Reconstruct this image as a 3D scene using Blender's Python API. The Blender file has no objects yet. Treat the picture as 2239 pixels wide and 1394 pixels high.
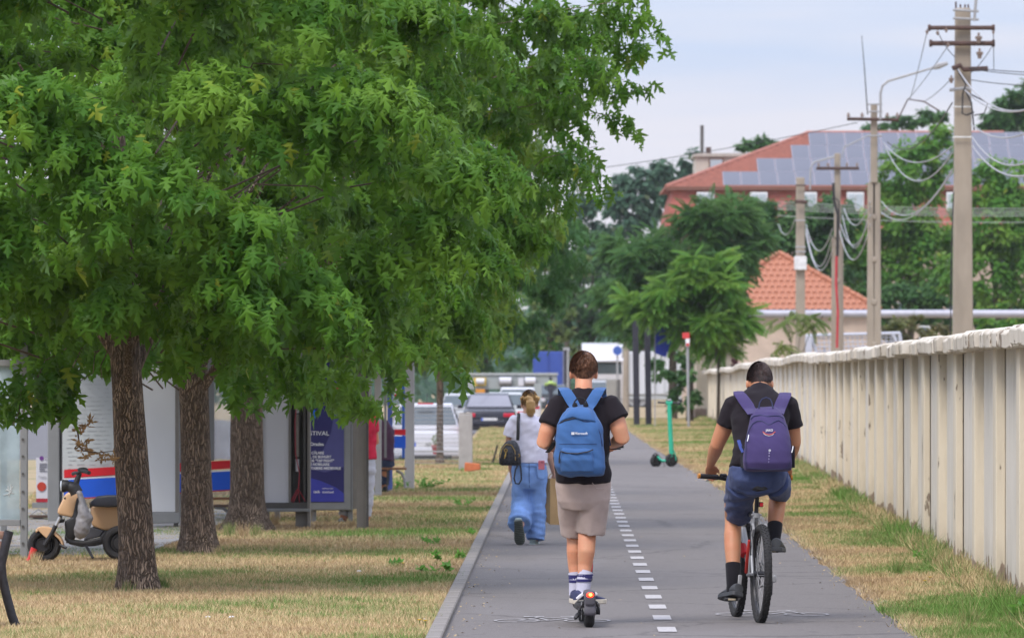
import bpy, bmesh, math, random
import numpy as np
from mathutils import Vector, Matrix, noise
random.seed(7)
rng = np.random.default_rng(7)
scene = bpy.context.scene
COL = scene.collection

# ------------------------------------------------------------------ camera
F, CX, HY, CH = 13500.0, 1119.5, 822.0, 1.65      # focal length in photo pixels, principal column, horizon row, eye height
cam_d = bpy.data.cameras.new('camera')
cam = bpy.data.objects.new('camera', cam_d)
COL.objects.link(cam)
cam.location = (0, 0, CH)
cam.rotation_euler = (math.radians(90), 0, 0)
cam_d.sensor_width = 36
cam_d.lens = F / 2239 * 36
cam_d.shift_y = (HY - 697) / 2239
cam_d.clip_start, cam_d.clip_end = 0.5, 4000
cam_d.dof.use_dof = True
cam_d.dof.focus_distance = 41.5
cam_d.dof.aperture_fstop = 9.5
scene.camera = cam

# ------------------------------------------------------------------ light: bright overcast
SUN_EL, SUN_AZ = math.radians(50), math.radians(212)
world = bpy.data.worlds.new('World')
scene.world = world
world.use_nodes = True
wt = world.node_tree
wt.nodes.clear()
def wn(t, **k):
    n = wt.nodes.new(t)
    for a, b in k.items(): setattr(n, a, b)
    return n
def wmath(op, a, b=None, clamp=False):
    n = wn('ShaderNodeMath', operation=op, use_clamp=clamp)
    for i, v in enumerate((a, b)):
        if v is None: continue
        if isinstance(v, (int, float)): n.inputs[i].default_value = v
        else: wt.links.new(v, n.inputs[i])
    return n.outputs[0]
def wmix(f, a, b):
    n = wn('ShaderNodeMix', data_type='RGBA')
    for i, v in ((0, f), (6, a), (7, b)):
        if hasattr(v, 'links'): wt.links.new(v, n.inputs[i])
        elif i: n.inputs[i].default_value = (*v, 1)
        else: n.inputs[i].default_value = v
    return n.outputs[2]
sky = wn('ShaderNodeTexSky', sky_type='NISHITA')
sky.sun_disc = False
sky.sun_elevation, sky.sun_rotation = SUN_EL, SUN_AZ
sky.air_density, sky.dust_density = 1.2, 2.0
geo = wn('ShaderNodeTexCoord')
sep = wn('ShaderNodeSeparateXYZ'); wt.links.new(geo.outputs['Generated'], sep.inputs[0])
z = sep.outputs[2]
mp = wn('ShaderNodeMapping'); wt.links.new(geo.outputs['Generated'], mp.inputs[0])
mp.inputs['Scale'].default_value = (9, 9, 85)
nz = wn('ShaderNodeTexNoise'); wt.links.new(mp.outputs[0], nz.inputs[0])
nz.inputs['Scale'].default_value = 1.0; nz.inputs['Detail'].default_value = 4.0
band = wmath('MULTIPLY', wmath('SUBTRACT', nz.outputs[0], 0.42), 3.4, True)
rise = wmath('MULTIPLY', wmath('SUBTRACT', z, 0.014), 26.0, True)     # blue shows more as one looks up
blue = wmath('MULTIPLY', rise, wmath('ADD', wmath('MULTIPLY', band, 0.5), 0.5), True)
pale = wmix(wmath('MULTIPLY', wmath('SUBTRACT', z, 0.0), 30.0, True), (0.82, 0.82, 0.87), (0.89, 0.84, 0.89))
cloud = wmix(blue, pale, (0.57, 0.68, 0.91))
nis = wn('ShaderNodeVectorMath', operation='SCALE'); wt.links.new(sky.outputs[0], nis.inputs[0]); nis.inputs['Scale'].default_value = 0.10
dim = wn('ShaderNodeVectorMath', operation='SCALE'); wt.links.new(cloud, dim.inputs[0]); dim.inputs['Scale'].default_value = 0.81
base = wmix(0.1, dim.outputs[0], nis.outputs[0])
up = wmath('ADD', 1.0, wmath('MULTIPLY', wmath('MAXIMUM', wmath('SUBTRACT', z, 0.05), 0.0), 1.6))   # an overcast dome is brighter overhead
sc_ = wn('ShaderNodeVectorMath', operation='SCALE'); wt.links.new(base, sc_.inputs[0]); wt.links.new(up, sc_.inputs['Scale'])
bg = wn('ShaderNodeBackground'); wt.links.new(sc_.outputs[0], bg.inputs[0]); bg.inputs[1].default_value = 1.0
wo = wn('ShaderNodeOutputWorld'); wt.links.new(bg.outputs[0], wo.inputs[0])

sun_d = bpy.data.lights.new('sun', 'SUN')
sun_d.energy, sun_d.angle, sun_d.color = 1.8, math.radians(20), (1.0, 0.93, 0.83)
sun = bpy.data.objects.new('sun', sun_d); COL.objects.link(sun)
sd = Vector((math.sin(SUN_AZ) * math.cos(SUN_EL), math.cos(SUN_AZ) * math.cos(SUN_EL), math.sin(SUN_EL)))
sun.rotation_euler = sd.to_track_quat('Z', 'Y').to_euler()
sun.location = (0, 0, 60)
scene.view_settings.view_transform = 'Standard'
scene.view_settings.look = 'None'
scene.view_settings.exposure = 0.42
scene.view_settings.gamma = 1.0
scene.view_settings.use_curve_mapping = False
scene.cycles.use_denoising = True
scene.cycles.max_bounces = 8
scene.cycles.diffuse_bounces = 2
scene.cycles.glossy_bounces = 3
scene.cycles.transmission_bounces = 5
scene.cycles.transparent_max_bounces = 8

# ------------------------------------------------------------------ helpers
X, Y, Z = Vector((1, 0, 0)), Vector((0, 1, 0)), Vector((0, 0, 1))
def S(d): return F / d
def at(px, py, d): return Vector(((px - CX) / F * d, d, CH - (py - HY) / F * d))
def sm(a, b, x):
    t = min(1, max(0, (x - a) / (b - a))); return t * t * (3 - 2 * t)
def interp(tab, v): return float(np.interp(v, [t[0] for t in tab], [t[1] for t in tab]))

MATS = {}
def newmat(name):
    m = bpy.data.materials.new(name); m.use_nodes = True
    nt = m.node_tree
    return m, nt, nt.nodes['Principled BSDF']
def nd(nt, t, **k):
    n = nt.nodes.new(t)
    for a, b in k.items(): setattr(n, a, b)
    return n
def setv(n, **k):
    for a, b in k.items(): n.inputs[a].default_value = b
def noise_tex(nt, scale, detail=3, mapscale=None, coord='Object', rough=0.55):
    tc = nd(nt, 'ShaderNodeTexCoord')
    n = nd(nt, 'ShaderNodeTexNoise'); setv(n, Scale=scale, Detail=detail, Roughness=rough)
    src = tc.outputs[coord] if coord != 'World' else nd(nt, 'ShaderNodeNewGeometry').outputs['Position']
    if mapscale:
        mp = nd(nt, 'ShaderNodeMapping'); mp.inputs['Scale'].default_value = mapscale
        nt.links.new(src, mp.inputs[0]); src = mp.outputs[0]
    nt.links.new(src, n.inputs[0])
    return n
def mixc(nt, f, a, b):
    n = nd(nt, 'ShaderNodeMix', data_type='RGBA')
    for i, v in ((0, f), (6, a), (7, b)):
        if hasattr(v, 'links'): nt.links.new(v, n.inputs[i])
        elif i: n.inputs[i].default_value = (*v[:3], 1)
        else: n.inputs[i].default_value = v
    return n.outputs[2]
def ramp(nt, src, lo, hi):
    n = nd(nt, 'ShaderNodeMapRange'); setv(n, **{'From Min': lo, 'From Max': hi}); n.clamp = True
    nt.links.new(src, n.inputs[0]); return n.outputs[0]
def mth(nt, op, a, b=0.0, clamp=False):
    n = nd(nt, 'ShaderNodeMath', operation=op, use_clamp=clamp)
    for i, v in enumerate((a, b)):
        if hasattr(v, 'links'): nt.links.new(v, n.inputs[i])
        else: n.inputs[i].default_value = v
    return n.outputs[0]
def bump(nt, bsdf, h, strength, dist=0.01):
    b = nd(nt, 'ShaderNodeBump'); setv(b, Strength=strength, Distance=dist)
    nt.links.new(h, b.inputs['Height']); nt.links.new(b.outputs[0], bsdf.inputs['Normal'])
def mat(name, col, rough=0.7, var=0.15, scale=8, bmp=0.0, bscale=120, metal=0.0, emit=0.0, spec=0.4, mapscale=None, col2=None, sheen=0):
    if name in MATS: return MATS[name]
    m, nt, b = newmat(name)
    n = noise_tex(nt, scale, 4, mapscale)
    lo = tuple(c * (1 - var) for c in col); hi = col2 or tuple(min(1, c * (1 + var)) for c in col)
    nt.links.new(mixc(nt, ramp(nt, n.outputs[0], 0.3, 0.7), lo, hi), b.inputs['Base Color'])
    setv(b, Roughness=rough, Metallic=metal)
    b.inputs['Specular IOR Level'].default_value = spec
    if sheen: b.inputs['Sheen Weight'].default_value = sheen
    if bmp: bump(nt, b, noise_tex(nt, bscale, 3, mapscale).outputs[0], bmp)
    if emit:
        b.inputs['Emission Color'].default_value = (*col, 1); b.inputs['Emission Strength'].default_value = emit
    MATS[name] = m
    return m

class MB:
    def __init__(s): s.v, s.f, s.m = [], [], []
    def add(s, vs, fs, m=0):
        o = len(s.v); s.v += [tuple(v) for v in vs]
        s.f += [tuple(i + o for i in f) for f in fs]; s.m += [m] * len(fs)
        return s
    def box(s, c, d, m=0, rot=None):
        hx, hy, hz = d[0] / 2, d[1] / 2, d[2] / 2
        vs = [Vector((x, y, z)) for x in (-hx, hx) for y in (-hy, hy) for z in (-hz, hz)]
        if rot is not None: vs = [rot @ v for v in vs]
        c = Vector(c)
        return s.add([v + c for v in vs], [(0, 1, 3, 2), (4, 6, 7, 5), (0, 4, 5, 1), (2, 3, 7, 6), (0, 2, 6, 4), (1, 5, 7, 3)], m)
    def beam(s, a, b, w, h, m=0, up=Z):
        a, b = Vector(a), Vector(b); t = (b - a).normalized()
        sd = t.cross(up)
        if sd.length < 1e-4: sd = t.cross(X)
        sd.normalize(); u = sd.cross(t)
        vs = [p + sd * (w / 2 * i) + u * (h / 2 * j) for p in (a, b) for i, j in ((-1, -1), (1, -1), (1, 1), (-1, 1))]
        return s.add(vs, [(0, 1, 2, 3), (7, 6, 5, 4), (0, 4, 5, 1), (1, 5, 6, 2), (2, 6, 7, 3), (3, 7, 4, 0)], m)
    def tube(s, pts, rad, n=8, m=0, side=None, cap=True):
        pts = [Vector(p) for p in pts]; k = len(pts)
        if not isinstance(rad, (list, tuple)): rad = [rad] * k
        vs, fs, prev = [], [], None
        for i, p in enumerate(pts):
            t = (pts[min(i + 1, k - 1)] - pts[max(i - 1, 0)])
            t = t.normalized() if t.length > 1e-9 else Z.copy()
            sd = Vector(side) if side is not None else (prev if prev is not None else (X if abs(t.x) < 0.8 else Y))
            sd = sd - t * sd.dot(t); sd.normalize(); prev = sd
            u = t.cross(sd)
            r = rad[i]; rx, ry = r if isinstance(r, tuple) else (r, r)
            vs += [p + sd * (rx * math.cos(2 * math.pi * j / n)) + u * (ry * math.sin(2 * math.pi * j / n)) for j in range(n)]
        for i in range(k - 1):
            for j in range(n):
                a, b = i * n + j, i * n + (j + 1) % n
                fs.append((a, b, b + n, a + n))
        if cap: fs += [tuple(range(n - 1, -1, -1)), tuple((k - 1) * n + j for j in range(n))]
        return s.add(vs, fs, m)
    def ball(s, c, r, n=12, m=0, rot=None):
        c = Vector(c); r = r if isinstance(r, tuple) else (r, r, r)
        vs, fs, h = [], [], n // 2
        for i in range(1, h):
            a = math.pi * i / h
            for j in range(n):
                b = 2 * math.pi * j / n
                v = Vector((r[0] * math.sin(a) * math.cos(b), r[1] * math.sin(a) * math.sin(b), r[2] * math.cos(a)))
                vs.append(c + (rot @ v if rot is not None else v))
        for i in range(h - 2):
            for j in range(n):
                p, q = i * n + j, i * n + (j + 1) % n
                fs.append((p, p + n, q + n, q))
        t, b_ = Vector((0, 0, r[2])), Vector((0, 0, -r[2]))
        if rot is not None: t, b_ = rot @ t, rot @ b_
        vs += [c + t, c + b_]; T, B = len(vs) - 2, len(vs) - 1
        for j in range(n):
            fs.append((T, j, (j + 1) % n)); o = (h - 2) * n
            fs.append((B, o + (j + 1) % n, o + j))
        return s.add(vs, fs, m)
    def ring(s, c, R, r, axis='x', n=32, k=8, m=0, w=None):
        """torus about an axis; w widens it along the axis"""
        c = Vector(c); vs, fs = [], []; w = w or r
        for i in range(n):
            a = 2 * math.pi * i / n
            for j in range(k):
                b = 2 * math.pi * j / k
                q, h = R + r * math.cos(b), w * math.sin(b)
                p = (h, q * math.cos(a), q * math.sin(a)) if axis == 'x' else ((q * math.cos(a), h, q * math.sin(a)) if axis == 'y' else (q * math.cos(a), q * math.sin(a), h))
                vs.append(c + Vector(p))
        for i in range(n):
            for j in range(k):
                fs.append((i * k + j, ((i + 1) % n) * k + j, ((i + 1) % n) * k + (j + 1) % k, i * k + (j + 1) % k))
        return s.add(vs, fs, m)
    def cyl(s, a, b, r, n=14, m=0): return s.tube([a, b], r, n, m)
    def prism(s, poly, depth, origin=(0, 0, 0), u=X, v=Z, m=0):
        """polygon in the plane (u, v), extruded by depth along u x v (towards the viewer for X, Z) """
        o, w = Vector(origin), u.cross(v).normalized(); n = len(poly)
        a = [o + u * p[0] + v * p[1] for p in poly]
        vs = a + [p + w * depth for p in a]
        fs = [tuple(range(n - 1, -1, -1)), tuple(range(n, 2 * n))] + [(i, (i + 1) % n, (i + 1) % n + n, i + n) for i in range(n)]
        return s.add(vs, fs, m)
    def loft(s, rings, m=0, cap=True):
        n = len(rings[0]); vs = [p for r in rings for p in r]; fs = []
        for i in range(len(rings) - 1):
            for j in range(n):
                a, b = i * n + j, i * n + (j + 1) % n
                fs.append((a, b, b + n, a + n))
        if cap: fs += [tuple(range(n - 1, -1, -1)), tuple((len(rings) - 1) * n + j for j in range(n))]
        return s.add(vs, fs, m)
    def mesh(s, name, mats, smooth=True, bevel=0.0, seg=1):
        me = bpy.data.meshes.new(name)
        me.from_pydata(s.v, [], s.f)
        for m in (mats if isinstance(mats, (list, tuple)) else [mats]): me.materials.append(m)
        if max(s.m, default=0) > 0: me.polygons.foreach_set('material_index', s.m)
        bm = bmesh.new(); bm.from_mesh(me)
        bmesh.ops.recalc_face_normals(bm, faces=bm.faces)
        if bevel:
            bmesh.ops.bevel(bm, geom=[e for e in bm.edges if e.is_manifold and e.calc_face_angle(0) > 0.6], offset=bevel, segments=seg, profile=0.5, affect='EDGES')
        if smooth:
            for e in bm.edges:
                if e.is_manifold and e.calc_face_angle(0) > 0.7: e.smooth = False
            for f in bm.faces: f.smooth = True
        bm.to_mesh(me); bm.free(); me.update()
        return me
    def build(s, name, mats, parent=None, smooth=True, bevel=0.0, seg=1, loc=None, label=None, kind=None):
        return link(name, s.mesh(name, mats, smooth, bevel, seg), parent, loc, label, kind)

def link(name, me, parent=None, loc=None, label=None, kind=None):
    o = bpy.data.objects.new(name, me); COL.objects.link(o)
    if parent is not None: o.parent = parent
    if loc is not None: o.location = loc
    if label: o['label'] = label
    if kind: o['kind'] = kind
    return o
def tag(o, label, cat, group=None):
    o['label'], o['category'] = label, cat
    if group: o['group'] = group
    return o
def thing(name, label, cat, loc=(0, 0, 0), rz=0.0, group=None):
    o = bpy.data.objects.new(name, None); COL.objects.link(o)
    o.location = loc; o.rotation_euler = (0, 0, rz); o.empty_display_size = 0.1
    return tag(o, label, cat, group)
def copy_tree(o, parent=None):
    c = o.copy(); COL.objects.link(c)
    if parent is not None: c.parent = parent
    for ch in list(o.children): copy_tree(ch, c)
    return c

def fuse(mb, name, mats, voxel=0.009, smooth=3, disp=None, matfn=None):
    """one continuous skin over overlapping closed shapes"""
    me = bpy.data.meshes.new('tmp'); me.from_pydata(mb.v, [], mb.f)
    bm = bmesh.new(); bm.from_mesh(me); bmesh.ops.recalc_face_normals(bm, faces=bm.faces); bm.to_mesh(me); bm.free()
    t = bpy.data.objects.new('tmp', me); COL.objects.link(t)
    r = t.modifiers.new('r', 'REMESH'); r.mode = 'VOXEL'; r.voxel_size = voxel
    if smooth:
        q = t.modifiers.new('s', 'SMOOTH'); q.iterations = smooth; q.factor = 0.5
    bpy.context.view_layer.update()
    dg = bpy.context.evaluated_depsgraph_get()
    out = bpy.data.meshes.new_from_object(t.evaluated_get(dg))
    bpy.data.objects.remove(t); bpy.data.meshes.remove(me)
    out.name = name
    if disp:
        nv = [v.normal.copy() for v in out.vertices]
        for v, nrm in zip(out.vertices, nv): v.co = v.co + nrm * disp(v.co, nrm)
    out.materials.clear()
    for m in (mats if isinstance(mats, (list, tuple)) else [mats]): out.materials.append(m)
    for p in out.polygons:
        p.use_smooth = True
        if matfn: p.material_index = matfn(p.center)
    out.update()
    return out

def np_mesh(name, V, faces, mats, smooth=False, attr=None):
    """V (n,3) array, faces (m,3|4) array"""
    me = bpy.data.meshes.new(name)
    n, k = faces.shape
    me.vertices.add(len(V)); me.vertices.foreach_set('co', np.ascontiguousarray(V, np.float32).ravel())
    me.loops.add(n * k); me.loops.foreach_set('vertex_index', np.ascontiguousarray(faces, np.int32).ravel())
    me.polygons.add(n); me.polygons.foreach_set('loop_start', np.arange(0, n * k, k, dtype=np.int32))
    for m in (mats if isinstance(mats, (list, tuple)) else [mats]): me.materials.append(m)
    if attr is not None:
        a = me.attributes.new('tint', 'FLOAT', 'POINT'); a.data.foreach_set('value', np.ascontiguousarray(attr, np.float32))
    me.update(calc_edges=True)
    if smooth: me.polygons.foreach_set('use_smooth', np.ones(n, bool))
    return me
def tree_vnoise(x, y, seed, octs=((0.35, 1.0), (0.9, 0.6), (2.3, 0.35))):
    """smooth patchy noise of world x, y for grass colour"""
    r = np.random.default_rng(seed); out = np.zeros_like(x)
    for f, a in octs:
        for _ in range(5):
            th = r.uniform(0, math.pi); ph = r.uniform(0, 6.3); ff = f * r.uniform(0.7, 1.5)
            out += a * np.sin((x * math.cos(th) + y * math.sin(th)) * ff * 2.2 + ph) / 5
    return out

def text(body, size, m, parent, loc, name='lettering', rz=0.0, rx=90.0, align='LEFT', sx=1.0, bold=0.0):
    cu = bpy.data.curves.new('t', 'FONT'); cu.body = body; cu.size = size; cu.extrude = 0.0012; cu.align_x = align; cu.offset = bold
    cu.resolution_u = 3
    t = bpy.data.objects.new('t', cu); COL.objects.link(t)
    bpy.context.view_layer.update()
    me = bpy.data.meshes.new_from_object(t.evaluated_get(bpy.context.evaluated_depsgraph_get()))
    bpy.data.objects.remove(t); bpy.data.curves.remove(cu)
    me.materials.clear(); me.materials.append(m)
    o = link(name, me, parent, loc)
    o.rotation_euler = (math.radians(rx), 0, rz); o.scale = (sx, 1, 1)
    return o
# ------------------------------------------------------------------ setting: ground, path, markings
def path_left(d): return -0.532 + 0.00723 * (d - 38.9)
RT = [(0, 2.05), (38.9, 2.566), (52, 2.74), (67.9, 2.95), (102, 3.14), (141, 3.27), (189, 3.55), (240, 4.2)]
def path_right(d): return interp(RT, d)
def ground_z(x, y):
    a = sm(122, 128, y) * (1 - sm(-1.5, -0.95, x))
    pl = path_left(y)
    b = sm(192, 197, y) * (1 - sm(pl - 0.8, pl - 0.2, x))
    return -0.42 * max(a, b)

def soil_material():
    m, nt, b = newmat('dry_soil')
    n1 = noise_tex(nt, 0.5, 5, None, 'World'); n2 = noise_tex(nt, 9, 6, None, 'World')
    c = mixc(nt, ramp(nt, n2.outputs[0], 0.3, 0.7), (0.25, 0.18, 0.10), (0.39, 0.295, 0.17))
    c = mixc(nt, ramp(nt, n1.outputs[0], 0.5, 0.66), c, (0.16, 0.16, 0.06))
    nt.links.new(c, b.inputs['Base Color']); setv(b, Roughness=0.95)
    bump(nt, b, n2.outputs[0], 0.5, 0.03)
    return m
M_SOIL = soil_material()
xs = np.unique(np.concatenate([np.linspace(-900, -20, 12), np.linspace(-20, -3, 10), np.linspace(-3, 3, 41), np.linspace(3, 20, 10), np.linspace(20, 900, 12)]))
ys = np.unique(np.concatenate([np.linspace(-60, 110, 10), np.linspace(110, 210, 60), np.linspace(210, 320, 8), np.linspace(320, 1800, 10)]))
gx, gy = np.meshgrid(xs, ys)
gz = np.array([ground_z(a, b) for a, b in zip(gx.ravel(), gy.ravel())])
nx = len(xs); ii = np.arange((len(ys) - 1) * (nx - 1)); r0 = ii // (nx - 1) * nx + ii % (nx - 1)
link('ground', np_mesh('ground', np.stack([gx.ravel(), gy.ravel(), gz], 1), np.stack([r0, r0 + 1, r0 + nx + 1, r0 + nx], 1), M_SOIL, True), kind='structure')

def asphalt_material():
    m, nt, b = newmat('worn_asphalt')
    big = noise_tex(nt, 0.35, 4, (1.0, 0.25, 1), 'World'); fine = noise_tex(nt, 90, 3, None, 'World'); mid = noise_tex(nt, 6, 5, None, 'World')
    c = mixc(nt, ramp(nt, big.outputs[0], 0.3, 0.7), (0.108, 0.096, 0.092), (0.142, 0.128, 0.122))
    c = mixc(nt, ramp(nt, fine.outputs[0], 0.35, 0.7), c, (0.180, 0.163, 0.158))
    c = mixc(nt, ramp(nt, mid.outputs[0], 0.62, 0.72), c, (0.086, 0.075, 0.077))
    pat = noise_tex(nt, 0.8, 3, (1.0, 0.18, 1), 'World')
    c = mixc(nt, mth(nt, 'MULTIPLY', ramp(nt, pat.outputs[0], 0.56, 0.60), 0.22), c, (0.19, 0.175, 0.175))
    cv = nd(nt, 'ShaderNodeTexVoronoi', feature='DISTANCE_TO_EDGE'); setv(cv, Scale=0.34)
    gm_ = nd(nt, 'ShaderNodeNewGeometry'); wv = nd(nt, 'ShaderNodeVectorMath', operation='MULTIPLY_ADD'); nt.links.new(mid.outputs['Color'], wv.inputs[0]); wv.inputs[1].default_value = (.5, .5, 0); nt.links.new(gm_.outputs['Position'], wv.inputs[2]); nt.links.new(wv.outputs[0], cv.inputs[0])
    c = mixc(nt, mth(nt, 'MULTIPLY', ramp(nt, cv.outputs['Distance'], 0.012, 0.004), 0.55), c, (0.05, 0.045, 0.045))
    nt.links.new(c, b.inputs['Base Color']); setv(b, Roughness=0.9)
    bump(nt, b, fine.outputs[0], 0.6, 0.01)
    return m
M_ASPH = asphalt_material()
def strip(name, fa, fb, z, d0, d1, m, n=60, jag=0.0, kind='structure'):
    ds = np.linspace(d0, d1, n); V = []
    for d in ds: V += [(fa(d) + jag * noise.noise(Vector((d * 3.1, 1, 0))), d, z), (fb(d) + jag * noise.noise(Vector((d * 2.7, 7, 0))), d, z)]
    i = np.arange(n - 1) * 2
    return link(name, np_mesh(name, np.array(V), np.stack([i, i + 1, i + 3, i + 2], 1), m), kind=kind)
strip('path', lambda d: path_left(d) + 0.08, path_right, 0.006, 10, 204, M_ASPH, 500, 0.035)
M_KERB = mat('kerb_concrete', (0.22, 0.20, 0.185), 0.9, 0.18, 5, 0.3, 60)
kb = MB()
d = 20.0
while d < 190:                                            # kerb laid in one metre lengths
    x0 = path_left(d); x1 = path_left(d + 0.985); jz = 0.006 * noise.noise(Vector((d, 0, 3)))
    vs = [Vector((x0, d, -.03)), Vector((x0 + .10, d, -.03)), Vector((x1 + .10, d + .985, -.03)), Vector((x1, d + .985, -.03))]
    kb_v = vs + [v + Vector((0, 0, 0.072 + jz)) for v in vs]
    o = MB().add([v - Vector((x0, d, 0)) for v in kb_v], [(0, 1, 2, 3), (4, 7, 6, 5), (0, 4, 5, 1), (1, 5, 6, 2), (2, 6, 7, 3), (3, 7, 4, 0)])
    if d == 20.0:
        KERB = link('kerb', bpy.data.meshes.new('kerb'), kind='structure'); KERB.location = (x0, d, 0); kx, kd = x0, d
        ku = o.mesh('kerbstone', M_KERB, False, 0.008)
    c = link('kerbstone', ku, KERB, (x0 - kx, d - kd, jz))
    d += 1.0
strip('path_edging', lambda d: path_right(d) - 0.02, lambda d: path_right(d) + 0.07, 0.012, 20, 190, M_KERB, 300, 0.03)
M_PAINT = mat('road_paint', (0.42, 0.40, 0.405), 0.85, 0.22, 22)
M_LINE = mat('worn_road_paint', (0.33, 0.315, 0.32), 0.85, 0.40, 25)
dash_root = link('lane_marking', bpy.data.meshes.new('lane_marking'), kind='structure')
dm = np_mesh('dash', np.array([(-.060, -.38, 0), (.060, -.38, 0), (.060, .38, 0), (-.060, .38, 0)], float), np.array([[0, 1, 2, 3]]), M_PAINT)
for k in range(-4, 60):
    dd = 40.06 + 1.975 * k
    o = link('dash', dm, dash_root, (1.0047 + 0.0081 * (dd - 40.06), dd, 0.011)); o.rotation_euler = (0, 0, -0.008)
def bike_symbol(px, py, label):
    d = F * CH / (py - HY); r = link('bicycle_symbol', bpy.data.meshes.new('bicycle_symbol'), None, ((px - CX) / F * d, d, 0.011), label, 'structure')
    mb = MB()
    def line(pts, w=.022):
        for (x0, y0), (x1, y1) in zip(pts, pts[1:]):
            a, b = Vector((x0, y0, 0)), Vector((x1, y1, 0)); t = (b - a).normalized(); n = Vector((-t.y, t.x, 0)) * w / 2; n.y *= 2.2
            mb.add([a - n, b - n, b + n, a + n], [(0, 1, 2, 3)])
    for cx in (-.235, .235):
        line([(cx + .148 * math.cos(a), .26 + .26 * math.sin(a)) for a in np.linspace(0, 2 * math.pi, 25)])
    line([(-.235, .26), (-.1, .72), (.14, .72), (-.02, .26), (-.235, .26)]); line([(-.02, .26), (-.12, .92)]); line([(.235, .26), (.13, .95)])
    line([(-.19, .93), (-.05, .93)], .05); line([(.06, .95), (.2, .99)], .03)
    mb.build('symbol_line', M_LINE, r, False)
bike_symbol(1208, 1362, 'white bicycle symbol on the left lane under the scooter rider')
bike_symbol(1692, 1348, 'white bicycle symbol on the right lane under the mountain bike')

# paved strip by the shelters, laid in slabs
M_SLAB = mat('paving_concrete', (0.26, 0.25, 0.245), 0.9, 0.22, 3, 0.3, 50)
pv = link('pavement', np_mesh('pavement', np.array([(-16, 56.6, .004), (-3.35, 56.6, .004), (-3.1, 96, .004), (-16, 96, .004)], float), np.array([[0, 1, 2, 3]]), M_SOIL), kind='structure')
sl = MB().box((0, 0, .012), (.78, .78, .03)).mesh('paving_slab', M_SLAB, False, 0.006)
for i in range(5):
    for j in range(24):
        o = link('paving_slab', sl, pv, (-3.78 - .8 * i + .01 * j, 57.0 + .8 * j, random.uniform(-.004, .004)))
# the road on the left, lower than the lawn
M_ROAD = mat('road_asphalt', (0.12, 0.115, 0.12), 0.9, 0.15, 2, 0.2, 60)
link('road', np_mesh('road', np.array([(-30, 130, -.414), (-1.6, 130, -.414), (-1.6, 196, -.414), (-.3, 198, -.414), (2.0, 420, -.414), (-30, 420, -.414)], float)[[0, 1, 2, 5]], np.array([[0, 1, 2, 3]]), M_ROAD), kind='structure')
link('road', np_mesh('road', np.array([(-1.6, 196.02, -.412), (-.3, 198, -.412), (9.0, 420, -.412), (-1.6, 420, -.412)], float), np.array([[0, 1, 2, 3]]), M_ROAD), kind='structure')

# ------------------------------------------------------------------ grass
def grass_material():
    m, nt, b = newmat('grass_blades')
    a = nd(nt, 'ShaderNodeAttribute', attribute_name='tint')
    cr = nd(nt, 'ShaderNodeValToRGB'); nt.links.new(a.outputs['Fac'], cr.inputs[0])
    e = cr.color_ramp.elements
    e[0].position, e[0].color = 0.0, (0.37, 0.265, 0.155, 1)
    e[1].position, e[1].color = 1.0, (0.11, 0.22, 0.045, 1)
    for p, c in ((0.30, (0.60, 0.445, 0.255)), (0.55, (0.35, 0.31, 0.155)), (0.78, (0.19, 0.245, 0.085))):
        q = e.new(p); q.color = (*c, 1)
    nt.links.new(cr.outputs[0], b.inputs['Base Color']); setv(b, Roughness=0.85)
    b.inputs['Specular IOR Level'].default_value = 0.2
    return m
M_GRASS = grass_material()
def grass(name, n, fx0, fx1, d0, d1, h, w, greenbias, seed, green_edge=None):
    # denser where it is near
    u = rng.random(n); d = d0 * (d1 / d0) ** u
    l0, l1 = np.array([fx0(v) for v in d]), np.array([fx1(v) for v in d])
    x = l0 + (l1 - l0) * rng.random(n); x = x + np.where(rng.random(n) < .06, rng.normal(0, .06, n), 0) + .04 * np.sin(d * 2.3) * (rng.random(n) < .5)
    t = tree_vnoise(x, d, seed) + greenbias
    if green_edge is not None: t = t + green_edge(x, d)
    t = 0.42 + 0.72 * t + 0.30 * tree_vnoise(x, d, seed + 9, ((5.0, 1.0), (11.0, .7))) + rng.normal(0, 0.20, n)
    g = np.clip(t, 0, 1)
    tuft = np.clip(tree_vnoise(x, d, seed + 50, ((1.5, 1.0), (4.0, 0.8))), -1, 1)
    hh = h * (0.55 + 0.9 * rng.random(n)) * (0.8 + 0.5 * g + 0.5 * np.clip(tuft, 0, 1))
    ww = w * (0.7 + 0.6 * rng.random(n)) * np.clip(d / 55, 0.8, 2.2)
    th = rng.uniform(-0.5, 0.5, n)
    dx, dy = np.cos(th) * ww / 2, np.sin(th) * ww / 2
    lean = hh[:, None] * rng.normal(0, 0.55, (n, 2))
    gz_ = np.array([ground_z(a, b) for a, b in zip(x, d)]) if d1 > 120 else np.zeros(n)
    p0 = np.stack([x - dx, d - dy, gz_ - .004], 1); p1 = np.stack([x + dx, d + dy, gz_ - .004], 1)
    p2 = np.stack([x + lean[:, 0], d + lean[:, 1], gz_ + hh], 1)
    V = np.stack([p0, p1, p2], 1).reshape(-1, 3); Fc = np.arange(3 * n).reshape(-1, 3)
    return link(name, np_mesh(name, V, Fc, M_GRASS, False, np.repeat(g, 3)), kind='stuff')
gl = grass('grass', 330000, lambda d: -4.6 * d / 39 * .5 - 1.6, lambda d: path_left(d) + 0.03, 37.5, 121, .030, .0075, -0.18, 3,
           lambda x, d: 0.30 * np.exp(-((x - (-0.532 + 0.00723 * (d - 38.9)) + 0.55) / 0.5) ** 2))
tag(gl, 'dry straw coloured lawn between the shelters and the path', 'grass'); del gl['category']
gm = grass('grass', 45000, lambda d: -0.95 if d < 193 else path_left(d) - .3, lambda d: path_left(d) + 0.03, 121, 200, .06, .011, 0.05, 5)
gm['label'] = 'greener lawn beside the far end of the path'
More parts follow.
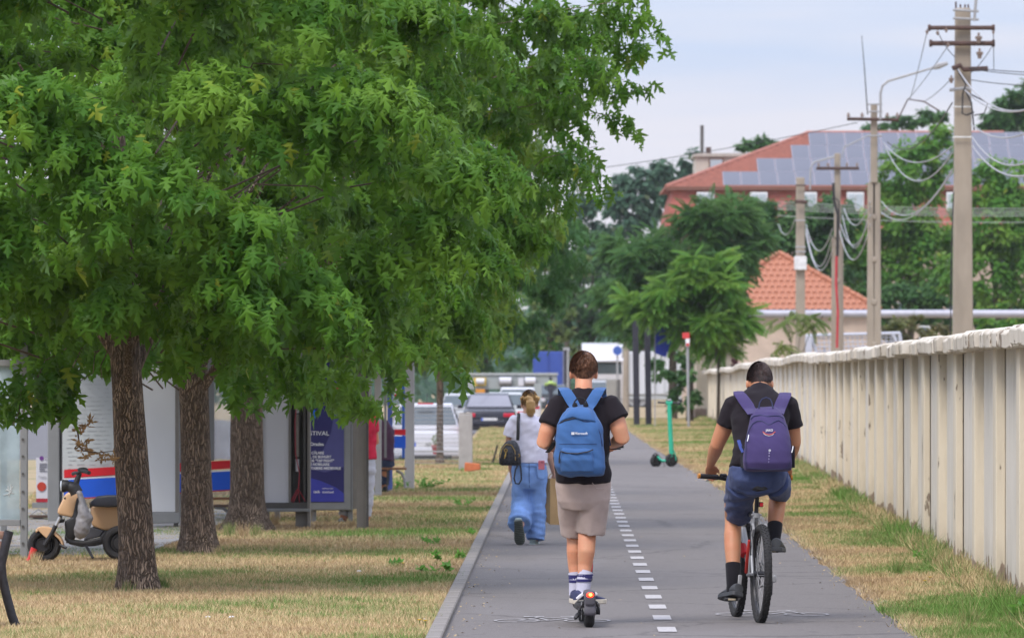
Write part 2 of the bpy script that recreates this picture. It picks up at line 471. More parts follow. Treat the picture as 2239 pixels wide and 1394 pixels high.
WX = lambda d: 2.665 + 0.0245 * d
FARW = lambda d: 5.215 + (d - 105) * 0.01737
def wall_x(d): return WX(d) if d < 105 else FARW(d)
gr = grass('grass', 230000, lambda d: path_right(d) - 0.03, lambda d: wall_x(d) + 0.05, 37.5, 240, .038, .0085, -0.06, 9,
           lambda x, d: 0.72 * np.exp(-((x - np.where(d < 105, 2.665 + .0245 * d, 5.215 + (d - 105) * .01737)) / 0.75) ** 2) - 0.35 * np.exp(-((x - np.interp(d, [t[0] for t in RT], [t[1] for t in RT])) / 0.25) ** 2))
gr['label'] = 'rough green and dry grass verge along the cream wall'
gt = grass('grass', 16000, lambda d: wall_x(d) - 0.35, lambda d: wall_x(d) - 0.02, 38, 240, .10, .009, 0.25, 12)
gt['label'] = 'taller green grass at the foot of the cream wall'

# ------------------------------------------------------------------ trees
def leaf_material(name, c1, c2, c3, trans=0.35):
    m, nt, b = newmat(name)
    g = nd(nt, 'ShaderNodeNewGeometry'); oi = nd(nt, 'ShaderNodeObjectInfo')
    r = mth(nt, 'FRACT', mth(nt, 'ADD', g.outputs['Random Per Island'], oi.outputs['Random']))
    n = noise_tex(nt, 0.9, 2, None, 'World')
    c = mixc(nt, r, c1, c2)
    c = mixc(nt, mth(nt, 'MULTIPLY', ramp(nt, r, 0.986, 0.990), 0.6), c, (c3[0] * 1.9, c3[1] * 1.1, c3[2]))
    c = mixc(nt, mth(nt, 'MULTIPLY', ramp(nt, n.outputs[0], 0.48, 0.68), 0.75), c, c3)
    back = mixc(nt, g.outputs['Backfacing'], c, mixc(nt, 0.22, c, (0.28, 0.33, 0.25)))
    nt.links.new(back, b.inputs['Base Color']); setv(b, Roughness=0.55)
    b.inputs['Specular IOR Level'].default_value = 0.22
    tr = nd(nt, 'ShaderNodeBsdfTranslucent')
    nt.links.new(mixc(nt, 0.5, c, tuple(min(1, 2.2 * q) for q in c3)), tr.inputs[0])
    ms = nd(nt, 'ShaderNodeMixShader'); ms.inputs[0].default_value = trans
    nt.links.new(b.outputs[0], ms.inputs[1]); nt.links.new(tr.outputs[0], ms.inputs[2])
    nt.links.new(ms.outputs[0], nt.nodes['Material Output'].inputs[0])
    return m
M_MAPLE = leaf_material('maple_leaf', (0.040, 0.126, 0.010), (0.088, 0.205, 0.017), (0.165, 0.295, 0.028), 0.32)
M_MAPLE2 = leaf_material('young_maple_leaf', (0.052, 0.132, 0.012), (0.108, 0.20, 0.020), (0.19, 0.27, 0.030), 0.32)
M_AIL = leaf_material('ailanthus_leaflet', (0.055, 0.17, 0.028), (0.10, 0.235, 0.036), (0.20, 0.33, 0.05))
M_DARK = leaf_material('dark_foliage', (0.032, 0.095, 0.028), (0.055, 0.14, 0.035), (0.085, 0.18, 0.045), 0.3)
M_FAR = leaf_material('haze_blue_foliage', (0.05, 0.11, 0.075), (0.07, 0.14, 0.09), (0.085, 0.165, 0.095), 0.3)  # the blue cast of distance haze is mixed into these leaf colours
M_YEL = leaf_material('yellow_green_foliage', (0.08, 0.14, 0.035), (0.13, 0.19, 0.045), (0.17, 0.21, 0.05))
M_DEAD = mat('dead_leaf', (0.36, 0.22, 0.10), 0.9, 0.3, 20)
def bark_material(name, c1, c2, tw=1.0):
    m, nt, b = newmat(name)
    v = nd(nt, 'ShaderNodeTexVoronoi', feature='DISTANCE_TO_EDGE'); setv(v, Scale=26.0)
    tc = nd(nt, 'ShaderNodeTexCoord'); mp = nd(nt, 'ShaderNodeMapping'); mp.inputs['Scale'].default_value = (2.2, 2.2, 0.16)
    wob = noise_tex(nt, 5, 3)
    ad = nd(nt, 'ShaderNodeVectorMath', operation='MULTIPLY_ADD'); nt.links.new(wob.outputs['Color'], ad.inputs[0]); ad.inputs[1].default_value = (.12, .12, .12)
    nt.links.new(tc.outputs['Object'], ad.inputs[2])
    nt.links.new(ad.outputs[0], mp.inputs[0]); nt.links.new(mp.outputs[0], v.inputs[0])
    n = noise_tex(nt, 22, 6, (1, 1, .4)); n2 = noise_tex(nt, 2.5, 3, (1, 1, .6))
    crack = ramp(nt, v.outputs['Distance'], 0.0, 0.22)
    c = mixc(nt, ramp(nt, n.outputs[0], 0.3, 0.7), c1, c2)
    c = mixc(nt, ramp(nt, n2.outputs[0], 0.52, 0.68), c, tuple(q * 1.5 for q in c2))
    c = mixc(nt, crack, tuple(q * 0.48 for q in c1), c)
    nt.links.new(c, b.inputs['Base Color']); setv(b, Roughness=0.95)
    bump(nt, b, mth(nt, 'ADD', crack, mth(nt, 'MULTIPLY', n.outputs[0], 0.6)), 1.0, 0.03)
    return m
M_BARK = bark_material('maple_bark', (0.23, 0.158, 0.112), (0.36, 0.265, 0.195))
M_BARK2 = bark_material('far_bark', (0.13, 0.10, 0.075), (0.20, 0.16, 0.12))
M_TWIG = mat('twig_bark', (0.11, 0.075, 0.055), 0.9, 0.25, 20)

def mirror(right):
    return right
def maple_template(full=True):
    """deeply five-lobed leaf: strip between the midrib and each margin; x across, y along, z up"""
    if full:
        mar = [(.0, .0), (.15, .03), (.31, .03), (.19, .13), (.085, .25), (.26, .33), (.33, .31), (.53, .50), (.31, .47), (.075, .45), (.16, .60), (.24, .68), (.11, .74), (0, 1.0)]
        rib = [0.0, .05, .10, .14, .22, .26, .30, .36, .40, .43, .55, .66, .74, 1.0]
    else:
        mar = [(.0, .0), (.28, .05), (.09, .25), (.52, .48), (.085, .45), (.22, .68), (0, 1.0)]
        rib = [0.0, .08, .2, .34, .42, .65, 1.0]
    V, Fc = [], []
    def zz(x, y): return -0.22 * abs(x) - 0.26 * y * y + 0.05 * math.sin(9 * x + 5 * y)
    k = len(mar)
    for y in rib: V.append((0, y, zz(0, y)))
    for sgn in (1, -1):
        o = len(V)
        for x, y in mar[1:-1]: V.append((sgn * x, y, zz(x, y)))
        idx = [0] + [o + i for i in range(k - 2)] + [k - 1]
        for i in range(k - 1):
            q = [i, idx[i], idx[i + 1], i + 1]
            q = [a for j, a in enumerate(q) if a not in q[:j]]
            if sgn < 0: q = q[::-1]
            Fc += [tuple(q)] if len(q) == 3 else [(q[0], q[1], q[2]), (q[0], q[2], q[3])]
    return np.array(V, float), np.array([f for f in Fc if len(set(f)) == 3])
T_FULL, T_LITE = maple_template(True), maple_template(False)
T_OVAL = (np.array([(0, 0, 0), (.3, .45, -.06), (0, 1, -.2), (-.3, .45, -.06)], float), np.array([[0, 1, 2], [0, 2, 3]]))
def frond_template():
    V, Fc = [], []
    for i in range(8):
        y = .12 + .82 * i / 7; L = .30 * (1 - .45 * abs(i - 3) / 5)
        for sg in (1, -1):
            o = len(V); dx, dy = sg * L, .35 * L
            zc = -.35 * y * y
            V += [(0, y, zc), (dx * .5 + .0, y + dy * .2 - .055, zc - .02), (dx, y + dy, zc - .16 * L / .3), (dx * .5, y + dy * .9 + .045, zc - .02)]
            Fc += [(o, o + 1, o + 2), (o, o + 2, o + 3)] if sg > 0 else [(o, o + 2, o + 1), (o, o + 3, o + 2)]
    o = len(V); V += [(0, .93, -.32), (-.05, 1.05, -.42), (0, 1.2, -.5), (.05, 1.05, -.42)]; Fc += [(o, o + 3, o + 2), (o, o + 2, o + 1)]
    o = len(V); V += [(-.012, 0, 0), (.012, 0, 0), (0, .95, -.33)]; Fc += [(o, o + 1, o + 2)]
    return np.array(V, float), np.array(Fc)
T_FROND = frond_template()

def unit(a): return a / np.maximum(np.linalg.norm(a, axis=-1, keepdims=True), 1e-9)
def frames(f, nrm):
    f = unit(f); n = nrm - f * np.sum(nrm * f, -1, keepdims=True); n = unit(n); s = np.cross(f, n)
    return s, f, n
def place(T, P, s, f, n, size, curl=None):
    tv, tf = T; k = len(tv)
    if curl is not None: n = n * curl[:, None]
    V = P[:, None, :] + size[:, None, None] * (tv[None, :, 0, None] * s[:, None, :] + tv[None, :, 1, None] * f[:, None, :] + tv[None, :, 2, None] * n[:, None, :])
    Fc = tf[None] + (np.arange(len(P)) * k)[:, None, None]
    return V.reshape(-1, 3), Fc.reshape(-1, 3)
def sprays(A, D, m, twig, r, droop=1.1, spread=0.6):
    """leaves along drooping twigs: A tips' anchors, D outward directions"""
    n = len(A)
    side = unit(np.cross(D, np.array([0, 0, 1.0])) + r.normal(0, .15, (n, 3)))
    t = (np.arange(m) + .5) / m
    P = A[:, None] + D[:, None] * (twig * (t - .5))[None, :, None] - np.array([0, 0, 1.0]) * (twig * .38 * t ** 2)[None, :, None]
    sg = np.where(np.arange(m) % 2 == 0, 1, -1)[None, :, None]
    f = .55 * D[:, None] + sg * spread * side[:, None] * (1.15 - t)[None, :, None] + np.array([0, 0, -droop]) + r.normal(0, .42, (n, m, 3))
    nr = np.array([0, 0, .6]) + .85 * D[:, None] + .25 * sg * side[:, None] + r.normal(0, .5, (n, m, 3))
    P = P + r.normal(0, .03, (n, m, 3)) + unit(f) * .05
    return P.reshape(-1, 3), f.reshape(-1, 3), nr.reshape(-1, 3)

def maple(base, label, trunk_r, trunk_h, profile, nclump, seed, T, leaf, spray_n=15, leaf_n=17, limbs=(), mats=M_MAPLE, cr=(.30, .58), lean=(0, 0), front=0.72, pick=300, group='maples along the lawn', flare=1.5):
    r = np.random.default_rng(seed); rr = random.Random(seed)
    root = thing('maple_tree', label, 'tree', base, 0, group)
    bx, by = base[0], base[1]
    zt = np.array([p[0] for p in profile]); rt = np.array([p[1] for p in profile]); ztop = zt[-1]
    # trunk
    mb = MB(); pts, rad = [], []
    H = trunk_h + 1.6
    rings, N = [], 26
    for i in range(30):
        q = i / 29; zz = -0.08 + (H + .08) * q ** 1.25
        k = 1 + (flare - 1) * math.exp(-max(zz, 0) / .13) ; k *= 1 - .30 * zz / H
        ring = []
        for j in range(N):
            a = 2 * math.pi * j / N
            lob = 1 + .16 * math.exp(-max(zz, 0) / .2) * math.sin(5 * a + seed) + .05 * noise.noise(Vector((math.cos(a) * 1.4, math.sin(a) * 1.4, zz * 1.5 + seed)))
            rg = .035 * noise.noise(Vector((math.cos(a) * 7, math.sin(a) * 7, zz * 2.2 + seed * 3)))
            ring.append(Vector((trunk_r * k * (lob + rg) * math.cos(a) + lean[0] * zz, trunk_r * k * (lob + rg) * math.sin(a) + lean[1] * zz, zz)))
        rings.append(ring)
    mb.loft(rings); mb.build('trunk', M_BARK, root)
    top = Vector((lean[0] * H, lean[1] * H, H - .1))
    # clump centres on the crown's shell
    C, R = [], []
    while len(C) < nclump:
        zz = r.uniform(zt[0], ztop); rad_ = np.interp(zz, zt, rt)
        if r.random() > (rad_ / rt.max()) ** .8 + .1: continue
        a = r.uniform(math.pi, 2 * math.pi) if r.random() < front else r.uniform(0, math.pi)
        k = r.uniform(.78, 1.06) if r.random() < .62 else r.uniform(.2, .7)
        C.append((rad_ * k * math.cos(a) + lean[0] * zz, rad_ * k * math.sin(a) + lean[1] * zz, zz)); R.append(r.uniform(*cr))
    C, R = np.array(C), np.array(R)
    # limbs
    for i in range(7):
        a = i * 2.4 + seed; zz = trunk_h * (.75 + .07 * i); e = Vector((rt.max() * .6 * math.cos(a), rt.max() * .6 * math.sin(a), zz + r.uniform(.9, 2.0)))
        s0 = Vector((lean[0] * zz, lean[1] * zz, zz)); mid = s0.lerp(e, .45) + Vector((0, 0, .25))
        q = [s0, s0.lerp(mid, .5) + Vector((0, 0, .05)), mid, mid.lerp(e, .5) + Vector((.05, .03, -.03)), e]
        MB().tube(q, [trunk_r * .34, trunk_r * .25, trunk_r * .17, trunk_r * .10, .008], 8).build('branch', M_BARK, root)
    A_, D_ = [], []
    for c, rd in zip(C, R):
        out = unit(np.array([c[0], c[1], 0.0]) + 1e-6)
        v = unit(r.normal(0, 1, (spray_n, 3)) + out * .9 + np.array([0, 0, .45]))
        A_.append(c + v * rd * r.uniform(.55, 1.05, (spray_n, 1)) * np.array([1, 1, .75]))
        D_.append(unit(v * np.array([1, 1, .35]) + out * .5))
    tw = MB()
    for c in C[::2]:
        c = Vector(c); o = Vector((c.x * .25, c.y * .25, max(trunk_h * .8, c.z - .5)))
        md = o.lerp(c, .55) + Vector((r.normal(0, .12), r.normal(0, .12), .18 + r.normal(0, .1)))
        tw.tube([o, md, c, c + (c - md) * .35 - Vector((0, 0, .1))], [.009, .007, .006, .003], 5)
    for lb in limbs:                                       # long boughs reaching past the crown, with sprays along them
        e = Vector(lb[0]) - Vector(base); o = Vector((e.x * .12, e.y * .5, max(trunk_h, e.z - r.uniform(.6, 1.6)))); md = o.lerp(e, .55) + Vector((0, 0, lb[1]))
        bp = [(o * (1 - t) ** 2 + md * 2 * t * (1 - t) + e * t * t) for t in np.linspace(0, 1, 12)]
        wob = [Vector((r.normal(0, .03), r.normal(0, .03), r.normal(0, .03))) for _ in bp]
        MB().tube([p + w for p, w in zip(bp, wob)][7:], [.009 * (1 - t) + .003 for t in np.linspace(0, 1, 12)][7:], 6).build('branch', M_BARK, root)
        k = int(lb[2] * .8)
        for q in range(k):
            t = 1 - (q / k) ** 1.3 * .62
            p = o * (1 - t) ** 2 + md * 2 * t * (1 - t) + e * t * t
            A_.append((np.array(p) + r.normal(0, .13 + .10 * (1 - t), 3))[None]); D_.append(unit(np.array(e - o) * np.array([1, 1, .3]) / (e - o).length + r.normal(0, .55, 3))[None])
    tw.build('twigs', M_TWIG, root, kind='stuff')
    A, D = np.concatenate(A_), np.concatenate(D_)
    P, f, nr = sprays(A, D, leaf_n, .42, r)
    s, f, n = frames(f, nr)
    size = leaf * r.uniform(.55, 1.25, len(P)); curl = r.uniform(.2, 2.6, len(P))
    nl = sum(len(a) for a in A_[:nclump]) * leaf_n
    keep = P[:, 2] > np.where(np.arange(len(P)) < nl, 1.66 + .3 * r.random(len(P)), 1.36)
    keep &= ~((np.abs(P[:, 0] - lean[0] * 1.8) < .34) & (P[:, 2] < 1.98 + .25 * r.random(len(P))))
    P, s, f, n, size, curl = P[keep], s[keep], f[keep], n[keep], size[keep], curl[keep]
    # the leaves that show largest are parts of their own
    sel = np.zeros(len(P), bool)
    if pick:
        W = P + np.array(base); px = CX + F * W[:, 0] / W[:, 1]; py = HY - F * (W[:, 2] - CH) / W[:, 1]
        inn = (px > 5) & (px < 2230) & (py > 5) & (py < 1390)
        area = size ** 2 * np.abs(n[:, 1]) / W[:, 1] ** 2
        cell = (px // 22).astype(int) * 1000 + (py // 22).astype(int)
        best = {}
        for i in np.nonzero(inn)[0]:
            b_ = best.get(cell[i])
            if b_ is None or W[i, 1] < W[b_, 1]: best[cell[i]] = i
        ids = sorted(best.values(), key=lambda i: -area[i])[:pick]
        sel[ids] = True
        lm = np_mesh('leaf', *T, mats)
        for i in ids:
            o = link('leaf', lm, root)
            k = size[i]
            o.matrix_local = Matrix(((s[i][0] * k, f[i][0] * k, n[i][0] * k * curl[i], P[i][0]), (s[i][1] * k, f[i][1] * k, n[i][1] * k * curl[i], P[i][1]), (s[i][2] * k, f[i][2] * k, n[i][2] * k * curl[i], P[i][2]), (0, 0, 0, 1)))
    u = ~sel
    W = P + np.array(base); cl = ((CX + F * W[:, 0] / W[:, 1]) // 26).astype(int) * 2000 + ((HY - F * (W[:, 2] - CH) / W[:, 1]) // 26).astype(int)
    _, inv = np.unique(cl, return_inverse=True); mn = np.full(inv.max() + 1, 1e9); np.minimum.at(mn, inv, W[:, 1])
    near = u & (W[:, 1] - mn[inv] < .45); rest = u & ~near                 # the outer leaves carry the full outline
    V, Fc = place(T, P[near], s[near], f[near], n[near], size[near], curl[near]); V2, F2 = place(T_LITE, P[rest], s[rest], f[rest], n[rest], size[rest], curl[rest])
    link('crown', np_mesh('crown', np.concatenate([V, V2]), np.concatenate([Fc, F2 + len(V)]), mats), root, kind='stuff')
    return root
def gp(px, py, d): v = at(px, py, d); return (v.x, v.y, 0.0)
LA = [(at(15, 925, 46.4), .5, 12, .6), (at(70, 850, 46.6), .4, 11, .6), (at(120, 860, 46.8), .4, 10, .5), (at(185, 835, 47), .4, 10, .5), (at(225, 830, 47.2), .4, 9, .5), (at(350, 770, 47), .35, 8, .5),
      (at(750, 808, 49.5), .5, 15, .5), (at(800, 835, 50), .5, 9, .4), (at(690, 800, 49), .5, 13, .5), (at(930, 690, 49.5), .5, 16, .6), (at(900, 560, 49), .5, 16, .6), (at(490, 540, 45.6), .4, 12, 1), (at(230, 400, 45.4), .4, 12, 1)]
LB = [(at(455, 825, 56.2), .5, 12, .5), (at(420, 800, 56), .4, 10, .5), (at(540, 815, 56.4), .5, 12, .5), (at(610, 800, 57), .5, 10, .5), (at(860, 790, 60), .5, 14, .6)]
PA = [(1.75, 1.4), (2.1, 2.1), (2.8, 2.5), (4.2, 2.6), (5.2, 2.3), (6.4, 1.3), (7.0, .3)]
maple(gp(305, 1290, 47.6), 'nearest leafy maple with a stout dark trunk in front of the parked moped', .142, 1.9, PA, 118, 11, T_FULL, .148, lean=(-.06, 0), flare=1.25, limbs=LA)
PB = [(1.75, 1.3), (2.1, 2.0), (2.8, 2.5), (4.2, 2.6), (5.4, 2.2), (6.8, .5)]
maple(gp(435, 1210, 57.4), 'second maple, its trunk scarred with a pale orange strip of bare wood', .155, 1.9, PB, 95, 12, T_FULL, .148, lean=(-.03, 0), flare=1.4, limbs=LB)
PC = [(1.75, 1.3), (2.2, 2.1), (2.7, 2.6), (3.4, 2.75), (4.4, 2.95), (5.4, 3.0), (6.6, 2.2), (7.6, .5)]
LC = [(at(1425, 65, 66), .5, 22, 1.0), (at(1405, 15, 65.5), .5, 20, 1.0), (at(1365, 175, 66), .45, 20, 1.0), (at(1350, 250, 66.5), .4, 18, 1.0), (at(1300, 325, 65), .3, 15, 1.0), (at(1305, 375, 66), .25, 14, 1.0), (at(1300, 120, 64.5), .5, 22, 1.0), (at(1260, 215, 65), .4, 20, 1.0), (at(1320, 95, 67), .5, 20, 1.0), (at(1230, 20, 65), .5, 22, 1.0), (at(1310, 30, 66), .5, 18, 1.0)]
maple(gp(540, 1160, 65.9), 'third maple with greenish bark beside the open advertising lightbox', .19, 1.9, PC, 120, 13, T_FULL, .148, limbs=LC, flare=1.65)
PD = [(1.7, 1.2), (2.2, 2.5), (3.0, 2.8), (4.0, 2.85), (5.2, 2.7), (6.5, 1.6), (7.2, .4)]
maple((-2.85, 75, 0), 'maple with its trunk hidden behind the advertising lightbox', .17, 2.0, PD, 95, 14, T_LITE, .145, mats=M_MAPLE2)
maple((-2.75, 85, 0), 'maple behind the two lightboxes, reaching over the lawn edge', .17, 2.0, PD, 90, 15, T_LITE, .145, mats=M_MAPLE2)
PF = [(2.1, .8), (2.6, 1.6), (3.3, 2.3), (4.4, 2.7), (5.6, 2.3), (6.8, 1.2), (7.4, .3)]
maple(gp(962, 1015, 115), 'slim young maple with a thin pale trunk near the parked white car', .07, 2.1, PF, 75, 16, T_LITE, .17, spray_n=14, leaf_n=11, mats=M_DARK, flare=1.2, pick=200)

def far_tree(name, label, blobs, d, T, leaf, n, m, seed, trunk=None, group=None, depth=0.8, up=0.5, cat='tree', hang=0.5, sub=None, bark=M_BARK2):
    """crown from lobes (px, py, rx px, rz px[, depth offset m]) at distance d; leaves gather in clumps on the lobes"""
    r = np.random.default_rng(seed)
    tp = trunk or (blobs[0][0], 0, 0)
    base = Vector(((tp[0] - CX) / F * d, d, 0)); base.z = ground_z(base.x, base.y)
    root = thing(name, label, cat, base, 0, group)
    ctrs = []
    vol = np.array([b[2] * b[3] for b in blobs], float); cnt = np.maximum(1, (n * vol / vol.sum())).astype(int)
    P_, D_ = [], []
    for b, k in zip(blobs, cnt):
        c = np.array(at(b[0], b[1], d)) - np.array(base); s = S(d); rx, rz = b[2] / s, b[3] / s; ry = depth * (rx + rz) / 2
        if len(b) > 4: c[1] += b[4]
        ctrs.append(c)
        nc = max(6, k // 48)
        u = unit(r.normal(0, 1, (nc, 3)) + np.array([0, -.35, up * .4])); cc = u * r.uniform(.6, 1.0, (nc, 1))
        w = r.integers(0, nc, k); j = unit(r.normal(0, 1, (k, 3)))
        q = cc[w] + j * r.uniform(.03, .24, (k, 1))
        P_.append(c + q * np.array([rx, ry, rz])); D_.append(unit(u[w] * .6 + j))
    P, D = np.concatenate(P_), np.concatenate(D_)
    f = D * np.array([1, 1, .4]) + np.array([0, 0, -hang]) + r.normal(0, .25, P.shape)
    nr = np.array([0, 0, .9]) + D * .6 + r.normal(0, .3, P.shape)
    s_, f, nn = frames(f, nr)
    keep = P[:, 2] > .15
    V, Fc = place(T, P[keep], s_[keep], f[keep], nn[keep], (leaf * r.uniform(.6, 1.25, len(P)))[keep])
    link('crown', np_mesh('crown', V, Fc, m), root, kind='stuff')
    if trunk:
        tr = trunk[1]; th = trunk[2]
        mb = MB(); mb.tube([(0, 0, -.1), (0.02, 0, th * .5), (0, 0.03, th)], [tr * 1.25, tr, tr * .7], 9)
        for c in ctrs[:6]: mb.tube([(0, 0, th * .7), tuple(np.array([c[0] * .5, c[1] * .5, (th + c[2]) / 2])), tuple(c)], [tr * .5, tr * .35, .02], 6)
        mb.build('trunk', bark, root)
    return root
# ------------------------------------------------------------------ helpers for things measured in the photograph
def pbox(mb, px0, px1, py0, py1, d, depth, root, m=0):
    """upright box whose near face stands at distance d, spanning these photo columns and rows; local to root"""
    a, b = at(px0, py1, d), at(px1, py0, d); o = root.location
    return mb.box(((a.x + b.x) / 2 - o.x, d + depth / 2 - o.y, (a.z + b.z) / 2 - o.z), (b.x - a.x, depth, b.z - a.z), m)
def loc_(px, py, d, root): return at(px, py, d) - root.location

# ------------------------------------------------------------------ the cream wall
def wall_paint(name, c1, c2, chip=0.66, base_h=0.10):
    m, nt, b = newmat(name)
    oi = nd(nt, 'ShaderNodeObjectInfo')
    tc = nd(nt, 'ShaderNodeTexCoord')
    off = nd(nt, 'ShaderNodeVectorMath', operation='ADD'); nt.links.new(tc.outputs['Object'], off.inputs[0])
    k = mth(nt, 'MULTIPLY', oi.outputs['Random'], 37.0)
    cb = nd(nt, 'ShaderNodeCombineXYZ'); nt.links.new(k, cb.inputs[0]); nt.links.new(k, cb.inputs[1]); nt.links.new(cb.outputs[0], off.inputs[1])
    def nz_(scale, det, ms):
        mp = nd(nt, 'ShaderNodeMapping'); mp.inputs['Scale'].default_value = ms; nt.links.new(off.outputs[0], mp.inputs[0])
        n = nd(nt, 'ShaderNodeTexNoise'); setv(n, Scale=scale, Detail=det, Roughness=.6); nt.links.new(mp.outputs[0], n.inputs[0]); return n.outputs[0]
    big, streak, chipn, fine = nz_(1.2, 4, (1, 1, .6)), nz_(3.0, 5, (3, 3, .35)), nz_(2.6, 5, (3.2, 1.2, .8)), nz_(60, 3, (1, 1, 1))
    c = mixc(nt, ramp(nt, big, .35, .65), c1, c2)
    c = mixc(nt, mth(nt, 'MULTIPLY', ramp(nt, streak, .55, .75), .35), c, (0.40, 0.34, 0.25))
    chips = ramp(nt, chipn, chip, chip + .02)
    c = mixc(nt, chips, c, (0.24, 0.19, 0.145))
    sp = nd(nt, 'ShaderNodeSeparateXYZ'); nt.links.new(tc.outputs['Object'], sp.inputs[0])
    edge = mth(nt, 'ADD', sp.outputs[2], mth(nt, 'MULTIPLY', mth(nt, 'SUBTRACT', chipn, .5), -.75))
    lowm = ramp(nt, edge, base_h + .012, base_h)
    c = mixc(nt, lowm, c, (0.26, 0.19, 0.15))
    damp = mth(nt, 'MULTIPLY', ramp(nt, mth(nt, 'ADD', edge, mth(nt, 'MULTIPLY', streak, .4)), .55, .2), .35)
    c = mixc(nt, damp, c, (0.27, 0.23, 0.16))
    nt.links.new(c, b.inputs['Base Color']); setv(b, Roughness=.9)
    bump(nt, b, mth(nt, 'ADD', mth(nt, 'MULTIPLY', chips, -1.2), mth(nt, 'MULTIPLY', fine, .35)), .6, .012)
    MATS[name] = m
    return m
M_WALL = wall_paint('cream_wall_paint', (0.60, 0.565, 0.505), (0.68, 0.64, 0.575), .70)
M_RIB = wall_paint('yellowed_wall_paint', (0.62, 0.55, 0.44), (0.70, 0.63, 0.51), .640, .11)
M_COPE = wall_paint('coping_paint', (0.48, 0.43, 0.36), (0.66, 0.61, 0.54), .60, -9)
W = thing('boundary_wall', 'long flaking cream concrete wall with ribs and a thick coping along the path', 'wall', (WX(38), 38, 0), -math.atan(.0245))
P_ = 3.32
pan = MB().box((.06, P_ / 2 - .004, .93), (.12, P_ - .008, 1.98)).mesh('panel', M_WALL, False, .006)
ribs = [MB().box((-.037, w_ / 2, .93), (pr, w_, 1.97)).mesh('rib', M_RIB, False, .01, 2) for pr, w_ in ((.078, .42), (.098, .36), (.066, .5))]
cops = []
for q in range(4):
    mb = MB(); rw = .19 + .02 * q
    L = .95; mb.loft([[Vector((-.185 + jx, y, 1.865 + jz)), Vector((.2, y, 1.865)), Vector((.2, y, 1.985 + jz)), Vector((.02, y, 2.02 + jz)), Vector((-.155 + jx, y, 2.0 + jz)), Vector((-.19 + jx, y, 1.975 + jz))]
             for y, jx, jz in [(yy, .03 * noise.noise(Vector((q * 9, yy * 6, 1))), .02 * noise.noise(Vector((q * 5, yy * 5, 9)))) for yy in np.linspace(0.008, L - .008, 9)]])
    cops.append(mb.mesh('coping_stone', M_COPE, False, .008))
yy = -6 * P_
k = 0
while yy < 66.5:
    link('panel', pan, W, (0, yy, 0))
    o = link('rib', ribs[(k * 7 + k // 3) % 3], W, (-.003 if k % 2 else .006, yy + random.uniform(-.25, .25) + .3, -.005))
    yy += P_; k += 1
yy = -21 * .95; k = 0
while yy < 66.5:
    o = link('coping_stone', cops[(k * 5 + k // 4) % 4], W, (random.choice((-.04, -.02, .0, .015, .03)), yy, random.uniform(-.015, .010)))
    o.rotation_euler = (random.uniform(-.006, .006), 0, random.uniform(-.035, .035)); yy += .95; k += 1
ang = -math.atan(.01737)
W2 = thing('boundary_wall', 'paler far stretch of cream wall running on to the gate pillar', 'wall', (FARW(105) + .02, 104.6, 0), ang)
yy, k = 0.0, 0
while yy < 135:
    zs = 1.012 - .08 * sm(20, 110, yy) + .015 * math.sin(yy * .23)
    o = link('panel', pan, W2, (0, yy, 0)); o.scale = (1, 1, zs)
    o = link('rib', ribs[k % 3], W2, (0.04, yy + random.uniform(-.3, .3) + .4, 0)); o.scale = (1, 1, zs)
    for q in range(3):
        o = link('coping_stone', cops[(k + q) % 4], W2, (random.uniform(-.02, .02), yy + q * 1.107, -.0)); o.scale = (1, 1.16, zs)
    yy += P_; k += 1
GP = thing('gate_pillar', 'tall cream masonry pillar with a moulded cap at the far end of the wall', 'pillar', gp(1560, 915, 241))
mb = MB(); pbox(mb, 1522, 1598, 775, 922, 241, 1.3, GP); mb.build('shaft', wall_paint('pillar_paint', (.50, .44, .35), (.58, .52, .42), .72, .35), GP, False, .02)
mb = MB(); pbox(mb, 1516, 1604, 764, 775, 240.9, 1.5, GP); pbox(mb, 1519, 1601, 752, 764, 240.95, 1.4, GP); mb.build('cap', M_COPE, GP, False, .02)
mb = MB(); pbox(mb, 1519, 1601, 893, 922, 240.93, 1.4, GP); mb.build('plinth', mat('brown_plinth', (.22, .16, .13), .9, .2, 6), GP, False, .01)

# ------------------------------------------------------------------ utility poles and cables
M_CONC = mat('pole_concrete', (0.31, 0.265, 0.215), .9, .14, 3, .25, 40, mapscale=(1, 1, .3))
M_RUST = mat('rusty_steel', (.085, .05, .042), .8, .3, 14)
M_GALV = mat('galvanised_steel', (.34, .34, .35), .55, .12, 12, metal=.3)
M_BLACKW = mat('black_cable', (.03, .028, .03), .6, .1, 10)
M_WIRE = mat('pale_cable', (.36, .36, .38), .6, .12, 10)
M_INS = mat('ceramic_insulator', (.22, .17, .15), .35, .2, 10)
def pole(px, d, top, w0, w1, label, slot=None):
    r = thing('utility_pole', label, 'pole', gp(px, 900, d), 0, 'utility poles behind the wall')
    s = S(d); h = CH + (HY - top) / s
    mb = MB()
    if slot is None:
        mb.loft([[Vector((sx * w_ / 2, sy * w_ * .4, zz)) for sx, sy in ((-1, -1), (1, -1), (1, 1), (-1, 1))] for zz, w_ in ((0, w0), (h, w1))])
    else:
        zs = CH + (HY - slot) / s
        wa = w0 + (w1 - w0) * zs / h
        mb.loft([[Vector((sx * w_ / 2, sy * w_ * .5, zz)) for sx, sy in ((-1, -1), (1, -1), (1, 1), (-1, 1))] for zz, w_ in ((zs, wa), (h, w1))])
        for sg in (-1, 1): mb.beam((sg * w0 * .36, 0, 0), (sg * wa * .33, 0, zs + .01), w0 * .30, w0 * .8)
        zz = .2
        while zz < zs: mb.box((0, 0, zz), (w0 * .5, w0 * .5, .14)); zz += 1.15
    mb.build('shaft', M_CONC, r, False, .02)
    return r
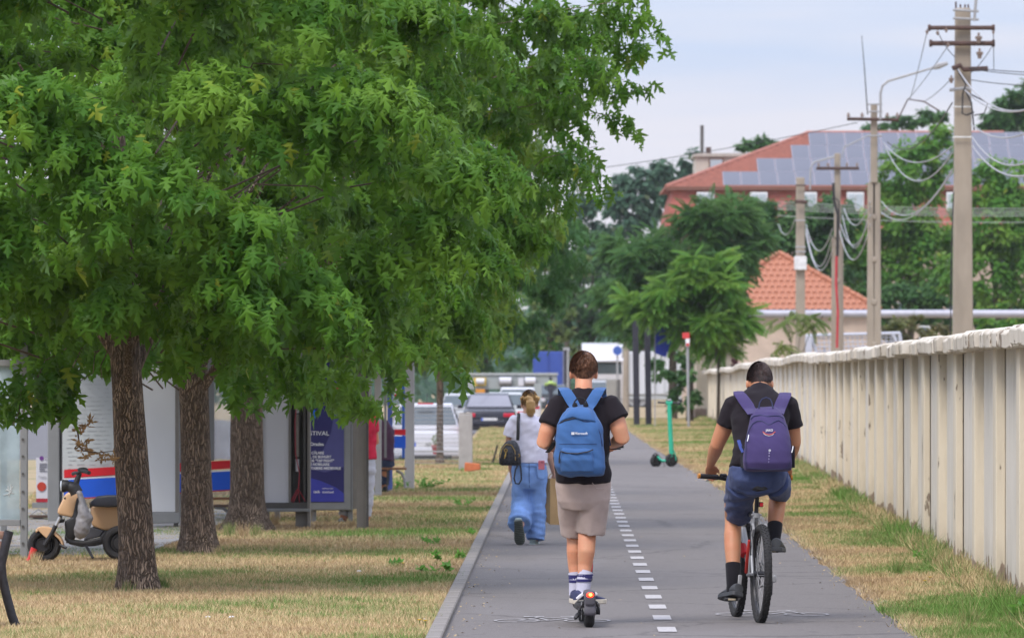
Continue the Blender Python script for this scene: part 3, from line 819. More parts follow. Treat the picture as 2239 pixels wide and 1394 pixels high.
def part_tube(r, name, pts, d, rad, m, n=7):
    return MB().tube([loc_(x, y, d, r) for x, y in pts], rad, n).build(name, m, r)
def insul(r, px, py, d, k=1.0, down=True):
    s = -1 if down else 1; c = loc_(px, py, d, r)
    mb = MB(); mb.tube([c, c + Z * s * .05 * k, c + Z * s * .06 * k, c + Z * s * .1 * k, c + Z * s * .11 * k, c + Z * s * .17 * k], [.02 * k, .02 * k, .06 * k, .055 * k, .04 * k, .03 * k], 8)
    mb.build('insulator', M_INS, r)
p1 = pole(2105, 123, 18, .43, .30, 'nearest utility pole, thick solid concrete with two rusty crossarms')
for x0, x1, y, rad in ((2030, 2174, 61, .045), (2033, 2174, 95, .05)):
    part_tube(p1, 'crossarm', [(x0, y), (x1, y)], 122.75, rad, M_RUST, 10)
    for x in (x0 + 2, x1 - 2): part_tube(p1, 'arm_cap', [(x - 3, y), (x + 3, y)], 122.75, rad * 1.5, M_RUST, 10)
for y in (22, 40): part_tube(p1, 'steel_strap', [(2084, y), (2140, y + 3)], 122.7, .025, M_GALV)
part_tube(p1, 'antenna_post', [(2130, 46), (2139, -60)], 122.7, .03, M_GALV)
for x, y in ((2090, 4), (2100, 10), (2110, 10), (2117, 10)): part_tube(p1, 'top_bolt', [(x, 20), (x, y)], 122.95, .018, M_RUST)
for x, y, k in ((2027, 64, .6), (2050, 66, .6), (2140, 72, 1.2), (2142, 106, 1.2), (2172, 66, .5), (2080, 165, .9), (2069, 60, .6), (2073, 92, .6)): insul(p1, x, y, 122.6, k)
for y in (234, 300): part_tube(p1, 'steel_strap', [(2083, y), (2125, y)], 122.78, .016, mat('white_strap', (.6, .6, .6), .5))
part_tube(p1, 'bracket', [(2082, 150), (2100, 143), (2106, 152), (2160, 150)], 122.72, .05, M_RUST)
part_tube(p1, 'bracket', [(2076, 197), (2112, 193), (2122, 196)], 122.72, .035, M_GALV)
for pts in ([(2092, 150), (2112, 185), (2105, 205), (2104, 248), (2113, 252), (2130, 245)], [(2112, 200), (2124, 225), (2127, 255), (2130, 285)], [(2120, 205), (2160, 225), (2152, 248), (2130, 252)]):
    part_tube(p1, 'loose_cable', pts, 122.6, .016, M_BLACKW, 6)
part_tube(p1, 'down_cable', [(2085, 420), (2080, 560), (2078, 740)], 122.6, .012, M_BLACKW, 6)
p2 = pole(1911, 167, 228, .27, .17, 'second utility pole, slotted concrete with a long curved lamp arm', slot=400)
part_tube(p2, 'crossarm', [(1852, 260), (1965, 262)], 166.8, .045, M_RUST, 8)
for x in (1855, 1885, 1940, 1962): insul(p2, x, 259, 166.7, .9, False)
part_tube(p2, 'lamp_arm', [(1925, 262), (1925, 205), (1929, 188), (1942, 177), (2000, 160), (2070, 139)], 166.7, [.035, .035, .035, .035, .032, .025], M_GALV)
part_tube(p2, 'lamp_head', [(2040, 149), (2052, 144), (2072, 138)], 166.6, [.05, .09, .05], M_GALV)
part_tube(p2, 'whip_antenna', [(1897, 250), (1890, 150), (1884, 78)], 166.8, [.018, .014, .008], M_BLACKW)
for y in (228, 244, 297): part_tube(p2, 'steel_strap', [(1896, y), (1929, y)], 166.75, .022, M_GALV)
part_tube(p2, 'stay_arm', [(1962, 264), (1985, 217), (2020, 222), (2055, 243)], 166.5, .02, M_RUST)
p3 = pole(1831, 204, 335, .29, .19, 'third utility pole wrapped in dark cables with a red conduit', slot=520)
part_tube(p3, 'crossarm', [(1785, 368), (1878, 368)], 203.8, .05, M_RUST, 8)
for x in (1790, 1810, 1852, 1874): insul(p3, x, 366, 203.7, .9, False)
part_tube(p3, 'lamp_arm', [(1771, 415), (1772, 368), (1779, 355), (1826, 342)], 203.7, .03, M_GALV)
part_tube(p3, 'lamp_arm', [(1840, 345), (1845, 322), (1895, 298)], 203.7, .022, M_GALV)
part_tube(p3, 'red_conduit', [(1829, 560), (1828, 620), (1832, 680), (1830, 760)], 203.6, .045, mat('red_conduit', (.45, .04, .05), .5))
part_tube(p3, 'cable_bundle', [(1822, 400), (1824, 440), (1832, 470), (1831, 560)], 203.6, .05, M_BLACKW)
part_tube(p3, 'cable_bundle', [(1818, 436), (1826, 432), (1834, 440), (1835, 500)], 203.55, .022, M_BLACKW)
p4 = pole(1750, 230, 388, .38, .31, 'fourth utility pole carrying a white meter box')
mb = MB(); pbox(mb, 1737, 1764, 560, 590, 229.6, .3, p4); mb.build('meter_box', mat('white_enamel', (.66, .66, .68), .4), p4, False, .02)
for y in (405, 482, 540, 550): part_tube(p4, 'steel_strap', [(1739, y), (1762, y)], 229.7, .03, M_RUST if y < 430 else M_GALV)
part_tube(p4, 'crossarm', [(1738, 440), (1765, 442)], 229.6, .07, M_RUST)
def cable(a, b, sag, rad, m, label, n=18):
    A, B = at(*a), at(*b)
    o = thing('overhead_cable', label, 'cable', A, 0, 'overhead cables')
    pts = [(A.lerp(B, t) - Z * (4 * sag * t * (1 - t))) - A for t in np.linspace(0, 1, n)]
    MB().tube(pts, rad, 5).build('wire', m, o)
i = 0
ORD = ['uppermost pale', 'second pale', 'third pale', 'lowest pale', 'fifth pale']; i = 0
for (a, b, sag) in [((2082, 320, 123), (1932, 312, 166), .42), ((2082, 335, 123), (1934, 316, 166), .75), ((2082, 370, 123), (1927, 440, 166), .62), ((2082, 375, 123), (1928, 465, 166), .5)]:
    cable(a, b, sag, .014, M_WIRE, ORD[i % 4] + ' drooping cable strung between the nearest two poles'); i += 1
cable((2082, 225, 123), (1940, 310, 166), .5, .015, M_BLACKW, 'black cable sagging between the nearest two poles')
for (a, b, sag) in [((1903, 440, 166), (1845, 455, 203), .6), ((1903, 450, 166), (1842, 470, 203), 1.1), ((1903, 470, 166), (1838, 490, 203), .75), ((1903, 490, 166), (1836, 505, 203), .95)]:
    cable(a, b, sag, .016, M_WIRE, ORD[i % 4] + ' drooping cable between the second and third poles'); i += 1
for (a, b, sag) in [((1820, 500, 203), (1762, 490, 229), .85), ((1820, 515, 203), (1762, 500, 229), 1.2), ((1820, 545, 203), (1762, 510, 229), 1.0), ((1738, 480, 229), (1702, 490, 260), .5)]:
    cable(a, b, sag, .018, M_WIRE, ['topmost pale cable looping off the right of the fourth pole', 'deepest pale cable looping off the right of the fourth pole', 'middle pale cable looping off the right of the fourth pole', 'pale cable looping off the left of the fourth pole'][i % 4]); i += 1
j = 0
for (a, b, sag) in [((2124, 272, 122.6), (2330, 230, 84), .35), ((2126, 300, 122.6), (2330, 290, 84), .5), ((2126, 318, 122.6), (2330, 335, 84), .45), ((2095, 152, 122.6), (2330, 190, 84), .55), ((2110, 197, 122.6), (2330, 200, 84), .35)]:
    cable(a, b, sag, .014, M_WIRE, ['heavy pale cable leaving the nearest pole just below its white strap', 'pale cable sagging off the right edge below the roof ridge', 'lowest pale cable leaving the nearest pole toward the right edge', 'pale cable dropping from the dark bracket of the nearest pole', 'pale cable leaving the grey bracket under the dark one'][j]); j += 1
for (a, b, sag) in [((2120, 148, 122.6), (2400, 158, 115), .05), ((2120, 151, 122.6), (2400, 168, 115), .05), ((2124, 175, 122.6), (2400, 182, 115), .08)]:
    cable(a, b, sag, .009, M_BLACKW, {148: 'upper', 151: 'middle', 175: 'lower'}[a[1]] + ' thin dark wire running right from the nearest pole')
cable((1875, 268, 166.7), (1100, 392, 190), .15, .010, M_BLACKW, 'thin dark wire crossing the sky toward the maples')
cable((1330, 600, 210), (1050, 625, 205), .1, .012, M_BLACKW, 'faint wire crossing in front of the trees at the street end')
j = 0
for a, b in (((2027, 70, 122.6), (1990, 217, 166.5)), ((2073, 100, 122.6), (1986, 217, 166.5)), ((2080, 172, 122.6), (2020, 222, 166.5)), ((2170, 100, 122.6), (2122, 160, 122.6)), ((2172, 70, 122.6), (2173, 152, 122.6)), ((2050, 70, 122.6), (2088, 125, 122.5))):
    cable(a, b, .05, .008, M_BLACKW, ['thin tie wire from the left end of the upper crossarm', 'thin tie wire from the left part of the lower crossarm', 'thin tie wire from the left bracket of the nearest pole', 'slanting tie wire from the right end of the lower crossarm', 'short vertical wire under the right end of the crossarms', 'short tie wire crossing the pole between the crossarms'][j]); j += 1
for y in (447, 453, 458, 463, 477):
    cable((1700, y - 6, 262), (2330, y + 8, 255), .12, .012, M_WIRE, {447: 'topmost', 453: 'second', 458: 'third', 463: 'fourth', 477: 'lowest'}[y] + ' of five level wires in front of the right hand trees')
PIPE = thing('overhead_pipe', 'fat grey heating pipe carried level above the wall', 'pipe', at(1545, 686, 252))
MB().cyl((0, 0, 0), at(2420, 686, 246) - PIPE.location, .165, 20).build('pipe_run', mat('pipe_cladding', (.36, .36, .42), .45, .08, 3, metal=.2), PIPE)
for px in (1568, 1880, 2060, 2230):
    c = at(px, 686, 252 - 6 * (px - 1545) / 875) - PIPE.location
    MB().cyl(c - X * .03, c + X * .03, .172, 20).build('joint_band', M_GALV, PIPE)
for px in (1590, 2300):
    c = at(px, 686, 251) - PIPE.location
    MB().beam(c - Z * .16, c - Z * 4.1, .16, .16).build('support_post', M_GALV, PIPE)
RAIL = thing('mesh_railing', 'grey metal mesh railing frame rising behind the cream wall', 'railing', gp(1770, 900, 235))
mb = MB()
for a, b in (((1763, 733), (1968, 728)), ((1785, 776), (1940, 768)), ((1775, 735), (1786, 776)), ((1952, 729), (1962, 752)), ((1966, 727), (1972, 760))): mb.tube([loc_(*a, 235, RAIL), loc_(*b, 235, RAIL)], .075, 6)
M_RAIL = mat('pale_blue_railing', (.46, .48, .56), .5, .05)
mb.build('frame', M_RAIL, RAIL)
mb = MB(); pbox(mb, 1760, 1776, 733, 860, 234.8, .25, RAIL); mb.build('end_post', M_RAIL, RAIL, False, .01)
mb = MB()
for k in range(16):
    x = 1790 + k * 10.5; mb.tube([loc_(x, 732, 235.05, RAIL), loc_(x + 4, 774, 235.05, RAIL)], .022, 4)
for k in range(4): mb.tube([loc_(1778 + k * 3, 740 + 9 * k, 235.05, RAIL), loc_(1958, 737 + 9 * k, 235.05, RAIL)], .022, 4)
mb.build('wire_mesh', M_RAIL, RAIL)
pipe_posts = MB(); pbox(pipe_posts, 1800, 1806, 760, 905, 235.1, .1, RAIL); pbox(pipe_posts, 1935, 1941, 760, 905, 235.1, .1, RAIL); pipe_posts.build('leg', M_GALV, RAIL)

# ------------------------------------------------------------------ buildings
M_TILE = mat('orange_roof_tile', (.37, .15, .088), .8, .22, 9)
M_TILE2 = mat('red_roof_tile', (.36, .15, .115), .8, .15, 4)
M_TILE3 = mat('mansard_tile', (.43, .145, .115), .8, .15, 4)
M_PLAS = mat('pinkish_plaster', (.50, .40, .33), .9, .1, 2)
M_GLASS = mat('window_glass', (.10, .13, .17), .08, .2, 1, spec=.9)
M_WFR = mat('white_window_frame', (.68, .68, .70), .5, .05)
gh = thing('guardhouse', 'small cream building with an orange pyramid tiled roof behind the wall', 'building', gp(1715, 908, 264))
s = S(264); ez = CH + (HY - 678) / s; az = CH + (HY - 556) / S(268); hw = 205 / s; cx_ = loc_(1713, 0, 264, gh).x
mb = MB().box((cx_, hw, ez / 2), (hw * 1.8, hw * 1.8, ez)); mb.build('wall', M_PLAS, gh, False)
MB().box((cx_, hw, ez - .05), (hw * 2.02, hw * 2.02, .12)).build('eave_board', mat('brown_board', (.17, .09, .06), .7), gh, False)
apex = Vector((cx_, hw, az))
cor = [Vector((cx_ - hw * 1.03, 0, ez)), Vector((cx_ + hw * 1.03, 0, ez)), Vector((cx_ + hw * 1.03, hw * 2, ez)), Vector((cx_ - hw * 1.03, hw * 2, ez))]
MB().add(cor + [apex], [(0, 1, 4), (1, 2, 4), (2, 3, 4), (3, 0, 4), (3, 2, 1, 0)]).build('roof', M_TILE, gh, False)
rf = [c for c in gh.children if c.name.startswith('roof')][0]
def tile_mesh():
    mb = MB(); ps = []
    for j, yy in enumerate((0, .30)):
        ps.append([Vector((x, yy, .035 * math.cos(x / .13 * math.pi / 1.05) * (1) + .035 - .055 * (yy / .30))) for x in np.linspace(-.13, .13, 6)] + [Vector((x, yy, -.0)) for x in (.13, -.13)])
    return mb.loft(ps).mesh('roof_tile', M_TILE, False)
tm = tile_mesh()
ups = (apex - (cor[0] + cor[1]) / 2); SL = ups.length; ups.normalize(); nrmv = X.cross(ups).normalized()
rows = 10; tl = []
for q in range(rows):
    t = q / rows; wd = hw * 2.06 * (1 - t); nn_ = max(1, int(wd / .27)); c0 = (cor[0] + cor[1]) / 2 + ups * (SL * t)
    for j in range(nn_): tl.append((c0 + X * ((j + .5) * wd / nn_ - wd / 2) + nrmv * .03, wd / nn_ / .26))
for p, k in tl[:300]:
    o = link('roof_tile', tm, rf); kk = SL / rows / .29
    o.matrix_local = Matrix(((X.x * k, ups.x * kk, nrmv.x, p.x), (0, ups.y * kk, nrmv.y, p.y), (0, ups.z * kk, nrmv.z, p.z), (0, 0, 0, 1)))
for a in cor[:2]:
    pts = [a.lerp(apex, t) + Z * .08 for t in np.linspace(0, 1, 18)]
    for u, v in zip(pts, pts[1:]): MB().tube([u, u.lerp(v, 1.05)], [.13, .10], 8).build('ridge_tile', M_TILE, rf)
for a, b in ((2010, 2034),):
    mb = MB(); pbox(mb, a, b, 712, 772, 264 + hw * .1 - .06, .05, gh); w = mb.build('window', M_WFR, gh, False)
    mb = MB(); pbox(mb, a + 3, b - 3, 715, 769, 264 + hw * .1 - .08, .03, gh); mb.build('pane', M_GLASS, w, False)

bd = thing('apartment_building', 'large red tiled building with solar panels across its hipped roof', 'building', gp(1900, 888, 337))
s = S(337); ez = CH + (HY - 410) / s; zr = CH + (HY - 293) / S(343.5)
xl, xr = loc_(1474, 0, 337, bd).x, loc_(2520, 0, 337, bd).x; xrl = loc_(1766, 0, 343.5, bd).x; xrr = xr - (xrl - xl)
D_ = 13.0
MB().box(((xl + xr) / 2, D_ / 2 + .5, (ez - 2.2) / 2), (xr - xl - .8, D_ - 1.0, ez - 2.2)).build('wall', M_PLAS, bd, False)
ms = MB().loft([[Vector((xl - k, -k, zz)), Vector((xr + k, -k, zz)), Vector((xr + k, D_ + k, zz)), Vector((xl - k, D_ + k, zz))] for zz, k in ((ez - 2.3, .55), (ez, -.05))])
man = ms.build('mansard', M_TILE3, bd, False)
mb = MB()
for q in range(12):
    t = q / 12; zz = ez - 2.3 + 2.3 * t; k = .55 - .6 * t
    mb.box(((xl + xr) / 2, -k - .005, zz + .10), (xr - xl + 2 * k + .05, .05, .11)); mb.box((xl - k - .005, D_ / 2, zz + .10), (.05, D_ + 2 * k, .11))
mb.build('tile_course', M_TILE3, man, False)
ov = .45
E = [Vector((xl - ov, -ov, ez)), Vector((xr + ov, -ov, ez)), Vector((xr + ov, D_ + ov, ez)), Vector((xl - ov, D_ + ov, ez))]
RA, RB = Vector((xrl, D_ / 2, zr)), Vector((xrr, D_ / 2, zr))
roof2 = MB().add(E + [RA, RB], [(0, 1, 5, 4), (1, 2, 5), (2, 3, 4, 5), (3, 0, 4), (3, 2, 1, 0)]).build('roof', M_TILE2, bd, False)
mb = MB().box(((xl + xr) / 2, -ov - .02, ez - .06), (xr - xl + 2 * ov, .08, .2)); mb.build('gutter', mat('brown_gutter', (.16, .07, .05), .6), bd, False)
up2 = Vector((0, D_ / 2 + ov, zr - ez)); SL = up2.length; up2.normalize(); n2 = X.cross(up2).normalized()
mb = MB()
for q in range(22):
    t = q / 22; a = E[0].lerp(RA, t) + n2 * .03; b = E[1].lerp(RB, t) + n2 * .03
    mb.beam(a, b, .05, .16)
    a, b = E[0].lerp(RA, t), E[3].lerp(RA, t); mb.beam(a + Z * .03, b + Z * .03, .05, .12)
mb.build('tile_course', M_TILE2, roof2, False)
MB().tube([RA - X * .1 + Z * .05, RB + Z * .05], .13, 8).build('ridge', M_TILE2, roof2)
MB().tube([E[0] + Z * .05, RA + Z * .05], .12, 8).build('ridge', M_TILE2, roof2)
def solar_mat():
    m, nt, b = newmat('solar_cells'); setv(b, Roughness=.4); b.inputs['Specular IOR Level'].default_value = .35
    n = noise_tex(nt, .6, 2)
    nt.links.new(mixc(nt, n.outputs[0], (.095, .10, .132), (.125, .13, .165)), b.inputs['Base Color']); return m
M_SOL = solar_mat(); M_SOLF = mat('panel_frame', (.27, .27, .32), .4)
pw, ph = 1.0, SL / 4.02
pm = MB().box((pw / 2, ph / 2, .10), (pw - .03, ph - .03, .05)).mesh('solar_panel', M_SOLF, False)
cmesh = MB().box((pw / 2, ph / 2, .129), (pw - .10, ph - .10, .006)).mesh('cells', M_SOL, False)
for row, px0 in enumerate((1580, 1655, 1730, 1768)):
    dd = 337 - ov + (D_ / 2 + ov) * (row + .5) / 4; x0 = loc_(px0, 0, dd, bd).x
    cnt = int((xr - 5 - x0) / pw) if row else int((xr - 2 - x0) / pw)
    for j in range(min(cnt, 20)):
        p = E[0] + up2 * (row * ph + .03); p.x = x0 + j * pw
        o = link('solar_panel', pm, bd); o.matrix_local = Matrix(((1, 0, 0, p.x), (0, up2.y, n2.y, p.y), (0, up2.z, n2.z, p.z), (0, 0, 0, 1)))
        link('cells', cmesh, o)
for a, b in ((1524, 1562), (1640, 1678), (1750, 1786), (1852, 1889), (1960, 1996), (2070, 2106), (2180, 2216)):
    mb = MB(); pbox(mb, a, b, 420, 460, 336.35, .5, bd); w = mb.build('window', M_WFR, bd, False)
    m_ = (a + b) / 2
    for u, v in ((a + 3, m_ - 1), (m_ + 1, b - 3)):
        mb = MB(); pbox(mb, u, v, 424, 456, 336.3, .04, bd); mb.build('pane', mat('pale_glass', (.36, .42, .47), .1, .15, .5, spec=.9), w, False)
    for y0 in (530, 660, 780):
        mb = MB(); pbox(mb, a, b, y0, y0 + 55, 337.9, .1, bd); w = mb.build('window', M_WFR, bd, False)
        mb = MB(); pbox(mb, a + 3, b - 3, y0 + 4, y0 + 51, 337.86, .03, bd); mb.build('pane', M_GLASS, w, False)
sb = thing('stair_tower', 'cream rooftop stair block with one window and a mast', 'building', gp(1590, 885, 353))
mb = MB(); pbox(mb, 1521, 1665, 342, 885, 353, 5, sb); mb.build('wall', mat('cream_render', (.50, .45, .39), .9, .1, 1), sb, False)
mb = MB(); pbox(mb, 1517, 1669, 335, 342, 352.8, 5.4, sb); mb.build('roof_slab', mat('roof_slab', (.40, .37, .33), .9), sb, False)
mb = MB(); pbox(mb, 1550, 1582, 346, 377, 352.9, .08, sb); w = mb.build('window', mat('brown_board', (.17, .09, .06)), sb, False)
mb = MB(); pbox(mb, 1553, 1579, 349, 374, 352.85, .05, sb); mb.build('pane', mat('pale_glass', (.36, .42, .47)), w, False)
MB().beam(loc_(1535, 336, 354, sb), loc_(1535, 274, 354, sb), .2, .2).build('mast', mat('dark_mast', (.09, .085, .08), .7), sb, False)
MB().beam(loc_(1549, 336, 354, sb), loc_(1549, 322, 354, sb), .3, .3).build('chimney', M_RUST, sb, False)

# ------------------------------------------------------------------ trees beyond
FG = 'background trees'
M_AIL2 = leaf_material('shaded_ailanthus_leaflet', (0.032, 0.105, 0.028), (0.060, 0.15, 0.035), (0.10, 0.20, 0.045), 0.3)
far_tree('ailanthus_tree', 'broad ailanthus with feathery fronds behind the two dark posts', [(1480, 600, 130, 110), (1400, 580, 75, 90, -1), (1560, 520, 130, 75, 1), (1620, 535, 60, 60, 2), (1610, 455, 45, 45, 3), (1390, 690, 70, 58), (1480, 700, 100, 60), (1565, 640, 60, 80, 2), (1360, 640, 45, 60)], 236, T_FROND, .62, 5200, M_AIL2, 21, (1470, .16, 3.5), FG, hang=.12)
far_tree('ailanthus_tree', 'paler young ailanthus in front of the pillar and blue sign', [(1535, 580, 60, 28), (1500, 630, 100, 32), (1560, 640, 58, 42), (1440, 665, 70, 32), (1540, 700, 95, 38), (1598, 690, 40, 30), (1462, 700, 48, 18), (1515, 718, 45, 24), (1590, 755, 32, 22)], 200, T_FROND, .62, 1500, M_AIL, 22, (1570, .055, 3.2), FG, hang=.08)
far_tree('ailanthus_sprout', 'small bright ailanthus sprout by the fourth pole', [(1715, 690, 40, 22), (1760, 700, 45, 22), (1725, 740, 30, 20), (1700, 760, 25, 14), (1800, 690, 22, 14)], 208, T_FROND, .6, 46, M_YEL, 23, (1738, .03, 2.4), FG, hang=.3)
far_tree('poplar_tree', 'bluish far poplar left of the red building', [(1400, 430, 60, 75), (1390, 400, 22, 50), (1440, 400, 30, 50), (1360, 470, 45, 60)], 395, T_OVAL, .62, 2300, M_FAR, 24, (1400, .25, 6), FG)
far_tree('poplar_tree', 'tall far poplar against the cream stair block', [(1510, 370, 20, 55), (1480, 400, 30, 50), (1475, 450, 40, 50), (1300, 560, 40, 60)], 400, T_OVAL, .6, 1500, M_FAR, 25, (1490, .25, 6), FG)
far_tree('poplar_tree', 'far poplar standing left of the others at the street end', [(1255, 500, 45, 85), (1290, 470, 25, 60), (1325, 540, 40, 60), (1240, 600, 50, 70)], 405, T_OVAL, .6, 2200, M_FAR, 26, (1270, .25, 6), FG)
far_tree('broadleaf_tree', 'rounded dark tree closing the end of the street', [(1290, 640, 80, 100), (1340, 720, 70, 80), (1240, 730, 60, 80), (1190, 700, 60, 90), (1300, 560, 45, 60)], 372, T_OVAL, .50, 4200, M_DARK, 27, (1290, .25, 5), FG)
far_tree('broadleaf_tree', 'yellowish green tree beside the blue truck', [(1205, 690, 42, 50), (1190, 740, 45, 45), (1225, 735, 30, 40)], 360, T_OVAL, .45, 1600, M_YEL, 28, (1205, .2, 4), FG)
far_tree('broadleaf_tree', 'pale olive tree between the poplars and the dark tree', [(1265, 600, 40, 55), (1225, 590, 40, 50), (1160, 600, 60, 90)], 384, T_OVAL, .5, 1700, M_YEL, 29, (1240, .2, 5), FG)
far_tree('broadleaf_tree', 'tree behind the parked cars at the left roadside', [(1090, 760, 90, 60), (1000, 740, 100, 80), (1130, 690, 60, 70), (930, 700, 100, 110)], 352, T_OVAL, .5, 3600, M_DARK, 30, (1060, .2, 4), FG)
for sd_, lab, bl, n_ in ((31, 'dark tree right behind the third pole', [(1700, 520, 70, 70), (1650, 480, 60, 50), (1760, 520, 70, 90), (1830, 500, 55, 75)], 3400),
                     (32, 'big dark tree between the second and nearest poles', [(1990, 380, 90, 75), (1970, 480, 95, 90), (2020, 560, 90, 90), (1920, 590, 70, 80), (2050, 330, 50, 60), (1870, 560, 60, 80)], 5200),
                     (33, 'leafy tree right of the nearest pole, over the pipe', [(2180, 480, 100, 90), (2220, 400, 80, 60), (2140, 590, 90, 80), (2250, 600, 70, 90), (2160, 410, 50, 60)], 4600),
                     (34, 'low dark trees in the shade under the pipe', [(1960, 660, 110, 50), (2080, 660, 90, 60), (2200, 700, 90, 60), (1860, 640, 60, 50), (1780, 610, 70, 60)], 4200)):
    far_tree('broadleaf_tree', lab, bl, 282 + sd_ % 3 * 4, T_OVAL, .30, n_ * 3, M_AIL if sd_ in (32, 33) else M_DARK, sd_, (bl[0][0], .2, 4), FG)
far_tree('broadleaf_tree', 'tree crown rising over the far right of the roof', [(2225, 240, 60, 50), (2190, 270, 50, 35), (2280, 220, 70, 50)], 362, T_OVAL, .5, 2600, M_DARK, 36, (2225, .3, 9), FG)
far_tree('broadleaf_tree', 'small round crown showing behind the roof hip', [(1665, 322, 55, 22), (1640, 330, 40, 18), (1710, 330, 45, 20)], 372, T_OVAL, .5, 1300, M_DARK, 37, (1665, .3, 9), FG)
far_tree('broadleaf_tree', 'loose crown above the roof between the poles', [(2000, 262, 55, 25), (1950, 280, 40, 22), (2040, 270, 40, 30), (1900, 285, 30, 14)], 366, T_OVAL, .45, 1000, M_DARK, 38, (1990, .3, 9), FG)
far_tree('shrub', 'brown tinged hedge behind the wall under the pipe', [(2000, 712, 75, 25), (1960, 720, 50, 20), (2060, 725, 40, 18), (2010, 760, 80, 40)], 240, T_OVAL, .26, 1500, leaf_material('browning_hedge', (.10, .10, .035), (.16, .12, .05), (.12, .16, .04)), 39, None, FG, cat='shrub')
far_tree('shrub', 'bright green shrub right of the nearest pole', [(2180, 690, 40, 32), (2220, 705, 40, 30), (2150, 715, 30, 25)], 250, T_OVAL, .3, 900, M_AIL, 40, None, FG, cat='shrub')
far_tree('ivy_shrub', 'dark ivy clump against the gate pillar', [(1505, 850, 22, 60), (1495, 800, 20, 40), (1480, 880, 25, 30), (1460, 810, 40, 40)], 222, T_OVAL, .25, 1300, M_DARK, 41, (1508, .12, 2.6), FG, cat='shrub')
far_tree('dark_shrub', 'reddish shrub peeping over the far wall', [(1604, 787, 12, 10), (1602, 800, 10, 8)], 243, T_OVAL, .2, 150, mat('red_shrub_leaf', (.12, .04, .045), .8), 42, None, FG, cat='shrub')
# the wood beyond everything, reading as one mass
r_ = np.random.default_rng(77); n_ = 26000
tx = r_.uniform(-150, 150, n_); ty = r_.uniform(430, 500, n_)
top = 9 + 3.5 * np.sin(tx * .11) + 2.0 * np.sin(tx * .31 + 1) + 1.2 * np.sin(tx * .83)
top = np.where((tx > -4) & (tx < 12), top * .55, np.where(tx > 8, top * .9, top))
tz = top * (r_.random(n_) ** .7)
f_ = np.stack([r_.normal(0, 1, n_), r_.normal(0, 1, n_), np.full(n_, -.6)], 1); nr_ = np.stack([r_.normal(0, .5, n_), -np.abs(r_.normal(.4, .4, n_)), np.full(n_, .8)], 1)
s_, f_, q_ = frames(f_, nr_)
V_, F_ = place(T_OVAL, np.stack([tx, ty, tz], 1), s_, f_, q_, r_.uniform(1.0, 2.0, n_))
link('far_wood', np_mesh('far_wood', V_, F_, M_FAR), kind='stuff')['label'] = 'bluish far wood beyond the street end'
# ------------------------------------------------------------------ bus shelters and lightboxes
M_FRAME = mat('shelter_grey', (.24, .245, .25), .5, .08, 4, metal=.2)
M_FRAMED = mat('shelter_dark', (.085, .08, .078), .5, .12, 6)
M_TAUPE = mat('taupe_metal', (.19, .175, .16), .5, .08, 6)
M_LGREY = mat('light_grey_post', (.36, .355, .36), .6, .06, 3)
M_PAPER = mat('white_sheet', (.60, .60, .65), .5, .03, 2)
M_RED = mat('red_band', (.62, .015, .025), .5, .05, 3)
M_BLUE = mat('blue_band', (.012, .10, .62), .5, .05, 3)
M_WOOD = mat('bench_wood', (.22, .10, .05), .7, .3, 6, mapscale=(1, 8, 8))
M_DKW = mat('dark_wood', (.10, .065, .05), .8, .3, 8)
M_BLACK = mat('black_plastic', (.018, .017, .019), .5, .2, 20)
M_INK = mat('print_grey', (.22, .22, .26), .6)
M_WHITE = mat('white_print', (.75, .75, .78), .6, .02)
def glass_mat(name, col, alpha, rough=.15):
    m, nt, b = newmat(name); n = noise_tex(nt, 2.2, 5)
    nt.links.new(mixc(nt, ramp(nt, n.outputs[0], .4, .62), col, tuple(min(1, c * 1.7) for c in col)), b.inputs['Base Color']); setv(b, Roughness=rough)
    nt.links.new(ramp(nt, n.outputs[0], -.6, 1.5) if False else ramp(nt, n.outputs[0], .2, .8), nd(nt, 'ShaderNodeMath').inputs[0])
    tr = nd(nt, 'ShaderNodeBsdfTransparent'); ms = nd(nt, 'ShaderNodeMixShader'); ms.inputs[0].default_value = alpha
    nt.links.new(tr.outputs[0], ms.inputs[1]); nt.links.new(b.outputs[0], ms.inputs[2]); nt.links.new(ms.outputs[0], nt.nodes['Material Output'].inputs[0])
    return m
M_SGLASS = glass_mat('dusty_glass', (.26, .33, .36), .62)
M_CLEAR = glass_mat('clear_glass', (.42, .46, .48), .28, .05)

def pp(name, px0, px1, py0, py1, d, depth, m, root, parent=None, bevel=0.0, label=None):
    mb = MB(); pbox(mb, px0, px1, py0, py1, d, depth, root); return mb.build(name, m, parent or root, False, bevel, label=label)
GY = lambda d: HY + CH * S(d)
# nearest shelter end: dusty glass panel cut by the left edge
d0 = 55.8
sh = thing('bus_shelter', 'dusty glass end panel of the nearest bus shelter at the left edge', 'bus shelter', gp(-40, 1222, d0))
pp('post', 44, 60, 700, GY(d0), d0, .08, M_FRAME, sh, bevel=.006)
pp('post', -190, -174, 700, GY(d0), d0, .08, M_FRAME, sh, bevel=.006)
g = pp('glass_panel', -172, 43, 800, 1136, d0 + .03, .012, M_SGLASS, sh)
pp('rail', -174, 44, 1135, 1149, d0 - .01, .06, M_FRAME, sh, bevel=.004)
pp('rail', -174, 44, 786, 800, d0 - .01, .06, M_FRAME, sh, bevel=.004)
for y in (822, 860, 898, 960, 997, 1035, 1074, 1111, 1150, 1187):
    MB().tube([loc_(50, y, d0 - .005, sh), loc_(50, y, d0 - .015, sh)], .012, 8).build('bolt', M_FRAMED, sh)
pp('roof', -210, 80, 690, 704, d0 - .2, 3.2, M_FRAME, sh, bevel=.02)
pp('post', 2, 14, 704, GY(58.9), 58.9, .08, M_FRAME, sh); pp('post', -170, -158, 704, GY(58.9), 58.9, .08, M_FRAME, sh)
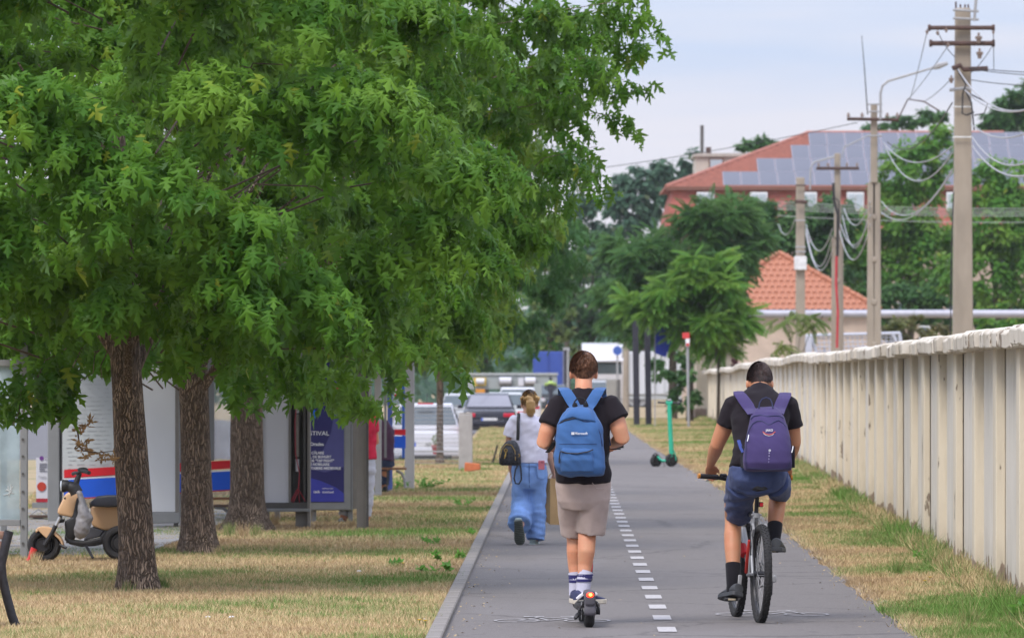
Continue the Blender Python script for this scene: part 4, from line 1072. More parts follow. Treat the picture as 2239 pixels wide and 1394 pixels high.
mb = MB()
for (x0, y0, x1, y1) in ((12, 1072, 28, 1062), (20, 1080, 24, 1058), (14, 1068, 30, 1078), (8, 1082, 26, 1070), (17, 1062, 20, 1084)): mb.tube([loc_(x0, y0, d0 + .025, sh), loc_((x0 + x1) / 2 + 2, (y0 + y1) / 2 + 3, d0 + .025, sh), loc_(x1, y1, d0 + .025, sh)], .0035, 4)
mb.build('scratched_tag', mat('scratch', (.55, .58, .58), .8), g)

# second shelter: grey posts, posters and a red and blue band
d1 = 70.5
s2 = thing('bus_shelter', 'bus shelter with a red and blue band behind the maple trunks', 'bus shelter', gp(250, 1140, d1))
pp('post', 104, 130, 740, 1152, 69.2, .12, M_FRAME, s2, bevel=.008)
pp('post', 130, 135, 800, 1152, 69.25, .1, M_FRAMED, s2)
pp('post', 386, 398, 740, GY(d1), d1, .1, M_FRAME, s2, bevel=.006)
pp('post', 452, 468, 740, 1006, d1, .1, M_FRAME, s2, bevel=.006)
pp('post', 600, 612, 740, GY(d1), d1, .1, M_FRAME, s2, bevel=.006)
pp('roof', 60, 660, 640, 660, 68.6, 3.4, M_FRAME, s2, bevel=.03)
pp('glass_panel', 136, 600, 830, 1110, d1 + .04, .012, M_CLEAR, s2)
tt = pp('timetable', 136, 249, 800, 1062, d1 - .05, .02, mat('timetable_paper', (.50, .53, .54), .5, .05, 2), s2)
mb = MB(); rr_ = random.Random(5)
for k in range(22):
    y = 830 + k * 9.2
    x = 143 + rr_.uniform(0, 8)
    while x < 236:
        w_ = rr_.uniform(5, 24); pbox(mb, x, min(x + w_, 242), y, y + 1.6, d1 - .056, .003, s2); x += w_ + rr_.uniform(3, 14)
mb.build('print_line', mat('faint_print', (.43, .46, .475), .6), tt, False)
ps = pp('poster', 79, 104, 1000, 1098, d1 + .3, .02, M_PAPER, s2)
mb = MB(); pbox(mb, 79, 105, 1089, 1097, d1 + .29, .004, s2); mb.build('poster_band', mat('dark_red', (.38, .02, .035)), ps, False)
mb = MB().tube([loc_(91, 1063, d1 + .295, s2), loc_(91, 1063, d1 + .288, s2)], .052, 20); mb.build('poster_disc', mat('brick_red', (.45, .05, .03)), ps)
mb = MB().tube([loc_(91, 1001, d1 + .295, s2), loc_(91, 1001, d1 + .288, s2)], .025, 16); mb.build('poster_disc', mat('violet_print', (.16, .05, .25)), ps)
mb = MB()
for y in (1012, 1016, 1020, 1024, 1028): pbox(mb, 86, 103 if y != 1024 else 97, y, y + 1.8, d1 + .29, .004, s2)
mb.build('print_line', M_INK, ps, False)
text('Traseu', .034, M_INK, ps, loc_(84, 1044, d1 + .287, s2)); text('O', .05, M_INK, ps, loc_(98, 1006, d1 + .287, s2))
pp('poster_case', 70, 106, 1098, 1110, d1 + .28, .1, M_FRAME, s2)
def band(y0l, y0r, h, m, name):
    a, b = loc_(140, y0l, d1 - .09, s2), loc_(603, y0r, d1 - .09, s2); q = Z * (h / S(d1))
    vs = [a, b, b - q, a - q]; vs = vs + [v + Y * .02 for v in vs]
    MB().add(vs, [(0, 1, 2, 3), (7, 6, 5, 4), (0, 4, 5, 1), (1, 5, 6, 2), (2, 6, 7, 3), (3, 7, 4, 0)]).build(name, m, s2, False)
band(1026, 1000, 18, M_RED, 'red_band'); band(1045.5, 1021, 3, M_WHITE, 'white_band'); band(1049, 1024, 40, M_BLUE, 'blue_band'); band(1089.5, 1064, 2.5, mat('dark_red', (.38, .02, .035)), 'band_edge')
def slats(x0, x1, y, d, root, m, n=4, name='seat_slat', w=.09):
    for k in range(n):
        a, b = loc_(x0, y, d + k * .11, root), loc_(x1, y, d + k * .11, root)
        b.z = a.z; MB().beam(a, b, w, .03).build(name, m, root, False, .004)
slats(64, 106, 1128, d1 - .4, s2, M_DKW); slats(430, 545, 1089, d1 - .3, s2, M_WOOD)
slats(430, 545, 1105, d1 - .9, s2, M_DKW, 3)
for x in (72, 470):
    MB().tube([loc_(x, 1108 if x > 300 else 1132, d1 - .2, s2), loc_(x + 18, 1110 if x > 300 else 1134, d1 - .2, s2), loc_(x + 34, 1122 if x > 300 else 1142, d1 - .2, s2), loc_(x + 38, 1148, d1 - .2, s2)], .02, 7).build('seat_bracket', M_FRAME, s2)
MB().tube([loc_(66, 1125, d1 - .1, s2), loc_(84, 1112, d1 - .1, s2), loc_(104, 1126, d1 - .1, s2)], .008, 6).build('seat_rod', M_FRAME, s2)

# frosted lightbox between the first two trunks
d2 = 66.5
lb = thing('lightbox', 'blank frosted white lightbox between the first two maple trunks', 'lightbox', gp(340, 1152, d2), 0, 'advertising lightboxes')
pp('cabinet', 286, 391, 740, 1142, d2, .22, M_FRAME, lb, bevel=.015)
pp('sheet', 300, 383, 790, 1118, d2 - .006, .01, mat('frosted_sheet', (.60, .61, .64), .35, .04, 1.2), lb)
pp('frame_edge', 383, 391, 780, 1130, d2 - .02, .03, M_TAUPE, lb)
pp('bottom_rail', 284, 393, 1120, 1143, d2 - .04, .05, M_FRAME, lb, bevel=.006)
for x in (292, 380): pp('leg', x, x + 9, 1142, GY(d2), d2 + .05, .12, M_TAUPE, lb)

# open lightbox with hanging wires
d3 = 67.0
ob = thing('lightbox', 'opened lightbox with a blank sheet and loose red wires inside', 'lightbox', gp(620, 1158, d3), 0, 'advertising lightboxes')
pp('back_board', 569, 677, 775, 1116, d3 + .20, .03, M_FRAMED, ob)
pp('side_frame', 564, 572, 770, 1118, d3, .22, M_FRAMED, ob, bevel=.004)
pp('side_frame', 663, 669, 770, 1118, d3 + .05, .16, M_FRAMED, ob, bevel=.003)
pp('side_frame', 672, 678, 745, 1158, d3 - .01, .24, M_TAUPE, ob, bevel=.004)
pp('top_frame', 564, 678, 770, 783, d3 - .01, .24, M_FRAME, ob, bevel=.006)
pp('bottom_tray', 572, 674, 1098, 1112, d3 - .005, .22, M_FRAMED, ob)
pp('bottom_frame', 566, 678, 1111, 1118, d3 - .02, .25, M_FRAME, ob, bevel=.004)
pp('sheet', 573, 631, 784, 1098, d3 + .05, .012, M_PAPER, ob)
pp('sheet_edge', 631, 636, 784, 1102, d3 + .03, .05, M_TAUPE, ob)
for y0, y1 in ((790, 866), (872, 902), (905, 998), (1003, 1030)):
    MB().cyl(loc_(650, y0, d3 + .1, ob), loc_(650, y1, d3 + .1, ob), .022, 12).build('lamp_tube', M_PAPER if y0 in (872, 1003) else mat('dusty_tube', (.26, .23, .21), .5), ob)
M_RW = mat('red_wire', (.34, .045, .06), .6)
for k, pts in enumerate([[(650, 870), (645, 920), (646, 990), (655, 1035), (651, 1075), (640, 1100)], [(655, 1035), (653, 1070), (668, 1095)], [(650, 1068), (632, 1102), (642, 1109), (660, 1104)], [(652, 1072), (655, 1098), (648, 1106)], [(648, 1075), (640, 1092), (634, 1098)]]):
    MB().tube([loc_(x, y, d3 + .02 + .01 * k, ob) for x, y in pts], .006, 5).build('wire', M_RW, ob)
for x0, x1 in ((579, 588), (646, 672)): pp('leg', x0, x1, 1118, GY(d3) if x1 > 600 else 1140, d3 + .08, .14, M_TAUPE, ob)

# festival poster lightbox
d4 = 69.5
fb = thing('lightbox', 'lightbox showing a dark blue festival poster with white lettering', 'lightbox', gp(720, 1150, d4), 0, 'advertising lightboxes')
pp('cabinet', 655, 771, 770, 1115, d4, .2, M_FRAME, fb, bevel=.012)
pp('frame_groove', 767, 768.5, 770, 1112, d4 - .004, .01, M_FRAMED, fb)
po = pp('poster', 664, 752, 790, 1097, d4 - .006, .01, mat('navy_print', (.028, .026, .125), .4, .12, 3), fb)
def flat(pts, m, off, name):
    mb = MB(); mb.prism([(p.x, p.z) for p in [loc_(x, y, d4, fb) for x, y in pts]], .002, (0, d4 - .008 - off - fb.location.y, 0)); mb.build(name, m, po, False)
flat([(735, 790), (752, 790), (752, 1020), (712, 1032), (664, 1022), (664, 1018), (690, 1010), (708, 980), (724, 945), (731, 900)], mat('slate_violet', (.075, .075, .22), .4, .1, 4), .0002, 'print_shape')
flat([(664, 1040), (700, 1050), (735, 1065), (752, 1078), (752, 1096), (664, 1096)], mat('royal_print', (.045, .05, .33), .4, .1, 4), .0007, 'print_shape')
flat([(664, 890)] + [(676 + 16 * math.cos(a), 905 + 14 * math.sin(a)) for a in np.linspace(-1.4, 1.5, 9)] + [(664, 918)], mat('bright_blue_print', (.02, .16, .70)), .0011, 'print_shape')
flat([(672, 860), (684, 862), (686, 880), (680, 887), (672, 880)], mat('grey_print', (.45, .45, .5)), .0015, 'print_shape')
flat([(716, 842), (738, 844), (745, 850), (736, 862), (724, 852), (708, 872), (690, 868), (700, 852)], mat('coral_print', (.45, .05, .06)), .0019, 'print_shape')
def ptext(s_, px, py, h, sx=1.0, bold=0):
    text(s_, h / S(d4) * 1.42, M_WHITE, po, loc_(px, py, d4 - .012, fb), sx=sx, bold=bold)
ptext('FESTIVAL', 662.5, 951, 9.2, 1.08, .0004); ptext('Oradea', 678, 973.5, 7.0, .98, .001)
for s_, x, y in (('CĂLARE', 681, 992), ('L DE BUHURT', 678, 1000.5), ('DE "TAP FIGHT"', 678, 1009), ('E NOBILIARE', 678, 1017), ('TABERE MEDIEVALE', 680, 1025.5)): ptext(s_, x, y, 5.4, .97, .001)
mb = MB(); rl_ = random.Random(3)
for x0, x1, y0, y1, n_ in ((686, 700, 1071.5, 1077, 8), (705, 730, 1072.5, 1077, 14), (705, 729, 1065.8, 1068, 13)):
    for q in range(n_):
        xa = x0 + (x1 - x0) * q / n_; pbox(mb, xa, xa + (x1 - x0) / n_ * .55, y0 + rl_.uniform(0, .45) * (y1 - y0), y1, d4 - .013, .001, fb)
mb.build('faint_logo', M_WHITE, po, False)
pp('frame_strip', 771, 780, 770, 1112, d4 + .02, .05, M_TAUPE, fb)
for x0, x1 in ((680, 691), (762, 771)): pp('leg', x0, x1, 1112, GY(d4), d4 + .06, .1, M_FRAME, fb)
en = thing('shelter_post', 'dark taupe square post closing the row of lightboxes', 'post', gp(793, 1157, 66.5))
pp('shaft', 780, 804, 735, GY(66.5), 66.5, .13, M_TAUPE, en, bevel=.006)
pp('edge_strip', 801, 806, 725, GY(66.5), 66.45, .05, M_FRAMED, en)
pp('hatch', 800.5, 801, 1070, 1120, 66.46, .02, M_GALV, en)

# far shelter
d5 = 87
s3 = thing('bus_shelter', 'far bus shelter with pale posts and slender blue frames', 'bus shelter', gp(860, 1072, d5))
pp('post', 819, 834, 700, GY(84.8), 84.8, .12, M_LGREY, s3, bevel=.008); pp('foot_plate', 812, 834, GY(84.8) - 8, GY(84.8), 84.7, .2, M_LGREY, s3)
pp('post', 806, 812, 700, GY(85.6), 85.6, .08, M_LGREY, s3); pp('post', 840, 845, 760, 1000, 86.4, .08, M_FRAME, s3)
pp('post', 885, 906, 700, GY(90), 90, .15, M_LGREY, s3, bevel=.008)
M_BFR = mat('blue_metal', (.03, .11, .42), .45, .06)
b1_ = pp('blue_frame', 847, 858, 760, GY(88.5), 88.5, .06, mat('dull_blue_metal', (.06, .10, .33), .5), s3); pp('blue_frame', 879, 885, 800, 1000, 89, .06, M_BFR, s3)
pp('roof', 790, 930, 690, 702, 84, 7, M_FRAME, s3, bevel=.03)
pp('glass_panel', 858, 879, 780, 1000, 88.8, .012, M_CLEAR, s3)
pp('red_band', 842, 887, 938, 950.5, 88.2, .02, M_RED, s3); pp('blue_band', 843, 887, 953, 979, 88.2, .02, M_BLUE, s3)
nt_ = pp('notice', 863, 877, 825, 866, 88.0, .015, M_WHITE, s3)
mb = MB(); pbox(mb, 863, 877, 861, 866, 87.99, .004, s3)
for y in range(834, 858, 5): pbox(mb, 865.5, 875, y, y + 1.4, 87.99, .004, s3)
mb.build('print_line', M_RED, nt_, False)
slats(826, 889, 1024, 86.6, s3, M_WOOD, 4, w=.085)
MB().tube([loc_(866, 1028, 87, s3), loc_(878, 1034, 87, s3), loc_(884, 1046, 87, s3), loc_(886, 1066, 87, s3)], .02, 7).build('seat_bracket', M_LGREY, s3)
pp('seat_leg', 845, 848, 1028, 1075, 86.8, .06, M_FRAMED, s3)

# mesh fence, concrete post, flowerpot, orange tile, stick, young tree supports
mf = thing('mesh_fence', 'thin wire mesh fence panel in front of the parked white car', 'fence', gp(955, 1027, 109.5))
mb = MB()
for k in range(22): x = 906 + k * 4.5; mb.tube([loc_(x, 884, 109.5, mf), loc_(x, 1012, 109.5, mf)], .0045, 3, cap=False)
for k in range(15): y = 886 + k * 9; mb.tube([loc_(905, y, 109.5, mf), loc_(1003, y, 109.5, mf)], .0045, 3, cap=False)
mb.build('wire_mesh', M_GALV, mf)
pp('post', 902, 906, 880, GY(109.5), 109.5, .05, M_GALV, mf); pp('bottom_bar', 903, 1003, 985, 988, 109.45, .04, M_GALV, mf)
cp = thing('concrete_post', 'squat pale concrete post with a flaking right edge on the lawn', 'post', gp(1018, 1027, 108.7))
mb = MB(); pbox(mb, 1003, 1033, 905, GY(108.7) + 6, 108.7, .26, cp); mb.build('shaft', mat('pale_concrete', (.34, .32, .31), .9, .14, 6, .3, 40), cp, False, .015, 2)
mb = MB(); pbox(mb, 1004, 1032, 902, 905.5, 108.72, .22, cp); mb.build('cap', mat('worn_cap', (.26, .23, .2), .9, .3, 15), cp, False, .01)
fp = thing('flowerpot', 'small red flowerpot with a pale plant beside the white car', 'flowerpot', gp(952, 992, 131))
c0 = loc_(952, 992, 131, fp); s = S(131)
mb = MB().tube([c0, c0 + Z * .14, c0 + Z * .15, c0 + Z * .19], [.05, .075, .085, .085], 14); mb.build('pot', mat('red_pot', (.42, .05, .05), .6), fp)
r_ = np.random.default_rng(4); P = np.array(c0) + np.array([0, 0, .26]) + r_.normal(0, 1, (70, 3)) * np.array([.05, .05, .07]); s_, f_, q_ = frames(r_.normal(0, 1, (70, 3)) + [0, 0, .5], r_.normal(0, 1, (70, 3)))
link('plant', np_mesh('plant', *place(T_OVAL, P, s_, f_, q_, r_.uniform(.04, .09, 70)), leaf_material('pot_plant', (.16, .22, .12), (.25, .30, .2), (.2, .25, .12))), fp)
tl_ = thing('roof_tile', 'broken orange clay tile lying by the concrete post', 'tile', gp(1032, 1033, 105.5))
mb = MB(); a = [loc_(x, y, 105.5, tl_) for x, y in ((1015, 1032), (1050, 1026), (1049, 1013), (1016, 1010))]; mb.add(a + [v + Vector((.01, .12, .0)) for v in a], [(0, 1, 2, 3), (7, 6, 5, 4), (0, 4, 5, 1), (1, 5, 6, 2), (2, 6, 7, 3), (3, 7, 4, 0)]); mb.build('slab', mat('clay', (.46, .14, .06), .9, .2, 8), tl_, False, .012)
st = thing('stick', 'dark thin stake leaning out of the lawn left of the walker', 'stick', gp(1076, 1008, 117)); MB().tube([(0, 0, -.02), loc_(1088, 972, 117, st)], [.022, .016], 6).build('stake', mat('dark_stake', (.07, .06, .055), .8), st)

# bench cut by the left edge, nearest thing of all
d6 = 40.7
be = thing('park_bench', 'black metal bench end with weathered slats, cut by the left edge', 'bench', gp(-60, 1372, d6))
M_BIRON = mat('scuffed_black_iron', (.022, .021, .026), .45, .4, 22, .3, 60)
MB().tube([loc_(x, y, d6, be) for x, y in ((20, 1160), (11, 1195), (3, 1232), (5, 1262), (15, 1305), (26, 1345), (36, 1372))], [(.03, .026)] * 7, 10).build('leg', M_BIRON, be)
MB().tube([loc_(x, y, d6, be) for x, y in ((3, 1236), (-30, 1250), (-62, 1290), (-80, 1372))], .028, 10).build('leg', M_BIRON, be)
for k, (y0, y1) in enumerate(((1160, 1178), (1182, 1200), (1204, 1222))):
    mb = MB(); a = loc_(-230, (y0 + y1) / 2, d6 + .03 + .015 * k, be); b = loc_(9 - 5 * k, (y0 + y1) / 2, d6 + .03 + .015 * k, be)
    mb.beam(a, b, .035, .052); mb.build('back_slat', mat('weathered_slat', (.26, .15, .11), .85, .45, 9, mapscale=(.6, 6, 6)), be, False, .005)
for k in range(3):
    mb = MB(); a = loc_(-230, 1252 + 4 * k, d6 - .08 - .1 * k, be); b = loc_(-8, 1252 + 4 * k, d6 - .08 - .1 * k, be); mb.beam(a, b, .085, .035); mb.build('seat_slat', MATS['weathered_slat'], be, False, .005)

# ------------------------------------------------------------------ moped
d7 = 55.0
mo = thing('moped', 'cream and black electric moped parked behind the first trunk', 'moped', gp(97, 1228, d7))
M_CREAM = mat('cream_plastic', (.62, .39, .22), .32, .05, 3, spec=.5)
M_RUB = mat('tyre_rubber', (.022, .021, .022), .8, .25, 30)
M_ALU = mat('brushed_alloy', (.45, .45, .46), .35, .1, 10, metal=.6)
L7 = lambda x, y, o=0.0: loc_(x, y, d7 + o, mo)
def moto_wheel(cx, cy, r_px, name):
    c = L7(cx, cy); R = r_px / S(d7)
    w = MB().ring(c, R - .037, .037, 'y', 36, 10, w=.05).build(name, M_RUB, mo)
    MB().ring(c, R - .085, .014, 'y', 30, 6, w=.03).build('rim', M_BLACK, w)
    mb = MB()
    for k in range(10):
        a = k * math.pi / 5; mb.tube([c + Vector((.03 * math.cos(a), 0, .03 * math.sin(a))), c + Vector(((R - .085) * math.cos(a), 0, (R - .085) * math.sin(a)))], .007, 5)
    mb.build('spoke', M_ALU, w); MB().cyl(c - Y * .06, c + Y * .06, .055, 16).build('hub', M_BLACK, w)
moto_wheel(97, 1191, 37, 'front_wheel'); moto_wheel(262, 1186, 38, 'rear_wheel')
sec = lambda pts, rs, n=12: MB().tube(pts, rs, n, side=Y)
for o in (-.075, .075):
    MB().tube([L7(97, 1191, o), L7(113, 1165, o), L7(122, 1148, o)], [.022, .02, .02], 8).build('fork_leg', M_BLACK, mo)
    MB().tube([L7(121, 1150, o * .8), L7(131, 1130, o * .8)], .015, 8).build('fork_tube', M_ALU, mo)
MB().prism([(p.x, p.z) for p in [L7(*q) for q in ((124, 1136), (138, 1134), (137, 1142), (122, 1144))]], -.16, (0, .08, 0)).build('fork_yoke', M_BLACK, mo, False, .006)
def fender(pts, name):
    mb = MB(); top = [L7(*p) for p in pts]
    rings = []
    for i, p in enumerate(top):
        rings.append([p + Y * (.075 * math.sin(a)) - Z * (.035 * (1 - math.cos(a))) for a in np.linspace(-1.35, 1.35, 9)])
    vs = [v for r in rings for v in r]; fs = [(i * 9 + j, i * 9 + j + 1, (i + 1) * 9 + j + 1, (i + 1) * 9 + j) for i in range(len(rings) - 1) for j in range(8)]
    o = mb.add(vs, fs).build(name, M_CREAM, mo); m_ = o.modifiers.new('t', 'SOLIDIFY'); m_.thickness = .012
fender([(79, 1155), (85, 1151), (95, 1149), (106, 1150), (117, 1155), (124, 1163), (132, 1170), (138, 1180), (141, 1192)], 'front_fender')
MB().prism([(p.x, p.z) for p in [L7(*q) for q in ((81, 1154), (90, 1150), (116, 1153), (120, 1158), (112, 1175), (108, 1179), (97, 1170))]], -.012, (0, -.082, 0)).build('fender_side', M_CREAM, mo, False, .004)
shd = MB().prism([(p.x, p.z) for p in [L7(*q) for q in ((139, 1082), (145, 1076), (163, 1076), (169, 1081), (170, 1090), (160, 1126), (155, 1132), (128, 1126), (122, 1122), (124, 1112))]], -.30, (0, .15, 0)).build('front_shield', M_CREAM, mo, True, .02, 3)
MB().prism([(p.x, p.z) for p in [L7(*q) for q in ((143, 1086), (146, 1085), (147, 1089), (145, 1091), (142, 1089))]], -.004, (0, -.152, 0)).build('badge', M_BLACK, mo, False)
MB().prism([(p.x, p.z) for p in [L7(*q) for q in ((166, 1085), (178, 1105), (175, 1135), (158, 1180), (142, 1190), (138, 1140), (156, 1130))]], -.26, (0, .13, 0)).build('leg_shield', M_BLACK, mo, True, .02, 2)
MB().tube([L7(150, 1062), L7(162, 1066), L7(168, 1078)], [.05, .06, .06], 10, side=Y).build('steering_head', M_BLACK, mo)
MB().tube([L7(163, 1066), L7(170, 1045), L7(175, 1033)], [.03, .024, .02], 10).build('handlebar_stem', M_BLACK, mo)
MB().tube([L7(170, 1034, -.10), L7(178, 1029, -.16), L7(186, 1030, -.25), L7(195, 1033, -.34)], [.016, .016, .018, .018], 8).build('grip', M_BLACK, mo)
MB().tube([L7(170, 1034, .10), L7(164, 1033, .2), L7(160, 1035, .3)], [.016, .016, .018], 8).build('grip', M_BLACK, mo)
MB().ball(L7(181, 1026, -.12), (.05, .05, .022), 10).build('display', M_BLACK, mo)
hl = MB().tube([L7(135, 1062), L7(138, 1062), L7(150, 1060), L7(156, 1058)], [.052, .058, .05, .02], 16, side=Y).build('headlight', M_BLACK, mo)
MB().tube([L7(132.5, 1062), L7(135, 1062)], [.045, .052], 16, side=Y).build('lens', mat('lamp_lens', (.55, .6, .66), .12, .1, 3, spec=.8), hl)
mb = MB(); mb.loft([[L7(x0, y0, o * 1.0) for x0, y0, o in ring] for ring in ([(x, y, w) for x, y, w in ((195, 1102, -.02), (195, 1104, -.02), (196, 1106, -.0), (196, 1102, .0))], [(x, y, w) for x, y, w in ((198, 1096, -.10), (198, 1106, -.10), (199, 1106, .10), (199, 1096, .10))], [(x, y, w) for x, y, w in ((212, 1084, -.13), (212, 1107, -.13), (212, 1107, .13), (212, 1084, .13))], [(x, y, w) for x, y, w in ((235, 1081, -.14), (235, 1108, -.14), (235, 1108, .14), (235, 1081, .14))], [(x, y, w) for x, y, w in ((285, 1082, -.12), (285, 1107, -.12), (285, 1107, .12), (285, 1082, .12))])])
mb.build('seat', mat('seat_vinyl', (.02, .021, .03), .45, .1, 20), mo, True, .02, 3)
MB().prism([(p.x, p.z) for p in [L7(*q) for q in ((195, 1104), (285, 1106), (287, 1130), (262, 1152), (248, 1160), (222, 1159), (198, 1150), (196, 1125))]], -.26, (0, .13, 0)).build('side_panel', M_CREAM, mo, True, .025, 3)
MB().prism([(p.x, p.z) for p in [L7(*q) for q in ((140, 1165), (150, 1180), (178, 1183), (215, 1176), (226, 1160), (290, 1150), (290, 1172), (230, 1188), (205, 1194), (176, 1196), (150, 1190), (138, 1180))]], -.24, (0, .12, 0)).build('floorboard', M_BLACK, mo, True, .015, 2)
MB().prism([(p.x, p.z) for p in [L7(*q) for q in ((190, 1160), (196, 1152), (226, 1160), (216, 1174), (180, 1182))]], -.25, (0, .125, 0)).build('floor_mat', mat('grey_rubber', (.06, .06, .07), .7), mo, False, .01)
MB().tube([L7(188, 1192, -.1), L7(203, 1219, -.16)], .013, 7).build('kickstand', M_BLACK, mo)
MB().tube([L7(130, 1190, -.06), L7(138, 1194, -.08), L7(145, 1197, -.09)], .014, 6).build('foot_bracket', M_BLACK, mo)
bagm = MB().tube([L7(173, 1074, -.16), L7(178, 1095, -.17), L7(183, 1115, -.18), L7(183, 1140, -.19), L7(178, 1160, -.19), L7(172, 1173, -.17)], [(.05, .018), (.07, .03), (.09, .05), (.10, .07), (.095, .07), (.05, .04)], 14, side=Y)
bagm.tube([L7(186, 1110, -.18), L7(192, 1130, -.19), L7(186, 1155, -.18), L7(166, 1165, -.17)], [(.04, .03), (.06, .045), (.06, .05), (.05, .04)], 12, side=Y)
bo = link('sack', fuse(bagm, 'sack', mat('grey_nylon', (.20, .19, .195), .5, .15, 8), .012, 2, lambda c, n: .012 * noise.noise(Vector((c.x * 16 + c.z * 9, c.y * 8, c.z * 11))) + .006 * noise.noise(c * 40)), None, mo.location)
tag(bo, 'crumpled grey fabric bag hanging on the front of the moped', 'bag')
lk = thing('wheel_lock', 'red lock clamped to the front wheel of the moped', 'lock', gp(66, 1226, d7 - .1))
MB().tube([loc_(60, 1226, d7 - .12, lk), loc_(66, 1220, d7 - .12, lk), loc_(70, 1208, d7 - .12, lk), loc_(75, 1198, d7 - .12, lk)], [.02, .022, .026, .03], 10).build('lock_body', mat('red_lock', (.60, .03, .03), .4), lk)
MB().tube([loc_(75, 1200, d7 - .1, lk), loc_(80, 1206, d7, lk), loc_(76, 1214, d7 + .1, lk)], .008, 6).build('shackle', M_ALU, lk)
# dead leaves on a broken twig
dt = thing('dead_twig', 'broken twig with curled brown leaves hanging above the moped', 'twig', at(172, 905, 47.3))
MB().tube([loc_(x, y, 47.3, dt) for x, y in ((140, 860), (158, 915), (170, 945), (174, 975), (182, 985), (215, 989), (252, 985))], [.008, .008, .007, .006, .005, .004, .003], 5).build('stem', M_TWIG, dt)
MB().tube([loc_(x, y, 47.3, dt) for x, y in ((172, 968), (167, 974), (162, 981))], .004, 5).build('stem', M_TWIG, dt)
r_ = np.random.default_rng(8); cl = [(175, 945), (180, 955), (183, 972), (186, 985), (190, 992), (222, 994), (232, 1000), (178, 935), (196, 925), (247, 1008)]
dmesh = np_mesh('dead_leaf', *T_LITE, M_DEAD)
for x, y in cl:
    for k in range(5):
        o = link('dead_leaf', dmesh, dt, loc_(x + r_.normal(0, 4), y + r_.normal(0, 5), 47.3 + r_.normal(0, .03), dt)); o.rotation_euler = r_.uniform(-2, 2, 3) + np.array([2.6, 0, 0]); q = r_.uniform(.05, .09); o.scale = (q * .6, q, q * 2.0)
# ------------------------------------------------------------------ people
def skin_material(name, c):
    m, nt, b = newmat(name); n = noise_tex(nt, 9, 4); n2 = noise_tex(nt, 70, 2)
    k = mixc(nt, ramp(nt, n.outputs[0], .35, .7), c, (min(1, c[0] * 1.06), c[1] * .84, c[2] * .80))
    nt.links.new(mixc(nt, mth(nt, 'MULTIPLY', ramp(nt, n2.outputs[0], .5, .75), .15), k, tuple(q * .7 for q in c)), b.inputs['Base Color'])
    setv(b, Roughness=.5); b.inputs['Subsurface Weight'].default_value = .08; b.inputs['Subsurface Radius'].default_value = (.02, .008, .004)
    bump(nt, b, n2.outputs[0], .1, .002); return m
M_SKIN = skin_material('fair_skin', (.58, .285, .165)); M_SKIN2 = skin_material('tanned_skin', (.52, .255, .140)); M_SKIN3 = skin_material('pale_skin', (.56, .35, .26))
def cloth(name, c, var=.12, weave=260, bmp=.25, sheen=.1, rough=.9, scale=7):
    return mat(name, c, rough, var, scale, bmp, weave, spec=.2, sheen=sheen)
M_TEE = cloth('black_cotton', (.0125, .009, .0125), sheen=.04); M_BEIGE = cloth('beige_jersey', (.40, .315, .285)); M_NAVY = cloth('navy_jersey', (.050, .068, .155), .18)
M_BPB = cloth('blue_canvas', (.045, .115, .285), .1, 220); M_BPP = cloth('purple_polyester', (.050, .036, .115), .12, 240)
M_STRAP = cloth('black_webbing', (.015, .015, .018)); M_SOCKB = cloth('black_sock', (.012, .011, .015)); M_SOCKW = cloth('white_sock', (.50, .49, .60))
M_WTEE = cloth('white_cotton', (.72, .70, .82), .05); M_DENIM = mat('light_denim', (.20, .33, .64), .9, .30, 5, .3, 300, spec=.2); M_RTEE = cloth('red_cotton', (.60, .022, .06))
M_ZIP = mat('black_zip', (.012, .012, .02), .6); M_PULL = mat('silver_pull', (.5, .5, .52), .3, metal=.6)
def hair_mat(name, c1, c2):
    m, nt, b = newmat(name); g = nd(nt, 'ShaderNodeNewGeometry'); n = noise_tex(nt, 30, 4)
    nt.links.new(mixc(nt, mth(nt, 'ADD', mth(nt, 'MULTIPLY', mth(nt, 'POWER', g.outputs['Random Per Island'], 1.6), .95), mth(nt, 'MULTIPLY', n.outputs[0], .12)), c1, c2), b.inputs['Base Color']); setv(b, Roughness=.45)
    b.inputs['Specular IOR Level'].default_value = .3; return m
M_HAIR1 = hair_mat('brown_hair', (.028, .012, .007), (.21, .10, .058)); M_HAIR2 = hair_mat('dark_hair', (.010, .007, .008), (.085, .052, .048)); M_HAIR3 = hair_mat('blonde_hair', (.20, .10, .035), (.62, .40, .17))
def wr(amp, fx, fz, k=1.0):
    """cloth folds: displacement along the normal"""
    def f(c, n):
        return amp * (noise.noise(Vector((c.x * fx, c.y * fx, c.z * fz))) + .5 * noise.noise(Vector((c.x * fx * 2.3 + 4, c.y * fx * 2.3, c.z * fz * 2.1)))) * k
    return f
